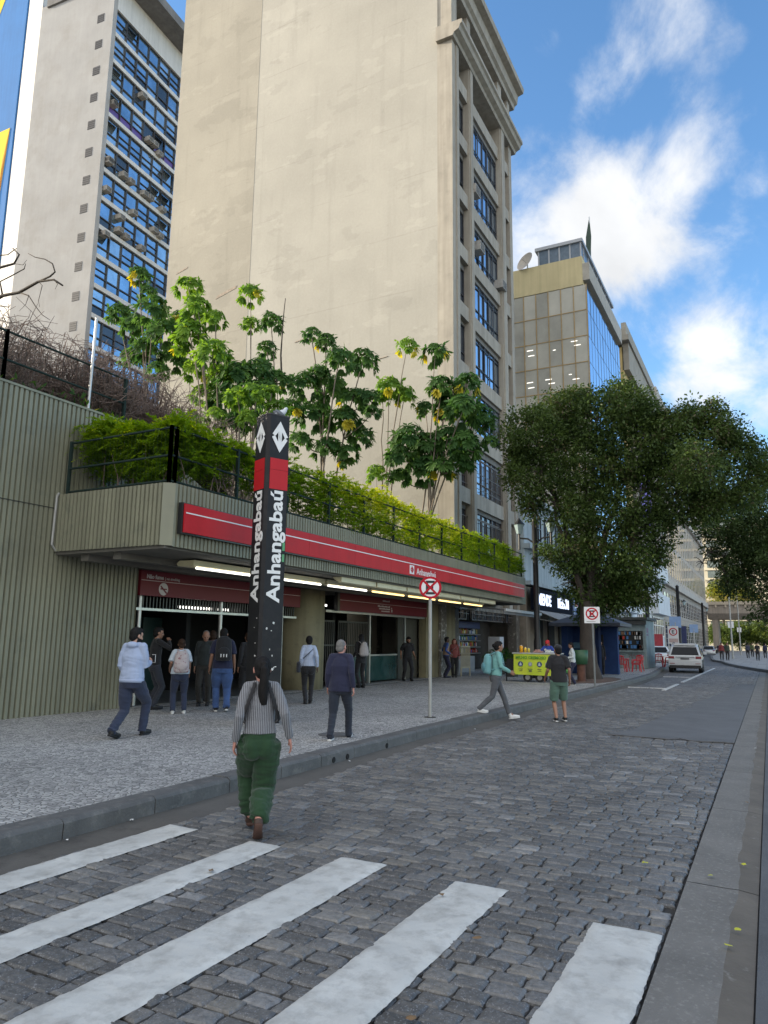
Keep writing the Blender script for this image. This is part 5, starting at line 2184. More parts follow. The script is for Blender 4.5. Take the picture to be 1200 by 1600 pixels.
# ---------------------------------------------------------------- umbrella trees
def rosette(fo, c, R, bright=0.0, yellow=0.0):
    """whorl of palmate leaves with drooping leaflets"""
    c = np.array([float(q) for q in c])
    nl = int(rng.integers(15, 21))
    for i in range(nl):
        az = 2.399963 * i + rng.normal(0, 0.25)
        el = rad(70 - 105 * (i / nl) + rng.normal(0, 8))
        pl = R * rng.uniform(0.50, 0.72)
        d = np.array([math.cos(az) * math.cos(el), math.sin(az) * math.cos(el), math.sin(el)])
        e = c + d * pl
        k = 8
        a0 = rng.random() * 6.28
        ph = a0 + np.arange(k) * 2 * math.pi / k
        h = np.array([-math.sin(az), math.cos(az), 0])
        g = np.cross(d, h)
        D = d[None] * 0.55 + (np.cos(ph)[:, None] * h + np.sin(ph)[:, None] * g) * 0.9
        D[:, 2] -= 0.65
        D /= np.linalg.norm(D, axis=1, keepdims=True)
        ln = R * rng.uniform(0.42, 0.56, k)
        Nn = d[None] + np.array([0, 0, 0.6])
        Nn = np.repeat(Nn, k, 0)
        V1, F1 = leaves(np.repeat(e[None], k, 0), D, Nn, ln * 0.62, ln * 0.34)
        D2 = D.copy()
        D2[:, 2] -= 0.7
        t = (rng.random() * 0.6 + bright) if not (yellow and i > nl * 0.6 and rng.random() < yellow) else 1.0
        V2, F2 = leaves(e[None] + D * (ln * 0.30)[:, None], D2, Nn, ln * 0.75, ln * 0.36)
        tt = np.clip(t + rng.normal(0, 0.04, k), 0, 0.86) if t < 1 else np.full(k, 1.0)
        fo.add(V1, F1, tt)
        fo.add(V2, F2, tt)


def umbrella_tree(label, X, base_px, ros, mat, bright=0.0, yellow=0.0, stem_r=0.05, scale=1.0, spread=1.2):
    bp = onX(base_px[0], base_px[1], X)
    bz = soil_z(X, bp[1]) - 0.05 if bp[1] > 13.6 else 4.7
    t = thing('umbrella_tree', label, 'tree', (X, bp[1], bz), group='umbrella trees on the terrace')
    fo = Foliage()
    wood = MB()
    wood.smooth = True
    B = Vector((X, float(bp[1]), float(bz)))
    rs_ = sorted(ros, key=lambda r: r[1])
    trunks = []
    for i, (px, py, r) in enumerate(rs_):
        dx = rng.uniform(-spread, spread) if i > 1 else 0
        p = onX(px, py, X + dx)
        dep = float((p - CAM) @ FWD)
        R = r * dep / FPX * 1.12 * scale
        c = Vector([float(q) for q in p])
        rosette(fo, p, R, bright, yellow if isinstance(yellow, (int, float)) else yellow[i])
        if i < 4 or not trunks:
            b0 = B + Vector((rng.uniform(-0.25, 0.25), rng.uniform(-0.25, 0.25), 0))
            pts = wiggle(curve3(b0, c, ((B.x - c.x) * 0.1, (B.y - c.y) * 0.18, 0), 9), 0.10, i * 5.7 + X)
            wood.tube(pts, np.linspace(stem_r, stem_r * 0.4, 9), 7)
            trunks += pts[3:8]
        else:
            q = min(trunks, key=lambda n_: (n_ - c).length + max(0, n_.z - c.z) * 2)
            pts = wiggle(curve3(q, c, (0, 0, -0.12), 6), 0.06, i * 3.1)
            wood.tube(pts, np.linspace(stem_r * 0.55, stem_r * 0.3, 6), 6)
            trunks += pts[2:5]
    wood.build('trunk', M_bark_pale, t)
    fo.build('crown', mat, t)
    return t, B


umbrella_tree('umbrella tree in front of the ribbon windows of the grey tower', 21, (232, 690), [(218, 430, 20), (240, 487, 32), (186, 490, 22), (213, 512, 28), (257, 520, 30), (227, 545, 26), (270, 562, 28), (203, 560, 20), (247, 582, 22), (282, 500, 20), (232, 458, 16)], M_umb, 0.12, 0.03)
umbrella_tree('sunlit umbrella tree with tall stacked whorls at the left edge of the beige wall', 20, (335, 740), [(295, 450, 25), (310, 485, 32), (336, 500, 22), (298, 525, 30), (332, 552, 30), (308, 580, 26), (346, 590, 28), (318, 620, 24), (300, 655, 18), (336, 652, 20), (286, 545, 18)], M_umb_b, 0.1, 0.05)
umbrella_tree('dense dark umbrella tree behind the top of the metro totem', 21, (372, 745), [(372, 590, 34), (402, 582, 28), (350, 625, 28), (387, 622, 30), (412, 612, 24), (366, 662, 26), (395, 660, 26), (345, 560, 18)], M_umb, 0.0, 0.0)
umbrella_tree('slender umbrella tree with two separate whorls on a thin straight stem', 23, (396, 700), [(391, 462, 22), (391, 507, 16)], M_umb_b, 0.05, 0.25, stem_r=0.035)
t_, B_ = umbrella_tree('umbrella tree with a bare dead spike rising beside its top whorl', 24, (442, 720), [(424, 505, 22), (417, 546, 18), (432, 592, 20), (408, 572, 18), (445, 600, 18)], M_umb, 0.1, 0.04)
m = MB()
q = onX(446, 466, 24)
m.tube(wiggle(curve3(onX(440, 600, 24), q, (0, 0.1, 0), 7), 0.06, 3), np.linspace(0.045, 0.015, 7), 6)
m.build('dead_spike', M_bark, t_)
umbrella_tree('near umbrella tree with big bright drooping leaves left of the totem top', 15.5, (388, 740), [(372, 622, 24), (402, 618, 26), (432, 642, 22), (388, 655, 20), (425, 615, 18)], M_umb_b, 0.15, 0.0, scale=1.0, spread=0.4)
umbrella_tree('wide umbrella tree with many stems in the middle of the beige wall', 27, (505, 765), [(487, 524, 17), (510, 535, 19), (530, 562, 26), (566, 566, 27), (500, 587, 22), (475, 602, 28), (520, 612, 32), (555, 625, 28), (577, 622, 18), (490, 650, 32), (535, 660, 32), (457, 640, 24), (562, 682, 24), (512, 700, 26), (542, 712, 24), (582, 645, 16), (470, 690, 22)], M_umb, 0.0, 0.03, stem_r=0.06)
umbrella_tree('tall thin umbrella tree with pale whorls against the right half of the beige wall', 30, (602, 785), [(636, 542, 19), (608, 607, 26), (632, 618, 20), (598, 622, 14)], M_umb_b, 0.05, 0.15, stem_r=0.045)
umbrella_tree('umbrella tree with one high whorl near the corner of the beige building', 30, (668, 790), [(680, 553, 24), (690, 606, 26), (695, 640, 22), (665, 640, 18)], M_umb, 0.0, 0.2, stem_r=0.045)
umbrella_tree('bushy umbrella tree with fanned stems and yellow lower leaves at the building corner', 30.5, (655, 805), [(730, 602, 25), (724, 640, 34), (746, 652, 28), (702, 628, 22), (757, 664, 18), (640, 690, 34), (670, 702, 34), (702, 690, 34), (727, 697, 30), (625, 716, 28), (655, 737, 30), (690, 735, 28), (720, 722, 24), (766, 692, 16), (622, 746, 20)], M_umb, 0.0, [0.8, 0, 0, 0, 0, 0, 0, 0, 0, 0, 0, 0, 0.2, 0, 0], stem_r=0.055)
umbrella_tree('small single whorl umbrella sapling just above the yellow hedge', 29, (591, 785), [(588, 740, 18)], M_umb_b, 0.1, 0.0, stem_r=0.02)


# ---------------------------------------------------------------- bare shrubs and the leafless tree at the far left
def bare_shrub(label, base, h, spread, n, seed):
    t = thing('bare_shrub', label, 'shrub', base, group='leafless shrubs on the terrace')
    rs_ = np.random.default_rng(seed)
    m = MB()
    B = Vector(base)
    for i in range(n):
        az, r = rs_.uniform(0, 6.28), spread * rs_.random() ** 0.6
        top = B + Vector((math.cos(az) * r, math.sin(az) * r, h * rs_.uniform(0.45, 1.0) * (1 - 0.3 * r / spread)))
        s0 = B + Vector((math.cos(az) * r * 0.35, math.sin(az) * r * 0.35, 0))
        p = wiggle(curve3(s0, top, (0, 0, 0.1), 6), 0.16, i * 1.7)
        m.tube(p, np.linspace(0.016, 0.006, 6), 3, caps=False)
        for q in range(8):
            a = p[rs_.integers(2, 6)]
            e = a + Vector((rs_.normal(0, 0.3), rs_.normal(0, 0.3), rs_.uniform(-0.15, 0.4)))
            m.tube([a, a.lerp(e, 0.5) + Vector((0, 0, rs_.normal(0, 0.06))), e], [0.008, 0.007, 0.005], 3, caps=False)
    m.build('twigs', M_twig, t)
    return t


for i, (x, y, h, s_, n, lab) in enumerate(((9.4, 15.2, 2.8, 1.6, 200, 'leafless brown shrub behind the left fence at the photo edge'), (11.2, 15.6, 2.9, 1.8, 240, 'leafless brown shrub behind the pale steel pole'),
                                           (13.2, 16.6, 3.2, 1.9, 260, 'leafless brown shrub left of the sunlit umbrella tree'), (15.2, 17.2, 3.4, 2.0, 260, 'leafless brown shrub under the sunlit umbrella tree'),
                                           (16.6, 16.2, 2.4, 1.6, 200, 'low leafless shrub behind the corner of the canopy fence'), (10.4, 18.2, 3.6, 2.2, 260, 'leafless shrub in front of the grey tower'), (12.3, 14.6, 2.6, 1.3, 240, 'leafless shrub directly behind the sloping fence'), (14.2, 14.9, 2.6, 1.5, 260, 'leafless shrub just above the sloping end of the ribbed wall'), (16.3, 15.0, 2.8, 1.6, 260, 'leafless shrub above the corner post of the canopy fence'), (18.2, 15.6, 2.8, 1.6, 240, 'leafless shrub left of the dense dark umbrella tree'))):
    bare_shrub(lab, (x, y, soil_z(x, y) - 0.05), h, s_, n, i + 3)
bt = thing('bare_tree', 'leafless tree whose dark branches reach in from the left edge', 'tree', (11.5, 21.5, 6.6))
m = MB()
m.smooth = True
q = lambda px, py: Vector([float(c) for c in onX(px, py, 13.0)])
b0 = Vector((12.2, 21.0, 6.5))
f0 = q(-70, 530)
m.tube([b0, b0.lerp(f0, 0.5) + Vector((0, 0.2, 0.2)), f0], [0.16, 0.13, 0.10], 10)
m.build('trunk', M_bark, bt)
m = MB()
m.smooth = True
for pts, r0 in (([(-70, 530), (-20, 475), (4, 462), (30, 457), (60, 440), (84, 437), (98, 446)], 0.07), ([(60, 440), (78, 432), (86, 425), (82, 412), (70, 405), (55, 402), (44, 396)], 0.03), ([(-70, 530), (-30, 430), (0, 418), (22, 412), (30, 398), (20, 388)], 0.055),
                ([(-30, 430), (-10, 400), (12, 398), (26, 388)], 0.03), ([(4, 462), (0, 440), (16, 432), (38, 420), (40, 412)], 0.03), ([(30, 457), (45, 462), (55, 478), (66, 492), (78, 500)], 0.022), ([(0, 478), (14, 480), (16, 476)], 0.02), ([(84, 437), (90, 444), (86, 452)], 0.012),
                ([(60, 440), (66, 446), (60, 470), (62, 480)], 0.014), ([(22, 412), (36, 414), (42, 406)], 0.012), ([(45, 462), (40, 476), (30, 486)], 0.012), ([(-20, 475), (-4, 500), (20, 505), (36, 500)], 0.02)):
    m.tube([q(*p) for p in pts], np.linspace(r0, r0 * 0.35, len(pts)), 6)
m.build('branches', M_bark, bt)

# ================================================================== STREET OBJECTS
M_iron = pm('black_iron', (0.014, 0.014, 0.015), rough=0.5, var=0.2)
M_galv = MATS['galvanised']
M_white_sign = pm('sign_face', (0.70, 0.71, 0.72), rough=0.45, var=0.05)
M_sred = pm('sign_red', (0.42, 0.008, 0.022), spec=0.2, rough=0.6, var=0.08)
M_sblk = pm('sign_black', (0.012, 0.012, 0.016), rough=0.5)


def facing_frame(c, toward=None, yawdeg=None):
    """x to the viewer's right, z up, n out of the sign's face"""
    if yawdeg is None:
        d = Vector((toward[0] - c[0], toward[1] - c[1], 0)).normalized()
    else:
        d = Vector((math.cos(rad(yawdeg)), math.sin(rad(yawdeg)), 0))
    x = Vector((0, 0, 1)).cross(d)
    return x, Vector((0, 0, 1)), d


def plate(mb, c, x, z, n, poly, d0, d1, mi=None):
    c = Vector([float(q) for q in c])
    k = len(poly)
    vs = [c + x * a + z * b_ + n * d0 for a, b_ in poly] + [c + x * a + z * b_ + n * d1 for a, b_ in poly]
    mb.add(vs, [tuple(range(k))[::-1], tuple(range(k, 2 * k))] + [(i, (i + 1) % k, k + (i + 1) % k, k + i) for i in range(k)], mi)


def disc(r, n=32):
    return [(r * math.cos(2 * math.pi * i / n), r * math.sin(2 * math.pi * i / n)) for i in range(n)]


def ring(mb, c, x, z, n, r0, r1, d0, d1, mi=None, k=40):
    c = Vector([float(q) for q in c])
    vs = []
    for i in range(k):
        a = 2 * math.pi * i / k
        u = x * math.cos(a) + z * math.sin(a)
        vs += [c + u * r0 + n * d1, c + u * r1 + n * d1, c + u * r1 + n * d0, c + u * r0 + n * d0]
    fs = []
    for i in range(k):
        j = (i + 1) % k
        for q in range(4):
            fs.append((4 * i + q, 4 * i + (q + 1) % 4, 4 * j + (q + 1) % 4, 4 * j + q))
    mb.add(vs, fs, mi)


def letter_E(mb, c, x, z, n, w, h, t, d0, d1, mi=None):
    plate(mb, c, x, z, n, [(-w, -h), (w, -h), (w, -h + t), (-w + t, -h + t), (-w + t, -t / 2), (w * 0.7, -t / 2), (w * 0.7, t / 2), (-w + t, t / 2), (-w + t, h - t), (w, h - t), (w, h), (-w, h)], d0, d1, mi)


# round no-stopping sign on its pole, by the kerb
p = onZ(672, 1121, PAVE)
rs_ = thing('no_stopping_sign', 'round red and white no-stopping sign on a grey pole near the kerb', 'sign', p)
m = MB()
m.cyl(p[0], p[1], PAVE - 0.02, 3.15, 0.038, 14)
m.build('pole', M_galv, rs_)
m = MB()
m.cyl(p[0], p[1], PAVE - 0.01, PAVE + 0.012, 0.13, 18)
m.build('footing', pm('footing_dark', (0.05, 0.048, 0.045), rough=0.95), rs_)
x, z, n = facing_frame(p, toward=(0, -0.5))
c = Vector((p[0], p[1], 2.94)) + n * 0.05
R = 0.245
m = MB()
plate(m, c, x, z, n, disc(R), -0.004, 0.003)
fc = m.build('face', M_white_sign, rs_)
m = MB()
ring(m, c, x, z, n, R * 0.80, R * 1.0, 0.003, 0.006)
for s_ in (1, -1):
    t_ = 0.022
    L_ = R * 0.84
    a = math.pi / 4 * s_
    u, v = (math.cos(a), math.sin(a)), (-math.sin(a), math.cos(a))
    plate(m, c, x, z, n, [(-u[0] * L_ - v[0] * t_, -u[1] * L_ - v[1] * t_), (u[0] * L_ - v[0] * t_, u[1] * L_ - v[1] * t_), (u[0] * L_ + v[0] * t_, u[1] * L_ + v[1] * t_), (-u[0] * L_ + v[0] * t_, -u[1] * L_ + v[1] * t_)], 0.0065 + 0.001 * s_, 0.009 + 0.001 * s_)
m.build('red_ring', M_sred, fc)
m = MB()
letter_E(m, c, x, z, n, R * 0.40, R * 0.62, R * 0.22, 0.003, 0.005)
m.build('letter', M_sblk, fc)

# square no-stopping sign by the tree
p = onZ(930, 1074, PAVE)
sq = thing('no_stopping_sign', 'square white no-stopping sign on a leaning pole in front of the big tree', 'sign', p)
q = onX(925, 961, p[0])
m = MB()
m.tube([(p[0], p[1], PAVE), (q[0], q[1], q[2] + 0.3)], 0.035, 10)
m.build('pole', pm('pole_dull', (0.16, 0.17, 0.165), rough=0.6, var=0.2), sq)
x, z, n = facing_frame(q, toward=(0, 0.5))
c = Vector([float(v) for v in q]) + n * 0.05
m = MB()
plate(m, c, x, z, n, [(-0.27, -0.30), (0.27, -0.30), (0.28, -0.29), (0.28, 0.29), (0.27, 0.30), (-0.27, 0.30), (-0.28, 0.29), (-0.28, -0.29)], -0.004, 0.003)
fc = m.build('face', M_white_sign, sq)
m = MB()
cc = c + z * 0.045
ring(m, cc, x, z, n, 0.175, 0.225, 0.003, 0.006)
for s_ in (1, -1):
    a = math.pi / 4 * s_
    u, v = (math.cos(a), math.sin(a)), (-math.sin(a), math.cos(a))
    L_, t_ = 0.19, 0.022
    plate(m, cc, x, z, n, [(-u[0] * L_ - v[0] * t_, -u[1] * L_ - v[1] * t_), (u[0] * L_ - v[0] * t_, u[1] * L_ - v[1] * t_), (u[0] * L_ + v[0] * t_, u[1] * L_ + v[1] * t_), (-u[0] * L_ + v[0] * t_, -u[1] * L_ + v[1] * t_)], 0.0065 + 0.001 * s_, 0.009 + 0.001 * s_)
m.build('red_ring', M_sred, fc)
m = MB()
letter_E(m, cc, x, z, n, 0.085, 0.125, 0.05, 0.003, 0.005)
m.build('letter', M_sblk, fc)
m = MB()
plate(m, c - z * 0.245, x, z, n, [(-0.2, -0.012), (0.12, -0.012), (0.12, 0.012), (-0.2, 0.012)], 0.003, 0.005)
m.build('small_print', pm('print_grey', (0.3, 0.3, 0.3)), fc)

# parking sign with a red E further on
p = onZ(1052, 1041, PAVE)
q = onX(1052, 992, p[0])
pk = thing('parking_sign', 'tall white parking sign with a ringed letter E behind the white car', 'sign', p)
m = MB()
m.tube([(p[0], p[1], PAVE), (q[0], q[1], q[2] + 0.7)], 0.04, 8)
m.build('pole', M_galv, pk)
x, z, n = facing_frame(q, toward=(0, 0))
c = Vector([float(v) for v in q]) + n * 0.05
m = MB()
plate(m, c, x, z, n, [(-0.36, -0.62), (0.36, -0.62), (0.36, 0.62), (-0.36, 0.62)], -0.004, 0.003)
fc = m.build('face', M_white_sign, pk)
m = MB()
ring(m, c + z * 0.22, x, z, n, 0.21, 0.28, 0.003, 0.006)
m.build('red_ring', M_sred, fc)
m = MB()
letter_E(m, c + z * 0.22, x, z, n, 0.09, 0.13, 0.05, 0.003, 0.006)
m.build('letter', M_sblk, fc)
m = MB()
plate(m, c - z * 0.40, x, z, n, [(-0.30, -0.14), (0.30, -0.14), (0.30, 0.14), (-0.30, 0.14)], 0.003, 0.005)
m.build('lower_panel', pm('panel_pink', (0.50, 0.38, 0.36), rough=0.6, var=0.2, scale=12), fc)
for px, py, X, lab in ((1055, 972, 72, 'pale blue square sign above the parking sign'), (1084, 982, 100, 'small blue sign against the far end of the stone building')):
    q = onX(px, py, X)
    bs = thing('street_sign', lab, 'sign', (X, q[1], PAVE))
    m = MB()
    m.tube([(X, q[1], PAVE), (X, q[1], q[2])], 0.05, 8)
    m.build('pole', M_galv, bs)
    m = MB()
    m.box(X - 0.03, X - 0.01, q[1] - 0.5, q[1] + 0.5, q[2] - 0.5, q[2] + 0.5)
    m.build('face', pm('sign_blue', (0.20, 0.30, 0.48), rough=0.5), bs)


# old iron lamp posts with lanterns
def lamp_post(label, x, y, h, r, arms):
    t = thing('street_lamp', label, 'street lamp', (x, y, PAVE), group='black iron lamp posts along the pavement')
    m = MB()
    m.lathe([(r * 2.0, 0), (r * 2.0, 0.5), (r * 1.4, 0.7), (r * 1.25, 1.6), (r, 1.8), (r * 0.9, h), (r * 1.2, h + 0.05), (0.02, h + 0.3)], (x, y, PAVE), 14)
    m.build('post', M_iron, t, smooth=True)
    for s_, hz in arms:
        m = MB()
        cy_ = y + 0.75 * s_
        m.tube([(x, y, PAVE + hz - 0.5), (x, y + 0.35 * s_, PAVE + hz - 0.25), (x, cy_, PAVE + hz - 0.2)], 0.04, 8)
        m.tube([(x, cy_, PAVE + hz - 0.75), (x, cy_, PAVE + hz)], 0.05, 8)
        m.build('arm', M_iron, t)
        m = MB()
        m.lathe([(0.12, 0), (0.24, 0.42), (0.26, 0.44)], (x, cy_, PAVE + hz), 8)
        la = m.build('lantern', pm('lantern_glass', (0.33, 0.42, 0.43), rough=0.2), t)
        m = MB()
        m.lathe([(0.28, 0.44), (0.12, 0.62), (0.03, 0.75)], (x, cy_, PAVE + hz), 8)
        m.build('cap', M_iron, la)
    return t


p = onZ(854, 1058, PAVE)
lamp_post('black iron lamp post rising between the cart vendor and the black shop sign', 33.0, 9.35, 7.1, 0.13, ((-1, 6.6), (1, 6.6)))
q = onZ(1019, 1036, PAVE)
lamp_post('black iron lamp post with hanging lantern behind the grey kiosk', 58.5, 8.05, 7.6, 0.16, ((-1, 5.6),))
lamp_post('black iron lamp post in front of the long stone building', 104, 10.4, 9.0, 0.22, ((-1, 6.6),))
lamp_post('black iron lamp post at the overpass pier', 150, 10.8, 9.0, 0.22, ((-1, 7.6),))
for px, py, X, top, lab in ((1145, 1022, 92, 880, 'tall slim grey lamp pole on the right pavement, nearer one'), (1157, 1012, 125, 885, 'tall slim grey lamp pole on the right pavement, farther one')):
    q = onX(px, top, X)
    b0 = onX(px, py, X)
    t = thing('lamp_pole', lab, 'street lamp', (X, b0[1], PAVE), group='slim lamp poles on the right pavement')
    m = MB()
    m.tube([(X, b0[1], PAVE), (X, b0[1], q[2])], [0.10, 0.05], 8)
    m.build('pole', M_galv, t)
    m = MB()
    m.box(X - 0.03, X + 0.03, b0[1] - 0.3, b0[1] + 0.3, 3.6, 4.3)
    m.build('plate', M_white_sign, t)
    m = MB()
    m.tube([(X, b0[1], q[2] - 0.05), (X, b0[1] - 0.9, q[2] + 0.1), (X, b0[1] - 1.6, q[2] + 0.1)], 0.045, 6)
    m.build('arm', M_galv, t)

# green litter bin strapped to the tree
p = onZ(914, 1066, PAVE)
gb_ = thing('litter_bin', 'dark green barrel litter bin standing beside the big tree trunk', 'bin', (30.9, 6.95, PAVE))
m = MB()
m.lathe([(0.22, 0.72), (0.26, 0.74), (0.29, 1.0), (0.29, 1.30), (0.27, 1.30), (0.25, 0.9)], (30.9, 6.95, PAVE), 22)
m.build('barrel', pm('bin_green', (0.020, 0.075, 0.032), rough=0.5, var=0.25), gb_, smooth=True)
m = MB()
m.lathe([(0.17, 0), (0.17, 0.75)], (30.9, 6.95, PAVE), 18)
m.build('base', pm('bin_rust', (0.10, 0.045, 0.03), rough=0.9, var=0.4, scale=5), gb_)

# ---------------------------------------------------------------- food cart
ca = thing('food_cart', 'food vending cart wrapped in a yellow green printed banner', 'cart', (29.9, 8.4, PAVE))
yb0, yb1, xf = 7.55, 9.35, 29.45
m = MB()
m.bbox(xf + 0.03, xf + 0.75, yb0, yb1, PAVE + 0.35, PAVE + 1.12, 0.02)
m.build('body', pm('cart_steel', (0.30, 0.31, 0.30), rough=0.4, metal=0.5, var=0.2), ca)
m = MB()
m.bbox(xf - 0.05, xf + 0.85, yb0 - 0.06, yb1 + 0.06, PAVE + 1.12, PAVE + 1.17, 0.012)
m.build('counter', pm('counter_grey', (0.42, 0.43, 0.42), rough=0.4), ca)
m = MB()
vs, fs = [], []
nn = 24
for i in range(nn + 1):
    y = yb1 - (yb1 - yb0) * i / nn
    for j in range(7):
        zz = PAVE + 0.30 + 0.84 * j / 6 - 0.03 * i / nn
        vs.append((xf - 0.02 - 0.02 * mnoise.noise((y * 2.0, zz * 2, 0)) - 0.02 * (1 - j / 6), y, zz))
for i in range(nn):
    for j in range(6):
        fs.append((i * 7 + j, (i + 1) * 7 + j, (i + 1) * 7 + j + 1, i * 7 + j + 1))
m.smooth = True
m.add(vs, fs)
bn = m.build('banner', pm('banner_lime', (0.50, 0.62, 0.04), rough=0.6, var=0.12, scale=2, col2=(0.62, 0.58, 0.05), c2lo=0.45, c2hi=0.65, c2scale=1.2), ca)
m = MB()
put_text(m, 'MILHO CREMOSO', 0.15, (xf - 0.065, yb1 - 0.10, PAVE + 0.93), (0, -1, 0), (0, 0, 1), 0.006, 0.006, xscale=1.05)
m.build('lettering', pm('letter_green', (0.10, 0.30, 0.03), rough=0.6), bn)
cols = [pm('icon_navy', (0.03, 0.05, 0.14), rough=0.5), pm('icon_grey', (0.30, 0.31, 0.34), rough=0.5), pm('icon_pale', (0.45, 0.50, 0.55), rough=0.5), pm('icon_red', (0.45, 0.08, 0.08), rough=0.5), pm('icon_dark', (0.10, 0.12, 0.06), rough=0.6)]
m = MB()
ex = Vector((0, -1, 0))
en = Vector((-1, 0, 0))
ez = Vector((0, 0, 1))
for k, (yy, r) in enumerate(((yb1 - 0.30, 0.105), (yb1 - 0.70, 0.085), (yb1 - 1.08, 0.105), (yb1 - 1.42, 0.10))):
    c = Vector((xf - 0.062, yy, PAVE + 0.72))
    plate(m, c, ex, ez, en, disc(r, 20), 0, 0.004, 0 if k % 2 == 0 else 1)
    plate(m, c, ex, ez, en, [(-r * .5, -r * .6), (r * .5, -r * .5), (r * .35, r * .2), (0, r * .75), (-r * .35, r * .2)], 0.004, 0.007, 2)
    plate(m, c - ez * 0.20, ex, ez, en, [(-0.09, -0.012), (0.09, -0.012), (0.09, 0.012), (-0.09, 0.012)], 0, 0.004, 4)
    plate(m, c - ez * 0.27, ex, ez, en, [(-0.06, -0.03), (0.06, -0.03), (0.06, 0.03), (-0.06, 0.03)] if k == 1 else [(-0.07, -0.01), (0.07, -0.01), (0.07, 0.01), (-0.07, 0.01)], 0, 0.004, 4 if k != 3 else 3)
m.build('pictures', cols, bn)
for yy in (yb1 - 0.55, yb0 + 0.75):
    m = MB()
    m.tube([(xf + 0.05, yy, PAVE + 0.19), (xf + 0.11, yy, PAVE + 0.19)], 0.19, 20)
    w = m.build('wheel', pm('tyre', (0.015, 0.015, 0.016), rough=0.8), ca)
    m = MB()
    m.tube([(xf + 0.045, yy, PAVE + 0.19), (xf + 0.115, yy, PAVE + 0.19)], 0.10, 14)
    m.build('hub', M_galv, w)
m = MB()
m.tube([(xf + 0.4, yb1 + 0.02, PAVE + 0.6), (xf + 0.3, yb1 + 0.42, PAVE + 0.55), (xf + 0.3, yb1 + 0.42, PAVE)], 0.03, 8)
m.box(xf + 0.1, xf + 0.7, yb1 + 0.04, yb1 + 0.35, PAVE + 0.18, PAVE + 0.9)
m.build('handle_end', M_iron, ca)
ct = ((yb1 - 0.25, 0.30, 0.075, (0.70, 0.33, 0.01), 'tall orange juice dispenser on the yellow cart'), (yb1 - 0.42, 0.22, 0.055, (0.72, 0.48, 0.03), 'middle yellow bottle on the yellow cart'), (yb1 - 0.56, 0.19, 0.05, (0.70, 0.55, 0.06), 'short yellow bottle on the yellow cart'))
for i, (yy, h, r, col, lab) in enumerate(ct):
    t = thing('juice_bottle', lab, 'bottle', (xf + 0.25, yy, PAVE + 1.17), group='juice bottles on the cart')
    m = MB()
    m.lathe([(r, 0), (r, h * 0.8), (r * 0.6, h * 0.92), (r * 0.45, h * 0.94)], (xf + 0.25, yy, PAVE + 1.17), 16)
    m.build('bottle', pm('juice_%d' % i, col, rough=0.3), t, smooth=True)
    m = MB()
    m.cyl(xf + 0.25, yy, PAVE + 1.17 + h * 0.94, PAVE + 1.17 + h, r * 0.5, 12)
    m.build('cap', M_white_sign, t)
for yy, w, col, lab in ((yb1 - 0.95, 0.34, (0.36, 0.20, 0.17), 'low pinkish food tray on the yellow cart'), (yb1 - 1.40, 0.28, (0.50, 0.52, 0.50), 'pile of white napkins and boxes on the yellow cart')):
    m = MB()
    m.bbox(xf + 0.1, xf + 0.5, yy - w / 2, yy + w / 2, PAVE + 1.172, PAVE + 1.25, 0.03)
    m.bbox(xf + 0.15, xf + 0.35, yy - w / 4, yy + w / 3, PAVE + 1.24, PAVE + 1.30, 0.02)
    tag(m.build('food_tray', pm('tray_%d' % int(w * 100), col, rough=0.6, var=0.4, scale=14)), lab, 'tray')
# potted plants in front of the shop, behind the cart
for i, (x, y, h) in enumerate(((35.6, 12.0, 2.0), (37.2, 12.1, 1.7))):
    t = thing('potted_palm', ['tall potted palm behind the cart near the white shop panel', 'lower potted palm behind the cart vendor'][i], 'plant', (x, y, PAVE), group='potted palms by the shop')
    m = MB()
    m.lathe([(0.22, 0), (0.30, 0.5), (0.32, 0.5), (0.26, 0.45)], (x, y, PAVE), 16)
    m.build('pot', pm('pot_dark', (0.05, 0.045, 0.04), rough=0.8), t)
    fo = Foliage()
    for k in range(26):
        az = k * 2.4
        el = rng.uniform(0.5, 1.4)
        st_ = Vector((x, y, PAVE + 0.5))
        d = Vector((math.cos(az) * math.cos(el), math.sin(az) * math.cos(el), math.sin(el)))
        pts = [st_ + d * (h * 0.62 * f) + Vector((0, 0, -0.5 * f ** 3)) for f in np.linspace(0.15, 1, 9)]
        for f in range(8):
            dd = np.array(pts[f + 1] - pts[f])
            sd = np.cross(dd, [0, 0, 1.0])
            for s_ in (-1, 1):
                V, F = leaves([list(pts[f])], [dd * 1.5 + sd * s_ * 1.6], [[0, 0, 1.0]], [0.28], [0.045])
                fo.add(V, F, [rng.random()])
    fo.build('fronds', M_umb, t)

# cream slatted barrier leaning by the bar
br = thing('slatted_barrier', 'small cream slatted barrier standing by the stained pier', 'barrier', (32.3, 12.7, PAVE))
m = MB()
for k in range(9):
    m.box(32.1 + k * 0.14, 32.13 + k * 0.14, 12.7, 12.73, PAVE + 0.38, PAVE + 1.35)
m.build('slats', pm('barrier_cream', (0.36, 0.33, 0.23), rough=0.6, var=0.15), br)
m = MB()
for z in (PAVE + 0.36, PAVE + 1.33):
    m.box(32.06, 33.26, 12.69, 12.74, z, z + 0.05)
m.build('rail', MATS['barrier_cream'], br)
for k in (32.08, 33.2):
    m = MB()
    m.box(k, k + 0.05, 12.69, 12.74, PAVE, PAVE + 0.36)
    m.build('leg', MATS['barrier_cream'], br)
m = MB()
m.box(30.95, 31.6, 13.22, 13.345, PAVE, 3.4)
m.box(31.15, 31.45, 13.20, 13.219, PAVE + 0.9, PAVE + 2.0)
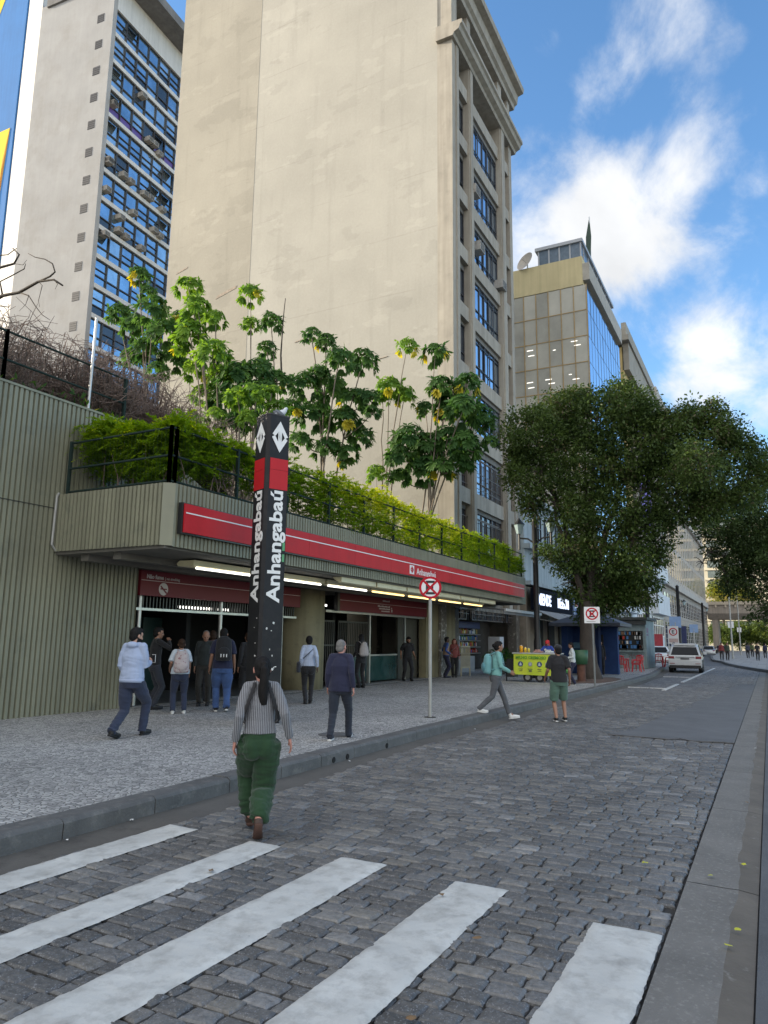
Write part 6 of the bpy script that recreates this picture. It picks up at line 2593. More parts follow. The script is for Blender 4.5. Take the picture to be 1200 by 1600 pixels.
tag(m.build('poster_post', pm('postered_grey', (0.16, 0.15, 0.13), rough=0.9, var=0.3, scale=3, col2=(0.42, 0.41, 0.39), c2lo=0.54, c2hi=0.58, c2scale=5)), 'grey pier covered in torn posters by the woman in red', 'pier')

# ---------------------------------------------------------------- kiosks, bar tables and chairs
bk = thing('blue_kiosk', 'dark blue kiosk with a hipped roof behind the big tree', 'kiosk', (39.2, 8.4, PAVE))
M_kb = pm('kiosk_blue', (0.02, 0.045, 0.13), spec=0.2, rough=0.8, var=0.2, streak=0.1)
m = MB()
m.box(37.6, 38.2, 7.55, 8.15, PAVE, 2.75)
m.build('front_pillar', pm('pillar_navy', (0.010, 0.018, 0.052), spec=0.15, rough=0.85, var=0.2), bk)
m = MB()
m.box(39.6, 40.0, 7.0, 9.6, PAVE, 2.75)
m.box(38.4, 40.0, 9.3, 9.6, PAVE, 2.75)
m.build('wall', M_kb, bk)
m = MB()
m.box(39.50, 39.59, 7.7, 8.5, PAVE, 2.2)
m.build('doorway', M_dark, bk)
m = MB()
vs = [(37.1, 6.4, 2.75), (40.5, 6.4, 2.75), (40.5, 9.9, 2.75), (37.1, 9.9, 2.75), (38.8, 7.9, 3.35), (38.8, 8.5, 3.35), (37.1, 6.4, 2.60), (40.5, 6.4, 2.60), (40.5, 9.9, 2.60), (37.1, 9.9, 2.60)]
m.add(vs, [(0, 1, 4), (1, 2, 5, 4), (2, 3, 5), (3, 0, 4, 5), (6, 7, 1, 0), (7, 8, 2, 1), (8, 9, 3, 2), (9, 6, 0, 3), (9, 8, 7, 6)])
m.build('roof', pm('roof_slate', (0.05, 0.06, 0.085), rough=0.6, var=0.2), bk)
m = MB()
for z in (0.9, 1.3):
    m.box(39.52, 39.595, 8.55, 9.25, PAVE + z, PAVE + z + 0.3)
m.build('poster', pm('poster_teal', (0.10, 0.22, 0.30), rough=0.6, var=0.4, scale=8), bk)
nk = thing('news_kiosk', 'weathered grey metal news kiosk with a serving window and graffiti', 'kiosk', (49.8, 8.4, PAVE))
M_kg = pm('kiosk_grey', (0.20, 0.26, 0.27), rough=0.7, var=0.2, scale=1.0, streak=0.35, col2=(0.12, 0.13, 0.125), c2lo=0.55, c2hi=0.75, c2scale=2)
m = MB()
m.bbox(49.4, 53.2, 6.95, 10.2, PAVE, 3.25, 0.03)
m.build('body', M_kg, nk)
m = MB()
m.box(49.1, 53.3, 6.8, 10.3, 3.25, 3.42)
m.box(49.2, 49.42, 6.9, 10.25, 2.95, 3.2)
m.build('roof', pm('kiosk_roof', (0.05, 0.055, 0.055), rough=0.8), nk)
m = MB()
m.box(49.33, 49.41, 7.15, 9.15, 1.35, 2.55)
w = m.build('serving_window', M_dark, nk)
m = MB()
rs = random.Random(9)
for k in range(60):
    y, zz = rs.uniform(7.2, 9.0), rs.choice((1.45, 1.72, 2.02, 2.30))
    m.box(49.30, 49.335, y, y + rs.uniform(0.08, 0.2), zz, zz + 0.2, rs.choices([5, 1, 2, 0], [0.4, 0.3, 0.2, 0.1])[0])
tag(m.build('goods', [pm('good_red', (0, 0, 0)), pm('good_white', (0, 0, 0)), pm('good_brown', (0, 0, 0)), pm('good_green', (0, 0, 0)), pm('good_yellow', (0, 0, 0)), pm('ware_blue', (0.05, 0.16, 0.36), rough=0.5)], w), kind='stuff')
m = MB()
m.box(49.15, 49.41, 7.1, 9.2, 1.22, 1.30)
m.build('counter', M_kg, nk)
m = MB()
m.box(49.41 - 0.03, 49.39, 9.3, 10.1, 1.4, 2.8)
m.build('poster', pm('poster_mixed', (0.25, 0.18, 0.18), rough=0.6, var=0.6, scale=5), nk)
m = MB()
pts = [(7.5, 0.95), (7.62, 0.72), (7.74, 0.98), (7.86, 0.72), (7.98, 1.0), (8.08, 0.7), (8.15, 0.95), (8.3, 0.8)]
m.tube([(49.392, y - 0.25, z + 0.1) for y, z in pts], 0.018, 5)
m.build('graffiti', pm('graffiti_red', (0.30, 0.06, 0.08), rough=0.8), nk)
m = MB()
m.box(49.75, 50.4, 6.935, 6.953, 2.45, 2.75)
m.box(49.75, 50.4, 6.935, 6.953, 2.25, 2.37)
m.build('label_plate', pm('label_purple', (0.16, 0.08, 0.16), rough=0.6), nk)

M_rp = pm('red_plastic', (0.42, 0.012, 0.018), rough=0.35, var=0.1)


def plastic_chair(label, x, y, rz, group):
    t = thing('plastic_chair', label, 'chair', (x, y, PAVE), rz, group)
    m = MB()
    m.bbox(-0.22, 0.22, -0.23, 0.23, 0.41, 0.45, 0.015)
    m.build('seat', M_rp, t, local=True)
    m = MB()
    for q in range(5):
        yy = -0.2 + q * 0.1
        m.tube([(-0.2, yy, 0.44), (-0.27, yy, 0.65), (-0.30, yy * 0.95, 0.86)], 0.028, 6)
    m.tube([(-0.30, -0.22, 0.85), (-0.32, 0, 0.90), (-0.30, 0.22, 0.85)], 0.035, 8)
    m.build('backrest', M_rp, t, local=True)
    for sx in (-1, 1):
        for sy in (-1, 1):
            m = MB()
            m.tube([(0.19 * sx, 0.2 * sy, 0.43), (0.25 * sx, 0.25 * sy, 0.0)], [0.035, 0.022], 6)
            m.build('leg', M_rp, t, local=True)
    for sy in (-1, 1):
        m = MB()
        m.tube([(-0.28, 0.24 * sy, 0.66), (0.15, 0.27 * sy, 0.64), (0.22, 0.25 * sy, 0.43)], 0.025, 6)
        m.build('armrest', M_rp, t, local=True)
    return t


def plastic_table(label, x, y, group):
    t = thing('plastic_table', label, 'table', (x, y, PAVE), 0, group)
    m = MB()
    m.bbox(-0.36, 0.36, -0.36, 0.36, 0.69, 0.73, 0.015)
    m.build('tabletop', M_rp, t, local=True)
    for sx in (-1, 1):
        for sy in (-1, 1):
            m = MB()
            m.tube([(0.28 * sx, 0.28 * sy, 0.70), (0.33 * sx, 0.33 * sy, 0)], [0.04, 0.025], 6)
            m.build('leg', M_rp, t, local=True)
    return t


plastic_table('red plastic table in front of the grey kiosk window', 43.9, 7.55, 'red bar tables')
plastic_table('red plastic table between the kiosk corner and the white car', 54.6, 6.95, 'red bar tables')
for x, y, rz, lab in ((43.2, 7.5, 0, 'red plastic chair on the near side of the table by the kiosk'), (44.5, 8.1, 200, 'red plastic chair behind the table, closest to the kiosk wall'), (43.9, 8.3, -90, 'red plastic chair left of the table, nearest the blue kiosk'),
                      (43.8, 6.75, 95, 'red plastic chair right of the table, nearest the kerb'), (43.1, 8.6, 20, 'red plastic chair standing apart by the blue kiosk doorway'), (45.2, 6.9, 160, 'red plastic chair under the graffiti on the kiosk'),
                      (54.0, 6.85, 10, 'red plastic chair beside the kiosk side wall'), (54.7, 6.3, 100, 'red plastic chair right behind the kiosk, by the white car')):
    plastic_chair(lab, x, y, rad(rz), 'red bar chairs')


# ---------------------------------------------------------------- vehicles
M_cw = pm('car_white', (0.62, 0.64, 0.66), rough=0.22, var=0.03, coat=0.6)
M_cs = pm('car_silver', (0.40, 0.42, 0.44), rough=0.25, metal=0.5, var=0.05)
M_cg = glass('car_glass', (0.010, 0.012, 0.014), rough=0.12, var=0.2, spec=0.25)
M_tyre = pm('tyre_black', (0.012, 0.012, 0.013), rough=0.85, var=0.2)
M_lampr = pm('tail_lamp', (0.22, 0.02, 0.03), rough=0.2)
M_plast = pm('car_trim', (0.02, 0.02, 0.022), rough=0.6)


def car(label, x, y, rz, paint, L_=4.7, W=1.84, H=1.80, suv=True, detail=True, group=None):
    """rear of the car at local x=0, nose towards +x"""
    t = thing('parked_car', label, 'car', (x, y, 0.0), rz, group)
    w = W / 2
    g0 = 0.34 if suv else 0.25
    belt = H * 0.60
    if suv:
        prof = [(0.10, g0), (0.02, g0 + 0.12), (0.0, belt * 0.72), (0.06, belt * 0.97), (0.52, H - 0.20), (0.80, H - 0.06), (2.1, H), (2.75, H - 0.06), (3.35, belt + 0.06), (4.35, belt - 0.10), (L_ - 0.08, belt - 0.25), (L_, g0 + 0.25), (L_ - 0.1, g0)]
    else:
        prof = [(0.10, g0), (0.0, g0 + 0.14), (0.02, belt * 0.95), (0.35, belt + 0.05), (0.85, H - 0.04), (1.6, H), (2.3, H - 0.05), (3.05, belt + 0.05), (L_ - 0.25, belt - 0.16), (L_, g0 + 0.25), (L_ - 0.1, g0)]
    m = MB()
    n = len(prof)
    rings = []
    for s_, ins in ((-1, 1), (1, 1)):
        pass
    cross = [(-1.0, 0.0), (-0.93, 0.55), (0.93, 0.55), (1.0, 0.0)]

    def half(z):
        if z <= belt:
            return w * (0.97 + 0.03 * math.sin(math.pi * max(0, (z - g0)) / (belt - g0)))
        return w * (0.97 - 0.23 * (z - belt) / (H - belt))
    vs = []
    for (px, z) in prof:
        hw = half(z)
        vs += [(px, -hw, z), (px, hw, z)]
    bm = bmesh.new()
    bv = [bm.verts.new(v) for v in vs]
    for i in range(n):
        j = (i + 1) % n
        bm.faces.new([bv[2 * i], bv[2 * i + 1], bv[2 * j + 1], bv[2 * j]])
    L_f = bm.faces.new([bv[2 * i] for i in range(n)][::-1])
    R_f = bm.faces.new([bv[2 * i + 1] for i in range(n)])
    bmesh.ops.recalc_face_normals(bm, faces=bm.faces[:])
    bmesh.ops.bevel(bm, geom=[e for e in bm.edges if len(e.link_faces) == 2], offset=0.045, segments=2, profile=0.6, affect='EDGES')
    bm.verts.index_update()
    m.smooth = True
    m.add([v.co[:] for v in bm.verts], [[v.index for v in f.verts] for f in bm.faces])
    bm.free()
    body = m.build('body', paint, t, local=True)
    # glazing, set just proud of the body
    m = MB()
    if suv:
        a, b_ = (0.09, belt * 1.0), (0.49, H - 0.235)
    else:
        a, b_ = (0.37, belt + 0.07), (0.80, H - 0.09)
    nx, nz = -(b_[1] - a[1]), (b_[0] - a[0])
    ll = math.hypot(nx, nz)
    nx, nz = nx / ll * 0.012, nz / ll * 0.012
    wa, wb = half(a[1]) - 0.14, half(b_[1]) - 0.13
    m.add([(a[0] + nx, -wa, a[1] + nz), (a[0] + nx, wa, a[1] + nz), (b_[0] + nx, wb, b_[1] + nz), (b_[0] + nx, -wb, b_[1] + nz), (a[0] - nx, -wa, a[1] - nz), (a[0] - nx, wa, a[1] - nz), (b_[0] - nx, wb, b_[1] - nz), (b_[0] - nx, -wb, b_[1] - nz)],
          [(0, 3, 2, 1), (4, 5, 6, 7), (0, 1, 5, 4), (1, 2, 6, 5), (2, 3, 7, 6), (3, 0, 4, 7)])
    m.build('rear_window', M_cg, t, local=True)
    for s_ in (-1, 1):
        m = MB()
        x0, x1 = (0.62, 2.95) if suv else (0.95, 2.8)
        zb, zt = belt + 0.06, H - 0.14
        m.add([(x0 - 0.1, s_ * (half(zb) + 0.008), zb), (x1 + 0.25, s_ * (half(zb) + 0.008), zb), (x1 - 0.25, s_ * (half(zt) + 0.008), zt), (x0 + 0.12, s_ * (half(zt) + 0.008), zt)], [(0, 1, 2, 3) if s_ < 0 else (3, 2, 1, 0)])
        m.build('side_window', M_cg, t, local=True)
        m = MB()
        m.bbox(-0.015, 0.25, s_ * w * 0.97 - (0.33 if s_ > 0 else 0), s_ * w * 0.97 + (0 if s_ > 0 else 0.33), belt * 0.80, belt * 0.94, 0.02)
        m.build('tail_lamp', M_lampr, t, local=True)
        m = MB()
        m.bbox(2.75, 2.9, s_ * (w + 0.12) - 0.11, s_ * (w + 0.12) + 0.11, belt + 0.02, belt + 0.20, 0.03)
        m.build('mirror', paint, t, local=True)
        for xx in (0.85, L_ - 0.95):
            m = MB()
            r = 0.39 if suv else 0.31
            m.tube([(xx, s_ * (w - 0.24), r), (xx, s_ * (w + 0.005), r)], r, 26)
            wh = m.build('wheel', M_tyre, t, local=True)
            m = MB()
            m.tube([(xx, s_ * (w - 0.03), r), (xx, s_ * (w + 0.012), r)], r * 0.62, 20)
            m.build('rim', M_cs, wh, local=True)
    if detail:
        m = MB()
        m.bbox(-0.05, 0.12, -w * 0.93, w * 0.93, g0 - 0.06, g0 + 0.13, 0.02)
        m.build('bumper', M_plast, t, local=True)
        m = MB()
        m.bbox(-0.03, 0.05, -w * 0.55, w * 0.55, belt * 0.885, belt * 0.915, 0.008)
        m.build('chrome_strip', M_cs, t, local=True)
        m = MB()
        m.bbox(-0.035, 0.04, -0.25, 0.25, belt * 0.755, belt * 0.85, 0.008)
        m.build('number_plate', pm('plate_dark', (0.12, 0.12, 0.125), rough=0.5, var=0.2, scale=30), t, local=True)
        for s_ in (-1, 1):
            m = MB()
            m.bbox(-0.035, 0.03, s_ * w * 0.75 - 0.14, s_ * w * 0.75 + 0.14, g0 + 0.22, g0 + 0.25, 0.008)
            m.build('reflector', M_lampr, t, local=True)
        if suv:
            for s_ in (-1, 1):
                m = MB()
                m.tube([(0.8, s_ * w * 0.70, H + 0.01), (0.95, s_ * w * 0.70, H + 0.06), (2.3, s_ * w * 0.70, H + 0.06), (2.45, s_ * w * 0.70, H)], 0.02, 6)
                m.build('roof_rail', M_plast, t, local=True)
            m = MB()
            m.bbox(0.50, 0.86, -w * 0.64, w * 0.64, H - 0.13, H - 0.03, 0.015)
            m.build('spoiler', paint, t, local=True)
    return t


car('white sport utility car parked at the kerb with its tail to the viewer', 49.3, 4.72, rad(3), M_cw, L_=4.75, W=1.95, H=1.80)
car('small white car mostly hidden behind the grey kiosk and chairs', 66.0, 8.2, rad(14), M_cw, L_=4.1, W=1.75, H=1.55, suv=False, detail=False)
p = onZ(1122, 1009, 0)
car('silver car far up the street beyond the motorcycles', 118, 8.0, rad(3), M_cs, L_=4.3, W=1.8, H=1.5, suv=False, detail=False)
car('dark car parked in the shade under the overpass', 160, 8.6, rad(3), pm('car_dark', (0.03, 0.032, 0.036), rough=0.3), L_=4.3, W=1.8, H=1.5, suv=False, detail=False)


def motorcycle(label, x, y, rz, paint):
    t = thing('motorcycle', label, 'motorcycle', (x, y, 0), rz, 'motorcycles parked along the left kerb')
    for xx in (0.0, 1.3):
        m = MB()
        ring(m, (xx, 0, 0.31), Vector((1, 0, 0)), Vector((0, 0, 1)), Vector((0, -1, 0)), 0.21, 0.31, -0.06, 0.06, k=18)
        w = m.build('wheel', M_tyre, t, local=True)
        m = MB()
        m.tube([(xx, -0.02, 0.31), (xx, 0.02, 0.31)], 0.21, 12)
        m.build('rim', M_galv, w, local=True)
    m = MB()
    m.tube([(0.0, 0, 0.31), (0.45, 0, 0.45), (0.95, 0, 0.5), (1.1, 0, 0.85), (1.3, 0, 0.31)], 0.06, 6)
    m.bbox(0.4, 0.85, -0.15, 0.15, 0.28, 0.60, 0.05)
    m.build('frame', M_plast, t, local=True)
    m = MB()
    m.ell((0.80, 0, 0.82), (0.30, 0.17, 0.15))
    m.ell((-0.05, 0, 0.72), (0.28, 0.10, 0.10))
    m.build('tank', paint, t, local=True)
    m = MB()
    m.ell((0.30, 0, 0.80), (0.38, 0.15, 0.075))
    m.build('seat', M_plast, t, local=True)
    m = MB()
    m.tube([(1.0, -0.36, 1.08), (1.08, -0.12, 1.02), (1.08, 0.12, 1.02), (1.0, 0.36, 1.08)], 0.025, 6)
    m.build('handlebar', M_plast, t, local=True)
    m = MB()
    m.ell((1.22, 0, 0.92), (0.11, 0.11, 0.12))
    m.build('headlight', M_white_sign, t, local=True)
    m = MB()
    m.bbox(-0.32, 0.05, -0.2, 0.2, 0.85, 1.2, 0.03)
    m.build('top_box', paint, t, local=True)


mp_ = [pm('moto_red', (0.3, 0.02, 0.02), rough=0.3), pm('moto_black', (0.02, 0.02, 0.022), rough=0.3), pm('moto_grey', (0.2, 0.21, 0.22), rough=0.3), pm('moto_blue', (0.03, 0.06, 0.2), rough=0.3)]
for k in range(10):
    x = 74 + 3.0 * k
    motorcycle(('red', 'black', 'black', 'grey', 'red', 'black', 'blue', 'black', 'grey', 'black')[k] + ' motorcycle with a top box, number %s in the row counted from the white car' % ('one', 'two', 'three', 'four', 'five', 'six', 'seven', 'eight', 'nine', 'ten')[k],
               x, kerb_y(x) - 1.5, rad(118), mp_[(0, 1, 1, 2, 0, 1, 3, 1, 2, 1)[k]])

# shop board and red awning by the stone building
for x, y, w, h, z, col, nm, lab in ((88, 11.2, 1.2, 1.6, 1.6, (0.30, 0.03, 0.04), 'a', 'red sign board standing behind the white car by the stone wall'), (112, 11.4, 2.2, 3.6, 2.0, (0.02, 0.03, 0.10), 'b', 'dark blue hoarding against the stone building')):
    t = thing('board', lab, 'board', (x, y, PAVE))
    m = MB()
    m.box(x, x + 0.08, y - w / 2, y + w / 2, z - h / 2 + 0.4, z + h / 2 + 0.4)
    m.build('face', pm('board_' + nm, col, rough=0.5, var=0.3, scale=3), t)
    for s_ in (-1, 1):
        m = MB()
        m.box(x + 0.01, x + 0.07, y + s_ * w * 0.4 - 0.04, y + s_ * w * 0.4 + 0.04, PAVE, z - h / 2 + 0.4)
        m.build('leg', M_iron, t)

# litter and fallen leaves on the road
M_lit_w = pm('litter_white', (0.6, 0.6, 0.58), rough=0.9)
M_leaf_y = pm('fallen_leaf_yellow', (0.42, 0.42, 0.03), rough=0.7)
M_leaf_b = pm('fallen_leaf_brown', (0.16, 0.10, 0.05), rough=0.8)
rs = random.Random(21)
lt = [(1140, 1481, 'y'), (1162, 1353, 'y'), (1110, 1370, 'g'), (1153, 1456, 'g'), (643, 1593, 'b'), (1008, 1350, 'y'), (1167, 1255, 'b'), (330, 1362, 'b'), (742, 1140, 'w'), (800, 1138, 'w'), (628, 1162, 'w'), (546, 1190, 'w'), (205, 1283, 'w'), (105, 1314, 'w'), (1180, 1170, 'w'), (690, 1400, 'b'), (870, 1255, 'b'), (745, 1468, 'b')]
for i, (px, py, k) in enumerate(lt):
    g = onZ(px, py, 0.02)
    m = MB()
    r = {'y': 0.030, 'g': 0.028, 'b': 0.03, 'w': 0.022}[k]
    pts = [(r * rs.uniform(0.6, 1.2) * math.cos(a), r * rs.uniform(0.5, 0.9) * math.sin(a)) for a in np.linspace(0, 6.28, 8)[:-1]]
    a = rs.random() * 6.28
    vs = [(g[0], g[1], g[2] + 0.018)] + [(g[0] + u * math.cos(a) - v * math.sin(a), g[1] + u * math.sin(a) + v * math.cos(a), g[2] + 0.006 + rs.uniform(0, 0.014)) for u, v in pts]
    m.add(vs, [(0, 1 + q, 1 + (q + 1) % 7) for q in range(7)])
    if k == 'w':
        tag(m.build('litter', M_lit_w), 'tiny scrap of white litter lying on the ground by the kerb', 'litter', 'scraps of litter by the kerb')
    else:
        tag(m.build('fallen_leaf', M_leaf_y if k in 'yg' else M_leaf_b), 'small fallen yellow leaf on the road edge' if k in 'yg' else 'small fallen brown leaf on the paving stones', 'leaf', 'fallen yellow leaves' if k in 'yg' else 'fallen brown leaves')

# round iron cover in the pavement
g = onZ(525, 1148, PAVE)
mc = MB()
ring(mc, (g[0], g[1], PAVE + 0.003), Vector((1, 0, 0)), Vector((0, 1, 0)), Vector((0, 0, 1)), 0.27, 0.31, 0, 0.004)
mc.cyl(g[0], g[1], PAVE - 0.01, PAVE + 0.004, 0.265, 26)
tag(mc.build('manhole_cover', pm('cover_iron', (0.10, 0.10, 0.10), rough=0.7, var=0.3, bump=0.5, bscale=60)), 'round iron cover set in the mosaic pavement by the kerb', 'manhole cover')

# bird on the totem
Mt = root_mat(tt)
bp_ = Mt @ Vector((0.20, 0.06, HT + 0.03))
bd = thing('pigeon', 'pale grey and white pigeon perched on top of the metro totem', 'bird', bp_, rz=rad(-30))
m = MB()
m.smooth = True
m.tube([(-0.19, 0, 0.075), (-0.10, 0, 0.095), (-0.02, 0, 0.13), (0.06, 0, 0.17), (0.10, 0, 0.215), (0.115, 0, 0.255), (0.135, 0, 0.268), (0.16, 0, 0.262)], [0.018, 0.034, 0.062, 0.066, 0.045, 0.036, 0.033, 0.010], 14)
m.build('body', pm('pigeon_white', (0.55, 0.57, 0.60), rough=0.8, var=0.12, scale=20), bd, local=True)
for s_ in (-1, 1):
    m = MB()
    m.smooth = True
    m.ell((-0.045, 0.052 * s_, 0.135), (0.115, 0.018, 0.042), rot=Matrix.Rotation(0.38, 3, 'Y').to_euler().to_quaternion())
    m.build('wing', pm('pigeon_grey', (0.15, 0.16, 0.18), rough=0.8, var=0.4, scale=25), bd, local=True)
    m = MB()
    m.tube([(0.0, 0.022 * s_, 0.08), (0.005, 0.022 * s_, 0.0), (0.03, 0.022 * s_, 0.0)], 0.006, 5)
    m.build('leg', pm('pigeon_leg', (0.3, 0.1, 0.08), rough=0.7), bd, local=True)
m = MB()
m.tube([(0.155, 0, 0.265), (0.185, 0, 0.255)], [0.011, 0.002], 6)
m.build('beak', M_sblk, bd, local=True)

# ================================================================== PEOPLE
def fuse(mb, name, mats, parent, voxel, smooth=3, disp=None, matfn=None):
    """melt overlapping closed shapes (root-local coordinates) into one continuous skin"""
    me = bpy.data.meshes.new(name)
    me.from_pydata(mb.v, [], mb.f)
    o = bpy.data.objects.new(name, me)
    COL.objects.link(o)
    md = o.modifiers.new('r', 'REMESH')
    md.mode = 'VOXEL'
    md.voxel_size = voxel
    md.adaptivity = 0
    if smooth:
        sm = o.modifiers.new('s', 'SMOOTH')
        sm.factor = 0.5
        sm.iterations = smooth
    dg = bpy.context.evaluated_depsgraph_get()
    res = bpy.data.meshes.new_from_object(o.evaluated_get(dg))
    o.modifiers.clear()
    o.data = res
    bpy.data.meshes.remove(me)
    res.name = name
    if disp is not None:
        nr = [v.normal.copy() for v in res.vertices]
        for v, n in zip(res.vertices, nr):
            v.co = v.co + n * disp(v.co)
    res.materials.clear()
    for m in (mats if isinstance(mats, (list, tuple)) else [mats]):
        res.materials.append(m)
    if matfn is not None:
        res.polygons.foreach_set('material_index', [matfn(p.center) for p in res.polygons])
    else:
        res.polygons.foreach_set('material_index', [0] * len(res.polygons))
    res.polygons.foreach_set('use_smooth', [True] * len(res.polygons))
    res.update()
    o.parent = parent
    return o


def join_into(o, other):
    """append another object's mesh to o (same frame), keep o's materials"""
    bm = bmesh.new()
    bm.from_mesh(o.data)
    k = len(bm.faces)
    bm.from_mesh(other.data)
    bm.to_mesh(o.data)
    bm.free()
    me = other.data
    bpy.data.objects.remove(other)
    bpy.data.meshes.remove(me)


SKIN = {'light': pm('skin_light', (0.42, 0.24, 0.17), rough=0.55, var=0.08, scale=9), 'tan': pm('skin_tan', (0.27, 0.14, 0.088), rough=0.55, var=0.08, scale=9), 'dark': pm('skin_dark', (0.085, 0.045, 0.030), rough=0.5, var=0.08, scale=9), 'pink': pm('skin_pink', (0.46, 0.22, 0.17), rough=0.55, var=0.08, scale=9)}
HAIRM = {'black': pm('hair_black', (0.010, 0.009, 0.009), rough=0.75, spec=0.18, var=0.3, scale=30, stretch=(1, 1, 0.15)), 'brown': pm('hair_brown', (0.035, 0.020, 0.013), rough=0.75, spec=0.18, var=0.3, scale=30, stretch=(1, 1, 0.15)), 'grey': pm('hair_grey', (0.16, 0.155, 0.15), rough=0.8, spec=0.18, var=0.3, scale=40), 'reddish': pm('hair_reddish', (0.09, 0.03, 0.018), rough=0.75, spec=0.18, var=0.3, scale=30)}
M_eye = pm('eye_dark', (0.012, 0.010, 0.010), rough=0.2)
M_lip = pm('lip', (0.25, 0.09, 0.075), rough=0.5)


def two_bone(a, c, l1, l2, pole):
    d = c - a
    L_ = min(d.length, (l1 + l2) * 0.999)
    d.normalize()
    c = a + d * L_
    x = (l1 * l1 - l2 * l2 + L_ * L_) / (2 * L_)
    h = math.sqrt(max(l1 * l1 - x * x, 0))
    p = Vector(pole)
    p = (p - d * p.dot(d))
    p.normalize()
    return a + d * x + p * h, c


def cloth(name, col, var=0.14, scale=5, rough=0.9, **kw):
    return pm(name, col, rough=rough, var=var, scale=scale, bump=kw.pop('bump', 0.25), bscale=kw.pop('bscale', 220), sheen=0.15, bdist=0.002, **kw)


def person(label, pos, face, H=1.70, sex='m', fat=1.0, feet=((0.0, 0.09, 0, 0), (0.0, -0.09, 0, 0)), lean=2.0, head=(0, 0), hands=((0.03, 0.10, -0.53), (0.03, -0.10, -0.53)), poles=((-1, 0.12, 0), (-1, -0.12, 0)),
           curl=(0.35, 0.35), skin='tan', top=None, bottom=None, shoes=None, hair=('short', 'black'), beard=None, vox=0.010, twist=0.0, group=None, hip_drop=0.02, extra=None):
    s = H / 1.70
    t = thing('person', label, 'person', pos, rad(face), group)
    V3 = lambda *a: Vector(a) * s
    # ---- skeleton
    fz = [f[2] / s for f in feet]
    px = 0.5 * (feet[0][0] + feet[1][0]) / s
    spread = abs(feet[0][0] - feet[1][0]) / s
    hipz = 0.93 - hip_drop - 0.16 * spread * spread * 0.8 + max(min(fz), 0)
    hip = V3(px, 0, hipz)
    ln = rad(lean)
    up = Vector((math.sin(ln), 0, math.cos(ln)))
    chest = hip + up * (0.36 * s)
    neck = hip + up * (0.545 * s)
    shw = (0.168 if sex == 'm' else 0.146) * (0.85 + 0.15 * fat)
    hs = s * 1.07
    tw = rad(twist)
    side = Vector((-math.sin(tw), math.cos(tw), 0))
    fw = Vector((math.cos(tw), math.sin(tw), 0))
    sh = [neck + side * (shw * s * k) - up * 0.035 * s for k in (1, -1)]
    headc = neck + up * (0.105 * s) + Vector((0.025 * s, 0, 0.04 * s))
    legs = []
    for i, f in enumerate(feet):
        hp = hip + Vector((0, (0.092 if i == 0 else -0.092) * s, -0.03 * s))
        pit = rad(f[3])
        ball = Vector((f[0] + 0.10 * s, f[1], f[2] + 0.02 * s))
        heel_dir = Vector((-math.cos(pit), 0, math.sin(pit)))
        ank = ball + heel_dir * (0.155 * s) + Vector((math.sin(pit), 0, math.cos(pit))) * (0.065 * s)
        kn, ank = two_bone(hp, ank, 0.44 * s, 0.425 * s, (1, 0.08 if i == 0 else -0.08, 0))
        legs.append((hp, kn, ank, ball, heel_dir, pit))
    arms = []
    for i, h in enumerate(hands):
        tgt = sh[i] + fw * (h[0] * s) + side * (h[1] * 0.55 * s) + Vector((0, 0, h[2] * s))
        el, wr = two_bone(sh[i], tgt, 0.295 * s, 0.255 * s, fw * poles[i][0] + side * poles[i][1] + Vector((0, 0, poles[i][2])))
        arms.append((sh[i], el, wr))
    # ---- body skin
    hy, hpit = rad(head[0]), rad(head[1])
    Rh = Matrix.Rotation(hy, 3, 'Z') @ Matrix.Rotation(hpit, 3, 'Y')

    def hp_(x, y, z):
        return headc + Rh @ (Vector((x, y, z)) * hs)
    q_h = Rh.to_quaternion()
    b = MB()
    lerp3 = lambda a, c, k: a.lerp(c, k)
    b.tube([hip - up * 0.05 * s, hip + up * 0.05 * s, hip + up * 0.18 * s, chest, neck - up * 0.06 * s, neck], [0.12 * s * fat, 0.12 * s * fat, 0.10 * s * fat, 0.12 * s * fat, 0.085 * s, 0.048 * s], 14, ry=[0.075 * s * fat, 0.078 * s * fat, 0.07 * s * fat, 0.08 * s * fat, 0.055 * s, 0.048 * s], up=(1, 0, 0))
    b.tube([neck - up * 0.05 * s, neck + up * 0.03 * s, headc + Vector((-0.015 * s, 0, -0.03 * s))], [0.058 * s, 0.052 * s, 0.055 * s], 12)
    for (hp, kn, an, ball, hd, pit) in legs:
        b.tube([hp, lerp3(hp, kn, 0.5), kn, lerp3(kn, an, 0.3), an, lerp3(an, ball, 0.5)], [0.078 * s * fat, 0.066 * s * fat, 0.050 * s, 0.052 * s, 0.036 * s, 0.034 * s], 12)
    for (a, e, w) in arms:
        b.tube([a, lerp3(a, e, 0.4), e, lerp3(e, w, 0.3), w], [0.038 * s, 0.040 * s * fat ** 0.5, 0.035 * s, 0.036 * s, 0.026 * s], 12)
        b.ell(a, (0.040 * s,) * 3, 10, 8)
    # head
    b.ell(hp_(-0.008, 0, 0.022), (0.094 * hs, 0.074 * hs, 0.094 * hs), 18, 14, rot=q_h)
    b.ell(hp_(0.026, 0, -0.045), (0.062 * hs, 0.056 * hs, 0.070 * hs), 16, 12, rot=q_h)
    b.ell(hp_(0.058, 0, -0.088), (0.022 * hs, 0.026 * hs, 0.018 * hs), 10, 8, rot=q_h)
    b.ell(hp_(0.068, 0, 0.022), (0.022 * hs, 0.052 * hs, 0.012 * hs), 10, 8, rot=q_h)
    b.tube([hp_(0.078, 0, 0.008), hp_(0.098, 0, -0.030), hp_(0.092, 0, -0.040)], [0.010 * hs, 0.0155 * hs, 0.009 * hs], 8)
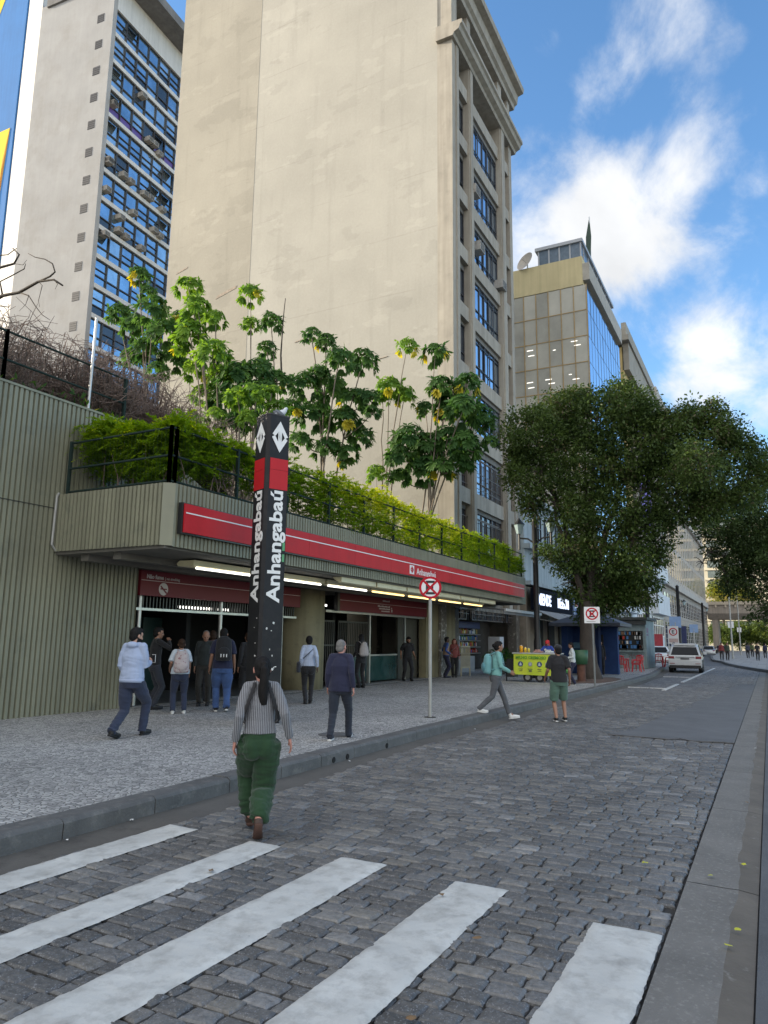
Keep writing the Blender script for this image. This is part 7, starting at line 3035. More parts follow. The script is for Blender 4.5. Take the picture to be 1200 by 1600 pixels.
    b.ell(hp_(0.080, 0, -0.064), (0.012 * hs, 0.022 * hs, 0.010 * hs), 10, 8, rot=q_h)
    for k in (1, -1):
        b.ell(hp_(-0.005, 0.076 * k, -0.008), (0.020 * hs, 0.010 * hs, 0.032 * hs), 10, 8, rot=q_h)
        b.ell(hp_(0.052, 0.040 * k, -0.022), (0.025 * hs, 0.022 * hs, 0.02 * hs), 10, 8, rot=q_h)
    mats = [SKIN[skin], M_eye, M_lip, HAIRM[beard or 'black']]
    eyes = [hp_(0.080, 0.031 * k, 0.000) for k in (1, -1)]
    lip = hp_(0.090, 0, -0.064)
    Rinv = Rh.inverted()

    def mf(c):
        if (c - headc).length > 0.16 * s:
            return 0
        for e in eyes:
            dv = Rinv @ (c - e)
            if abs(dv.y) < 0.014 * s and abs(dv.z) < 0.0065 * s and abs(dv.x) < 0.03 * s:
                return 1
        dv = Rinv @ (c - lip)
        if abs(dv.y) < 0.022 * s and abs(dv.z) < 0.008 * s and dv.x > -0.02 * s:
            return 2
        if beard:
            lc = (Rinv @ (c - headc)) / s
            if lc.z < -0.040 and lc.x > -0.01 and lc.z > -0.125:
                return 3
            for e in eyes:
                dv = Rinv @ (c - e)
                if abs(dv.y) < 0.017 * s and 0.014 * s < dv.z < 0.022 * s and dv.x > -0.02 * s:
                    return 3
        return 0
    body = fuse(b, 'body', mats, t, vox * 0.75, 3, None, mf)
    # hands: palm, four unequal bent fingers, thumb from the side of the palm
    for i, (a, e, w) in enumerate(arms):
        d = (w - e).normalized()
        k = 1 if i == 0 else -1
        inward = -side * k
        pn = (inward - d * inward.dot(d))
        if pn.length < 0.2:
            pn = (-fw - d * (-fw).dot(d))
        pn.normalize()                       # the palm looks this way
        lat = pn.cross(d) * (1 if i == 0 else -1)
        if lat.dot(fw) < 0 and abs(d.z) > 0.5:
            lat = -lat                       # thumb side towards the front
        hm = MB()
        hm.tube([w - d * 0.03 * s, w, w + d * 0.035 * s, w + d * 0.085 * s, w + d * 0.095 * s], [0.024 * s, 0.027 * s, 0.038 * s, 0.041 * s, 0.034 * s], 12, ry=[0.021 * s, 0.018 * s, 0.016 * s, 0.0135 * s, 0.010 * s], up=pn)
        cu = curl[i]
        for f, (off, l_, rr) in enumerate(((0.030, 0.072, 0.0088), (0.010, 0.082, 0.0092), (-0.011, 0.076, 0.0088), (-0.030, 0.058, 0.0078))):
            p = w + d * 0.083 * s + lat * (off * s)
            pts = [p - d * 0.012 * s, p]
            th = cu * (0.45 + 0.12 * f)
            for seg in (0.46, 0.30, 0.24):
                dd = d * math.cos(th) + pn * math.sin(th) + lat * (off * 1.4)
                pts.append(pts[-1] + dd.normalized() * (l_ * seg * s))
                th += cu * (1.0 + 0.1 * f)
            hm.tube(pts, [rr * s, rr * s, rr * 0.97 * s, rr * 0.88 * s, rr * 0.66 * s], 8)
        tb = w + d * 0.022 * s + lat * 0.026 * s
        t1 = tb + (d * 0.75 + lat * 0.65 + pn * 0.15).normalized() * 0.040 * s
        t2 = t1 + (d * 0.95 + lat * 0.25 + pn * (0.15 + cu * 0.6)).normalized() * 0.030 * s
        t3 = t2 + (d * 0.95 + lat * 0.05 + pn * (0.15 + cu * 0.9)).normalized() * 0.024 * s
        hm.tube([tb - d * 0.012 * s, t1, t2, t3], [0.015 * s, 0.0125 * s, 0.0105 * s, 0.0075 * s], 8)
        ho = fuse(hm, 'hand', mats, t, min(0.0052, vox * 0.6), 1)
        join_into(body, ho)
    # ---- trousers
    bt = dict(kind='long', width=1.0, mat=None)
    bt.update(bottom or {})
    wd = bt['width']
    m = MB()
    m.tube([hip + up * 0.13 * s, hip + up * 0.05 * s, hip - up * 0.04 * s, hip - up * 0.12 * s], [0.135 * s * fat, 0.158 * s * fat, 0.172 * s * fat, 0.14 * s * fat], 16, ry=[0.10 * s * fat, 0.118 * s * fat, 0.128 * s * fat, 0.10 * s * fat], up=(1, 0, 0))
    if sex == 'f':
        for k in (1, -1):
            m.ell(hip + Vector((-0.040 * s, 0.066 * k * s, -0.055 * s)), (0.098 * s * fat, 0.098 * s * fat, 0.12 * s), 12, 10)
    for (hp, kn, an, ball, hd, pit) in legs:
        if bt['kind'] == 'shorts':
            m.tube([hp + up * 0.03 * s, lerp3(hp, kn, 0.5), lerp3(hp, kn, 0.97)], [0.098 * s * fat, 0.092 * s * wd * fat, 0.092 * s * wd], 14)
        elif bt['kind'] == 'gathered':
            m.tube([hp + up * 0.03 * s, lerp3(hp, kn, 0.5), kn, lerp3(kn, an, 0.35), lerp3(kn, an, 0.72), lerp3(kn, an, 0.90), lerp3(kn, an, 0.97)], [0.118 * s * fat, 0.122 * s * fat * wd, 0.114 * s * wd, 0.110 * s * wd, 0.106 * s * wd, 0.088 * s * wd, 0.054 * s], 16)
        else:
            m.tube([hp + up * 0.03 * s, lerp3(hp, kn, 0.5), kn, lerp3(kn, an, 0.4), lerp3(kn, an, 0.95), an - (an - kn).normalized() * -0.02 * s], [0.098 * s * fat, 0.086 * s * wd * fat, 0.070 * s * wd, 0.066 * s * wd, 0.060 * s * wd, 0.060 * s * wd], 14)
    fa = bt.get('folds', 0.006) * s
    kz = [(l[1] + Vector((0, 0, 0))) for l in legs]

    def fold(c):
        n1 = mnoise.noise(Vector((c.x * 9, c.y * 9, c.z * 5 + face)))
        n2 = abs(mnoise.noise(Vector((c.x * 5 + c.z * 7, c.y * 6, c.z * 17 + face)))) * 1.6 - 0.4
        low = 1.0 + 1.3 * sstep(0.45 * s, 0.12 * s, c.z) if c.z < 0.45 * s else 1.0
        n3 = mnoise.noise(Vector((c.x * 34, c.y * 34, c.z * 13 + face)))
        return fa * (0.8 * n1 + 0.9 * n2 * low + 0.22 * n3)
    fuse(m, 'shorts' if bt['kind'] == 'shorts' else 'trousers', bt['mat'], t, vox, 2, fold)
    # ---- shoes
    for (hp, kn, an, ball, hd, pit) in legs:
        m = MB()
        upv = Vector((math.sin(pit), 0, math.cos(pit)))
        toe = ball + Vector((1, 0, 0)) * 0.075 * s * (1 if pit > 0.05 else math.cos(pit)) + Vector((0, 0, 0.008 * s))
        if pit < -0.05:
            toe = ball - hd * 0.075 * s
        heel = ball + hd * 0.175 * s
        m.tube([heel + upv * 0.03 * s, lerp3(heel, ball, 0.35) + upv * 0.04 * s, ball + upv * 0.030 * s, toe + upv * 0.022 * s], [0.034 * s, 0.040 * s, 0.046 * s, 0.030 * s], 12, ry=[0.036 * s, 0.050 * s, 0.036 * s, 0.022 * s], up=upv)
        m.tube([lerp3(heel, ball, 0.28) + upv * 0.02 * s, an + upv * 0.012 * s], [0.046 * s, 0.043 * s], 12)
        so_ = fuse(m, 'shoe', shoes[0], t, max(vox * 0.7, 0.006), 2)
        m = MB()
        m.tube([heel - upv * 0.004 * s - hd * -0.01 * s, lerp3(heel, ball, 0.4) - upv * 0.003 * s, ball - upv * 0.004 * s, toe], [0.036 * s, 0.039 * s, 0.048 * s, 0.032 * s], 12, ry=[0.016 * s, 0.015 * s, 0.015 * s, 0.013 * s], up=upv)
        m.build('sole', shoes[1], so_, local=True, smooth=True)
    # ---- top
    tp = dict(sleeve='long', hem=0.0, loose=1.0, mat=None, kind='shirt')
    tp.update(top or {})
    lo = tp['loose']
    m = MB()
    hz = tp['hem'] * s
    fe = 0.95 if sex == 'f' else 1.0
    m.tube([hip + up * (0.02 * s - hz), hip + up * (0.09 * s), hip + up * 0.20 * s, chest, neck - up * 0.075 * s, neck - up * 0.025 * s, neck + up * 0.012 * s],
           [0.166 * s * fat * lo, 0.160 * s * fat * lo, 0.146 * s * fat * lo * fe, 0.158 * s * fat * lo * fe, 0.128 * s * lo * fe, 0.088 * s, 0.064 * s], 18,
           ry=[0.122 * s * fat * lo, 0.120 * s * fat * lo, 0.108 * s * fat * lo, 0.118 * s * fat * lo, 0.095 * s * lo, 0.075 * s, 0.062 * s], up=(1, 0, 0))
    if sex == 'f':
        for k in (1, -1):
            m.ell(chest + fw * 0.075 * s + side * (0.065 * k * s) + up * 0.0 * s, (0.06 * s, 0.065 * s, 0.065 * s), 10, 8)
    for (a, e, w) in arms:
        a2 = a + (neck - a) * 0.12
        if tp['sleeve'] == 'long':
            m.tube([a2, lerp3(a, e, 0.45), e, lerp3(e, w, 0.5), lerp3(e, w, 0.98)], [0.060 * s * lo, 0.057 * s * lo * fat ** 0.5, 0.048 * s * lo, 0.045 * s * lo, 0.037 * s * lo], 12)
        elif tp['sleeve'] == 'short':
            m.tube([a2, lerp3(a, e, 0.4), lerp3(a, e, 0.85)], [0.072 * s * lo, 0.066 * s * lo, 0.068 * s * lo], 12)
        m.ell(a2, (0.060 * s * lo,) * 3, 12, 8)
        m.tube([a2, neck - up * 0.01 * s], [0.056 * s * lo, 0.058 * s], 12)
    if tp['kind'] == 'hoodie':
        m.ell(neck + fw * (-0.075 * s) + up * 0.0 * s, (0.065 * s, 0.105 * s, 0.055 * s), 14, 10)
        m.tube([neck + side * 0.09 * s + up * 0.015 * s, neck + fw * 0.07 * s - up * 0.01 * s, neck - side * 0.09 * s + up * 0.015 * s], 0.030 * s, 10)
    elif tp['kind'] in ('jacket', 'shirt_collar'):
        m.tube([neck + up * -0.015 * s, neck + up * 0.035 * s], [0.072 * s, 0.068 * s], 14)
    ta = tp.get('folds', 0.005) * s

    def foldt(c):
        n1 = mnoise.noise(Vector((c.x * 8, c.y * 8 + face, c.z * 8)))
        n2 = abs(mnoise.noise(Vector((c.x * 6 + c.z * 4, c.y * 6 - c.z * 5, c.z * 13 + face)))) * 1.6 - 0.4
        return ta * (0.7 * n1 + 0.9 * n2)
    fuse(m, {'hoodie': 'hoodie', 'jacket': 'jacket', 'sweater': 'sweater'}.get(tp['kind'], 'shirt'), tp['mat'], t, vox, 2, foldt)
    if tp.get('hem_band'):
        m = MB()
        m.tube([hip + up * (-0.005 * s - hz), hip + up * (0.045 * s - hz)], [0.160 * s * fat * lo, 0.168 * s * fat * lo], 24, ry=[0.118 * s * fat * lo, 0.125 * s * fat * lo], up=(1, 0, 0))
        m.build('hem_band', tp['mat'], t, local=True, smooth=True)
    # ---- hair
    hs_, hc = hair
    if hs_ != 'none':
        m = MB()
        hm_ = HAIRM[hc]
        th = 0.004 if hs_ == 'crop' else 0.0
        m.ell(hp_(-0.024, 0, 0.026), ((0.092 - th) * hs, (0.083 - th) * hs, (0.098 - th) * hs), 18, 12, rot=q_h)
        if hs_ != 'crop':
            m.ell(hp_(0.012, 0, 0.072), (0.072 * hs, 0.070 * hs, 0.050 * hs), 14, 10, rot=q_h)
        m.ell(hp_(-0.050, 0, -0.025), (0.056 * hs, 0.074 * hs, 0.072 * hs), 14, 10, rot=q_h)
        if hs_ in ('ponytail',):
            m.ell(hp_(-0.105, 0, 0.045), (0.030 * hs, 0.032 * hs, 0.032 * hs), 10, 8)
            m.tube([hp_(-0.10, 0, 0.04), hp_(-0.140, 0.0, 0.0), hp_(-0.140, 0.004, -0.09), hp_(-0.125, 0.006, -0.19), hp_(-0.125, 0.0, -0.27), hp_(-0.13, -0.004, -0.32)], [0.026 * hs, 0.036 * hs, 0.042 * hs, 0.048 * hs, 0.042 * hs, 0.026 * hs], 10)
        if hs_ in ('long', 'curly'):
            m.tube([hp_(-0.045, 0, 0.02), hp_(-0.075, 0, -0.08), hp_(-0.075, 0, -0.18), hp_(-0.07, 0, -0.24)], [0.085 * hs, 0.090 * hs, 0.095 * hs, 0.07 * hs], 14, ry=[0.06 * hs, 0.05 * hs, 0.045 * hs, 0.03 * hs], up=(1, 0, 0))
            for k in (1, -1):
                m.tube([hp_(0.01, 0.07 * k, 0.05), hp_(0.005, 0.088 * k, -0.05), hp_(0.0, 0.09 * k, -0.17)], [0.03 * hs, 0.034 * hs, 0.022 * hs], 8)
        if hs_ == 'bun':
            m.ell(hp_(-0.115, 0, 0.015), (0.042 * hs, 0.045 * hs, 0.045 * hs), 10, 8)
        am = {'curly': 0.012, 'crop': 0.002}.get(hs_, 0.005) * s
        fq = 26 if hs_ == 'curly' else 34
        fuse(m, 'hair', hm_, t, max(vox * 0.75, 0.007), 1, lambda c: am * (mnoise.noise(Vector((c.x * fq, c.y * fq, c.z * fq * 0.35))) + 0.4 * mnoise.noise(Vector((c.x * 70, c.y * 70, c.z * 25)))))
    return dict(t=t, s=s, hip=hip, up=up, chest=chest, neck=neck, sh=sh, arms=arms, head=headc, hp=hp_, fw=fw, side=side, pos=pos, face=face, fat=fat, legs=legs, qh=q_h)


def carried(name, label, cat, P, group=None):
    return thing(name, label, cat, P['pos'], rad(P['face']), group)


def backpack(P, label, mat, w=0.30, h=0.44, d=0.16, z0=-0.20, mat2=None, strapm=None, front=False, drawstring=False):
    s = P['s']
    a = carried('backpack', label, 'bag', P)
    sg = -1 if not front else 1
    c = P['chest'] + P['up'] * (z0 * s + h * s * 0.5) + P['fw'] * sg * (0.125 * P['fat'] * s + d * 0.5 * s)
    m = MB()
    if drawstring:
        m.tube([c - P['up'] * h * 0.5 * s, c - P['up'] * h * 0.40 * s, c, c + P['up'] * h * 0.38 * s, c + P['up'] * h * 0.5 * s], [w * 0.35 * s, w * 0.5 * s, w * 0.48 * s, w * 0.30 * s, w * 0.12 * s], 14, ry=[d * 0.3 * s, d * 0.5 * s, d * 0.5 * s, d * 0.4 * s, d * 0.2 * s], up=(1, 0, 0))
    else:
        m.tube([c - P['up'] * h * 0.5 * s, c - P['up'] * h * 0.42 * s, c, c + P['up'] * h * 0.36 * s, c + P['up'] * h * 0.5 * s], [w * 0.40 * s, w * 0.5 * s, w * 0.5 * s, w * 0.44 * s, w * 0.2 * s], 16, ry=[d * 0.35 * s, d * 0.5 * s, d * 0.5 * s, d * 0.42 * s, d * 0.2 * s], up=(1, 0, 0))
    fuse(m, 'bag_body', mat, a, 0.012, 3, lambda q: 0.006 * mnoise.noise(Vector((q.x * 14, q.y * 14, q.z * 12))))
    if not drawstring:
        m = MB()
        m.ell(c - P['up'] * h * 0.17 * s + P['fw'] * sg * d * 0.46 * s, (d * 0.22 * s, w * 0.38 * s, h * 0.24 * s), 14, 10)
        m.build('pocket', mat2 or mat, a, local=True, smooth=True)
    for k in (0, 1):
        sh = P['sh'][k]
        kk = 1 if k == 0 else -1
        base = sh - P['side'] * kk * 0.075 * s
        r_ = 0.02 * s
        back = c + P['side'] * kk * w * 0.30 * s
        fpt = P['chest'] + P['side'] * kk * (0.135 if front else 0.12) * s * P['fat'] + P['fw'] * (-sg) * (0.12 if front else 0.135) * P['fat'] * s
        m = MB()
        m.tube([back + P['up'] * h * 0.40 * s, base + P['up'] * 0.055 * s + P['fw'] * sg * 0.06 * s, base + P['up'] * 0.068 * s, base + P['up'] * 0.03 * s - P['fw'] * sg * 0.085 * s, fpt - P['up'] * 0.02 * s, fpt + P['side'] * kk * (0.045 if front else 0.05) * s - P['up'] * 0.15 * s + P['fw'] * sg * (0.06 if front else 0.0), back - P['up'] * h * 0.35 * s],
               [0.022 * s] * 7, 8, ry=[0.007 * s] * 7)
        m.build('strap', strapm or mat, a, local=True, smooth=True)
    return a


def shoulder_bag(P, label, mat, sidek, w=0.30, h=0.26, zoff=-0.06, front=0.0):
    s = P['s']
    a = carried('shoulder_bag', label, 'bag', P)
    c = P['hip'] + P['side'] * sidek * 0.235 * s * P['fat'] + P['up'] * (zoff + 0.08) * s + P['fw'] * front * s
    m = MB()
    m.tube([c - Vector((0, 0, h * 0.5 * s)), c - Vector((0, 0, h * 0.4 * s)), c + Vector((0, 0, h * 0.35 * s)), c + Vector((0, 0, h * 0.5 * s))], [0.045 * s, 0.06 * s, 0.055 * s, 0.03 * s], 14, ry=[w * 0.42 * s, w * 0.5 * s, w * 0.48 * s, w * 0.35 * s], up=(1, 0, 0))
    fuse(m, 'bag_body', mat, a, 0.012, 3)
    o = P['sh'][1 if sidek > 0 else 0] + P['up'] * 0.06 * s - P['side'] * (-sidek) * -0.05 * s
    m = MB()
    for g in (-1, 1):
        m.tube([o, P['chest'] + P['fw'] * g * 0.145 * s * P['fat'] + P['side'] * sidek * 0.02, c + Vector((0, 0, h * 0.45 * s)) + P['fw'] * g * 0.06 * s], [0.020 * s] * 3, 8, ry=[0.006 * s] * 3)
    m.build('strap', mat, a, local=True, smooth=True)
    return a


M_jean = cloth('denim_dark', (0.018, 0.026, 0.055), var=0.25, scale=7)
M_jeanb = cloth('denim_blue', (0.035, 0.075, 0.19), var=0.3, scale=6)
M_blackc = cloth('black_cloth', (0.010, 0.010, 0.012))
M_navyc = cloth('navy_cloth', (0.012, 0.014, 0.040))
M_greyc = cloth('grey_cloth', (0.075, 0.08, 0.09), var=0.2)
M_shb = pm('shoe_black', (0.012, 0.012, 0.013), rough=0.5)
M_shw = pm('shoe_white', (0.60, 0.60, 0.58), rough=0.6)
M_shbr = pm('shoe_brown', (0.05, 0.025, 0.016), rough=0.6, var=0.2)
M_shn = pm('shoe_navy', (0.015, 0.02, 0.035), rough=0.6)


def ribbed(name, c1, c2, pitch):
    if name in MATS:
        return MATS[name]
    m, nt, b = new_mat(name)
    N, L = nt.nodes, nt.links
    tc = N.new('ShaderNodeTexCoord')
    wv = N.new('ShaderNodeTexWave')
    wv.bands_direction = 'Y'
    wv.inputs['Scale'].default_value = 0.314 / pitch
    wv.inputs['Distortion'].default_value = 0.6
    wv.inputs['Detail'].default_value = 1
    wv.inputs['Detail Scale'].default_value = 1.5
    L.new(tc.outputs['Object'], wv.inputs['Vector'])
    nz = N.new('ShaderNodeTexNoise')
    nz.inputs['Scale'].default_value = 90
    nz.inputs['Detail'].default_value = 4
    L.new(tc.outputs['Object'], nz.inputs['Vector'])
    ad = N.new('ShaderNodeMath')
    ad.operation = 'MULTIPLY_ADD'
    L.new(nz.outputs['Fac'], ad.inputs[0])
    ad.inputs[1].default_value = 0.55
    L.new(wv.outputs['Fac'], ad.inputs[2])
    cr = N.new('ShaderNodeValToRGB')
    cr.color_ramp.elements[0].color = c4(c1)
    cr.color_ramp.elements[0].position = 0.35
    cr.color_ramp.elements[1].color = c4(c2)
    cr.color_ramp.elements[1].position = 1.05 if False else 1.0
    L.new(ad.outputs[0], cr.inputs[0])
    L.new(cr.outputs[0], b.inputs['Base Color'])
    b.inputs['Roughness'].default_value = 0.95
    b.inputs['Sheen Weight'].default_value = 0.2
    bp = N.new('ShaderNodeBump')
    bp.inputs['Strength'].default_value = 0.6
    bp.inputs['Distance'].default_value = 0.004
    L.new(ad.outputs[0], bp.inputs['Height'])
    L.new(bp.outputs[0], b.inputs['Normal'])
    MATS[name] = m
    return m


# the woman in front, stepping off the crossing
P = person('woman with a black ponytail in a grey ribbed sweater and wide dark green trousers', (5.80, 4.34, 0.012), 39, H=1.645, sex='f', fat=1.02,
           feet=((0.30, 0.05, 0.02, 0), (-0.28, -0.01, 0.0, 52)), lean=3, hands=((-0.02, 0.16, -0.505), (-0.06, -0.26, -0.48)), curl=(0.4, 0.3), skin='pink',
           top=dict(mat=ribbed('ribbed_knit', (0.060, 0.062, 0.070), (0.235, 0.24, 0.26), 0.017), kind='sweater', sleeve='long', loose=1.0, hem=-0.055, folds=0.005),
           bottom=dict(mat=cloth('bottle_green', (0.010, 0.040, 0.013), var=0.18, scale=5), kind='gathered', width=1.0, folds=0.013), shoes=(M_shbr, pm('sole_brown', (0.075, 0.035, 0.024), rough=0.8, var=0.25)), hair=('ponytail', 'black'), vox=0.0075, hip_drop=0.03, head=(8, 2))
backpack(P, 'black backpack worn on the chest by the woman in the ribbed sweater', M_blackc, w=0.30, h=0.40, d=0.14, front=True, z0=-0.30)

# man in the pale blue hoodie
P = person('bearded man in a pale blue hoodie and dark jeans looking at his phone', (9.03, 9.42, PAVE), 12, H=1.80, fat=1.12, feet=((-0.33, 0.06, 0, 18), (0.33, -0.08, 0, 0)), lean=3, head=(-25, 14), hands=((0.14, 0.03, -0.45), (0.27, 0.10, -0.24)), poles=((-1, 0.1, -0.1), (-0.5, -0.25, -1)), curl=(0.5, 0.9), skin='light',
           top=dict(mat=cloth('pale_blue_fleece', (0.30, 0.36, 0.50), var=0.08), kind='hoodie', loose=1.10, hem=0.03, folds=0.008, hem_band=True), bottom=dict(mat=M_jean, width=1.12, folds=0.007), shoes=(M_shb, M_shb), hair=('short', 'black'), beard='black', vox=0.010)
ph = carried('phone', 'white mobile phone in the hand of the hoodie man', 'phone', P)
w = P['arms'][1][2] + Vector((0.10, 0.0, 0.06))
m = MB()
m.bbox(w.x - 0.006, w.x + 0.006, w.y - 0.035, w.y + 0.035, w.z - 0.07, w.z + 0.07, 0.004)
m.build('case', M_shw, ph, local=True)
m = MB()
m.box(w.x - 0.008, w.x - 0.0062, w.y - 0.031, w.y + 0.031, w.z - 0.062, w.z + 0.062)
m.build('screen', M_sblk, ph, local=True)

person('man in black with one hand at his mouth, standing at the dark entrance', (12.65, 12.55, PAVE), -30, H=1.82, feet=((0.0, 0.1, 0, 0), (0.06, -0.1, 0, 0)), hands=((0.03, 0.10, -0.52), (0.22, 0.08, 0.02)), poles=((-1, 0.4, 0), (-0.2, -0.8, -0.7)), curl=(0.4, 0.9), head=(-10, 6), skin='tan',
       top=dict(mat=M_blackc, kind='sweater', loose=1.05), bottom=dict(mat=cloth('grey_navy', (0.022, 0.025, 0.035))), shoes=(M_shb, M_shb), hair=('short', 'black'))
P = person('woman in a loose white top and jeans with a floral bag on her back', (12.3, 11.4, PAVE), 48, H=1.56, sex='f', fat=1.12, feet=((0.0, 0.12, 0, 0), (0.03, -0.12, 0, 0)), hands=((0.10, 0.16, -0.40), (0.05, -0.12, -0.50)), head=(0, 14), skin='tan', curl=(0.5, 1.0),
           top=dict(mat=cloth('white_pale_blue', (0.46, 0.52, 0.58), var=0.08), kind='shirt', sleeve='short', loose=1.22, hem=0.02, folds=0.009), bottom=dict(mat=M_jean, width=1.08), shoes=(M_shw, M_shw), hair=('bun', 'brown'))
backpack(P, 'white floral backpack on the woman in the white top', pm('floral_cloth', (0.42, 0.37, 0.37), rough=0.8, var=0.15, scale=10, col2=(0.24, 0.12, 0.14), c2lo=0.54, c2hi=0.60, c2scale=14), w=0.36, h=0.50, d=0.20, z0=-0.32)
person('grey haired man in a dark striped jacket facing the street', (14.0, 12.2, PAVE), 215, H=1.76, feet=((0.0, 0.1, 0, 0), (0.05, -0.1, 0, 0)), head=(10, 22), skin='tan', top=dict(mat=cloth('dark_green_black', (0.015, 0.020, 0.020)), kind='jacket', loose=1.1), bottom=dict(mat=cloth('brown_black', (0.020, 0.018, 0.015))), shoes=(M_shb, M_shb), hair=('crop', 'grey'))
person('person in a dark plaid shirt walking into the station', (14.6, 12.5, PAVE), 48, H=1.80, feet=((0.22, 0.09, 0, 0), (-0.22, -0.08, 0, 28)), skin='dark', top=dict(mat=pm('plaid_dark', (0.05, 0.022, 0.028), rough=0.9, var=0.5, scale=16), kind='shirt_collar', loose=1.08, hem=0.04), bottom=dict(mat=cloth('slate_trousers', (0.030, 0.034, 0.045))), shoes=(M_shb, M_shw), hair=('crop', 'brown'))
P = person('heavy man in a navy t-shirt and blue jeans with a black backpack', (13.15, 10.95, PAVE), 42, H=1.82, fat=1.22, feet=((0.10, 0.10, 0, 0), (-0.10, -0.12, 0, 12)), hands=((0.02, 0.16, -0.52), (0.06, -0.14, -0.52)), head=(-12, 0), skin='tan',
           top=dict(mat=M_navyc, kind='shirt', sleeve='short', loose=1.08, hem=0.05), bottom=dict(mat=M_jeanb, width=1.18, folds=0.007), shoes=(M_shb, M_shw), hair=('crop', 'black'))
a = backpack(P, 'black backpack with white tags on the heavy man in blue jeans', M_blackc, w=0.34, h=0.50, d=0.20, z0=-0.22)
for k in (-1, 0, 1):
    m = MB()
    c = P['chest'] + P['fw'] * (-0.385) * 1.0 + P['side'] * 0.06 * k + P['up'] * (-0.12)
    m.bbox(c.x - 0.03, c.x + 0.015, c.y - 0.011, c.y + 0.011, c.z - 0.035, c.z + 0.035, 0.004)
    m.build('tag', M_shw, a, local=True)
person('man standing half hidden behind the metro totem', (14.9, 11.6, PAVE), 60, H=1.74, skin='tan', top=dict(mat=M_blackc, kind='jacket'), bottom=dict(mat=M_blackc), shoes=(M_shb, M_shb), hair=('short', 'brown'))
P = person('woman in a pale blue shirt and black trousers walking past the pillar', (15.9, 10.45, PAVE), 36, H=1.68, sex='f', fat=1.08, feet=((-0.06, 0.06, 0, 10), (0.16, -0.07, 0, 0)), hands=((0.02, 0.12, -0.50), (-0.10, -0.14, -0.49)), skin='dark',
           top=dict(mat=cloth('pale_blue_shirt', (0.34, 0.40, 0.52), var=0.06), kind='shirt_collar', loose=1.05, hem=-0.02), bottom=dict(mat=M_blackc, width=0.95), shoes=(M_shb, M_shb), hair=('short', 'black'))
shoulder_bag(P, 'dark shoulder bag slung at the side of the woman in the pale blue shirt', cloth('bag_slate', (0.022, 0.026, 0.036)), 1, w=0.32, h=0.28)
person('grey haired man in a navy jacket walking away near the kerb', (10.68, 6.40, PAVE), 20, H=1.63, fat=1.10, feet=((-0.20, 0.09, 0, 0), (0.34, -0.12, 0, -14)), hands=((0.02, 0.10, -0.52), (-0.06, -0.13, -0.52)), head=(-22, 2), skin='pink', lean=2, curl=(0.4, 0.5),
       top=dict(mat=M_navyc, kind='jacket', loose=1.13, hem=0.10, folds=0.006), bottom=dict(mat=cloth('jean_navy', (0.012, 0.017, 0.030), var=0.3), width=1.0, folds=0.006), shoes=(M_shn, M_shw), hair=('crop', 'grey'))
P = person('person in a black hooded top with a pale bag facing the station gates', (22.2, 12.45, PAVE), 55, H=1.78, skin='tan', hands=((0.12, 0.10, -0.42), (0.15, -0.08, -0.40)), top=dict(mat=M_blackc, kind='hoodie', loose=1.12), bottom=dict(mat=M_blackc), shoes=(M_shb, M_shb), hair=('short', 'black'), vox=0.014)
m = MB()
m.ell(P['hp'](-0.012, 0, 0.018), (0.115, 0.100, 0.125), 16, 12)
m.tube([P['hp'](-0.02, 0, -0.04), P['neck']], [0.095, 0.105], 14)
fuse(m, 'hood', M_blackc, P['t'], 0.014, 2)
backpack(P, 'pale drawstring bag on the back of the hooded person', cloth('drawstring_pale', (0.34, 0.31, 0.30)), w=0.34, h=0.46, d=0.16, z0=-0.26, drawstring=True)
cn = carried('walking_cane', 'pale walking cane held by the hooded person at the gates', 'cane', P)
w = P['arms'][1][2]
m = MB()
m.tube([w + Vector((0.10, -0.02, -0.02)), Vector((0.34, -0.30, 0.0))], 0.013, 8)
m.build('stick', pm('cane_wood', (0.42, 0.36, 0.25), rough=0.5), cn, local=True)
m = MB()
m.tube([w + Vector((0.06, -0.02, 0.0)), w + Vector((0.10, -0.02, 0.0)), w + Vector((0.14, -0.02, 0.0))], 0.016, 8)
m.build('grip', M_sblk, cn, local=True)
person('man in a black printed t-shirt leaning forward before the station gates', (27.0, 13.0, PAVE), 225, H=1.74, feet=((0.10, 0.14, 0, 0), (-0.14, -0.12, 0, 0)), lean=8, hands=((0.14, 0.12, -0.46), (-0.02, -0.22, -0.45)), head=(12, 26), skin='tan', top=dict(mat=pm('tee_print', (0.012, 0.012, 0.014), rough=0.9, var=0.2, scale=6, col2=(0.10, 0.10, 0.11), c2lo=0.60, c2hi=0.64, c2scale=7), sleeve='short', loose=1.1, hem=0.05), bottom=dict(mat=M_blackc, width=1.1), shoes=(M_shb, M_shb), hair=('short', 'black'), beard='black', vox=0.014)
P = person('man in a blue shirt and beige vest standing behind the round sign pole', (30.4, 12.75, PAVE), -50, H=1.76, hands=((0.10, 0.08, -0.42), (0.12, -0.05, -0.42)), skin='dark', top=dict(mat=cloth('work_blue', (0.035, 0.075, 0.24)), sleeve='long', loose=1.05), bottom=dict(mat=M_navyc), shoes=(M_shn, M_shn), hair=('short', 'black'), vox=0.016)
m = MB()
m.tube([P['hip'] + P['up'] * 0.04, P['chest'], P['neck'] - P['up'] * 0.08], [0.180, 0.178, 0.13], 16, ry=[0.134, 0.132, 0.10], up=(1, 0, 0))
fuse(m, 'vest', cloth('vest_beige', (0.24, 0.16, 0.11)), P['t'], 0.016, 2)
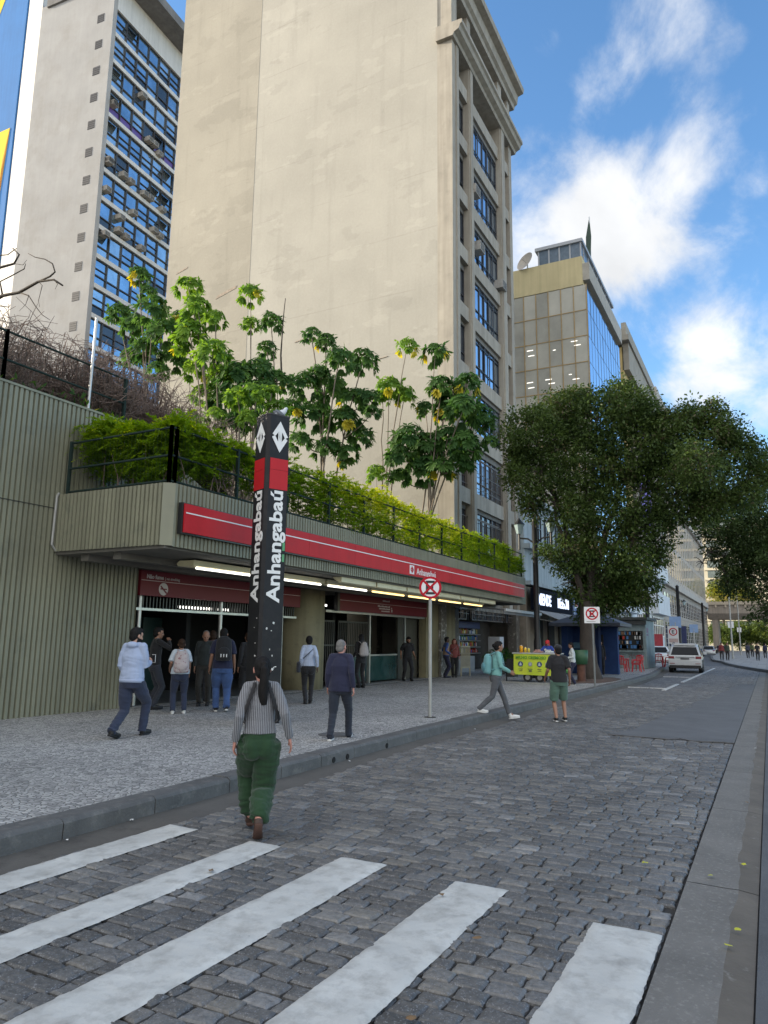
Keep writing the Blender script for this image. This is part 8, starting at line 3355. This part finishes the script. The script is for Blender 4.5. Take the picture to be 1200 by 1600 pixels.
P = person('woman in a red jacket and black trousers waiting by the pier', (31.0, 12.6, PAVE), 205, H=1.68, sex='f', feet=((0.05, 0.07, 0, 0), (0.0, -0.07, 0, 0)), hands=((0.08, 0.13, -0.48), (0.14, -0.05, -0.42)), skin='pink', top=dict(mat=cloth('brick_red', (0.17, 0.045, 0.04)), kind='jacket', loose=1.06, hem=0.05), bottom=dict(mat=M_blackc, width=1.05), shoes=(M_shb, M_shb), hair=('curly', 'reddish'), vox=0.014)
shoulder_bag(P, 'grey shoulder bag carried by the woman in the red jacket', cloth('bag_grey', (0.11, 0.11, 0.125)), -1, w=0.30, h=0.24, zoff=0.02, front=0.16)
P = person('woman in a mint sweater and grey trousers stepping off the kerb', (16.42, 5.62, PAVE), -58, H=1.66, sex='f', feet=((0.36, 0.05, -0.12, -6), (-0.40, -0.05, 0.0, 8)), lean=4, hands=((-0.12, 0.08, -0.50), (0.26, -0.03, -0.40)), poles=((-1, 0.4, 0), (-0.8, -0.5, -0.5)), skin='tan', head=(6, 4), hip_drop=0.01,
           top=dict(mat=cloth('mint_knit', (0.15, 0.34, 0.32), var=0.1), kind='sweater', loose=1.08, hem=0.0, folds=0.007), bottom=dict(mat=M_greyc, width=1.0, folds=0.006), shoes=(M_shw, M_shw), hair=('bun', 'black'), vox=0.012)
backpack(P, 'turquoise backpack on the woman stepping off the kerb', cloth('turquoise_bag', (0.13, 0.31, 0.33), var=0.12), w=0.32, h=0.46, d=0.20, z0=-0.30, mat2=cloth('turquoise_dark', (0.08, 0.22, 0.26)))
P = person('man in a black cap, black t-shirt and green shorts crossing the setts', (17.0, 4.32, 0.014), 26, H=1.70, fat=1.08, feet=((0.02, 0.10, 0, 0), (0.16, -0.13, 0, 0)), hands=((0.16, 0.20, -0.46), (-0.02, -0.14, -0.50)), head=(14, 0), skin='tan', curl=(0.6, 0.5),
           top=dict(mat=M_blackc, sleeve='short', loose=1.08, hem=0.06, folds=0.006), bottom=dict(mat=cloth('sage_green', (0.075, 0.14, 0.105)), kind='shorts', width=1.12), shoes=(M_shb, M_shw), hair=('crop', 'black'), vox=0.012)
m = MB()
m.ell(P['hp'](-0.012, 0, 0.052), (0.108, 0.093, 0.078), 16, 10, rot=P['qh'])
m.ell(P['hp'](0.105, 0, 0.045), (0.070, 0.068, 0.012), 14, 8, rot=P['qh'])
fuse(m, 'cap', M_blackc, P['t'], 0.011, 2)
P = person('person in a white shirt with dark trousers standing at the cart beside the tree', (28.6, 6.75, PAVE), 110, H=1.58, sex='f', head=(0, 15), hands=((0.24, 0.02, -0.32), (0.10, -0.08, -0.46)), skin='tan', top=dict(mat=cloth('white_shirt', (0.46, 0.50, 0.50), var=0.06), sleeve='long', loose=1.05, hem=0.04), bottom=dict(mat=M_navyc), shoes=(M_shb, M_shw), hair=('short', 'black'), vox=0.016)
gbg = carried('plastic_bag', 'bright green plastic bag hanging from the white shirted person', 'bag', P)
w = P['arms'][1][2]
m = MB()
m.tube([w + Vector((0.08, 0, -0.08)), w + Vector((0.08, 0, -0.18)), w + Vector((0.07, 0, -0.38)), w + Vector((0.07, 0, -0.46))], [0.02, 0.09, 0.14, 0.08], 12, ry=[0.02, 0.06, 0.09, 0.05], up=(1, 0, 0))
fuse(m, 'bag_body', pm('bag_green', (0.10, 0.42, 0.10), rough=0.5), gbg, 0.014, 2, lambda q: 0.008 * mnoise.noise(q * 20))
m = MB()
m.tube([w + Vector((0.04, 0, -0.10)), w + Vector((0.06, 0, 0.0)), w + Vector((0.12, 0, -0.10))], 0.008, 6)
m.build('handle', MATS['bag_green'], gbg, local=True)
P = person('vendor in a red cap and blue jacket behind the yellow cart', (31.0, 8.35, PAVE), 188, H=1.66, head=(0, 20), hands=((0.30, 0.0, -0.28), (0.30, 0.0, -0.28)), poles=((-0.4, 0.8, -0.5), (-0.4, -0.8, -0.5)), skin='tan', top=dict(mat=cloth('royal_blue', (0.02, 0.05, 0.28)), kind='jacket', loose=1.12), bottom=dict(mat=M_blackc), shoes=(M_shb, M_shb), hair=('crop', 'black'), vox=0.016)
m = MB()
m.ell(P['hp'](-0.010, 0, 0.045), (0.112, 0.097, 0.085), 16, 10, rot=P['qh'])
m.ell(P['hp'](0.105, 0, 0.030), (0.065, 0.066, 0.014), 14, 8, rot=P['qh'])
m.tube([P['hp'](-0.03, 0, 0.0), P['hp'](-0.05, 0, -0.14)], [0.088, 0.10], 12)
fuse(m, 'cap', pm('cap_red', (0.45, 0.02, 0.025), rough=0.7), P['t'], 0.012, 2)
m = MB()
c = P['chest'] + Vector((0.155, -0.08, 0.05))
m.tube([c - Vector((0.01, 0, 0)), c + Vector((0.006, 0, 0))], 0.045, 16)
m.build('badge', M_shw, P['t'], local=True)
person('dark clothed person standing in the doorway of the blue kiosk', (39.0, 7.75, PAVE), 200, H=1.68, skin='tan', top=dict(mat=M_blackc, kind='jacket'), bottom=dict(mat=M_blackc), shoes=(M_shb, M_shb), hair=('short', 'black'), vox=0.02)
st2 = ((0.2, 0.08, 0, 0), (-0.2, -0.08, 0, 25))
person('person in a dark red jacket at the rounded kerb corner up the street', (81.6, 4.35, PAVE), 190, H=1.74, skin='tan', top=dict(mat=cloth('dark_red', (0.16, 0.025, 0.025)), kind='jacket'), bottom=dict(mat=M_blackc), shoes=(M_shb, M_shb), hair=('short', 'black'), vox=0.022, feet=st2)
person('person in a dark green jacket at the rounded kerb corner up the street', (82.2, 3.85, PAVE), 190, H=1.70, skin='tan', top=dict(mat=cloth('dark_olive', (0.03, 0.045, 0.03)), kind='jacket'), bottom=dict(mat=M_blackc), shoes=(M_shb, M_shb), hair=('short', 'brown'), vox=0.022)
for px, X, top_, sk, f, lab in ((1184, 84, M_blackc, 'tan', 185, 'pedestrian in black with bare forearms, nearest on the far right pavement'), (1169, 97, cloth('dusk_blue', (0.03, 0.035, 0.06)), 'dark', 5, 'pedestrian in dark blue walking away between the two slim lamp poles'), (1176, 108, cloth('dull_green', (0.06, 0.08, 0.03)), 'tan', 185, 'pedestrian in a dull green top just behind the nearest pedestrian'), (1196, 100, M_navyc, 'tan', 5, 'pedestrian in navy at the right photo edge')):
    y = float(onX(px, 1025, X)[1])
    person(lab, (X, y, PAVE), f, H=1.74, skin=sk, top=dict(mat=top_, sleeve='short' if X == 84 else 'long'), bottom=dict(mat=M_blackc), shoes=(M_shb, M_shb), hair=('short', 'black'), vox=0.022, feet=st2, group='pedestrians on the far right pavement')
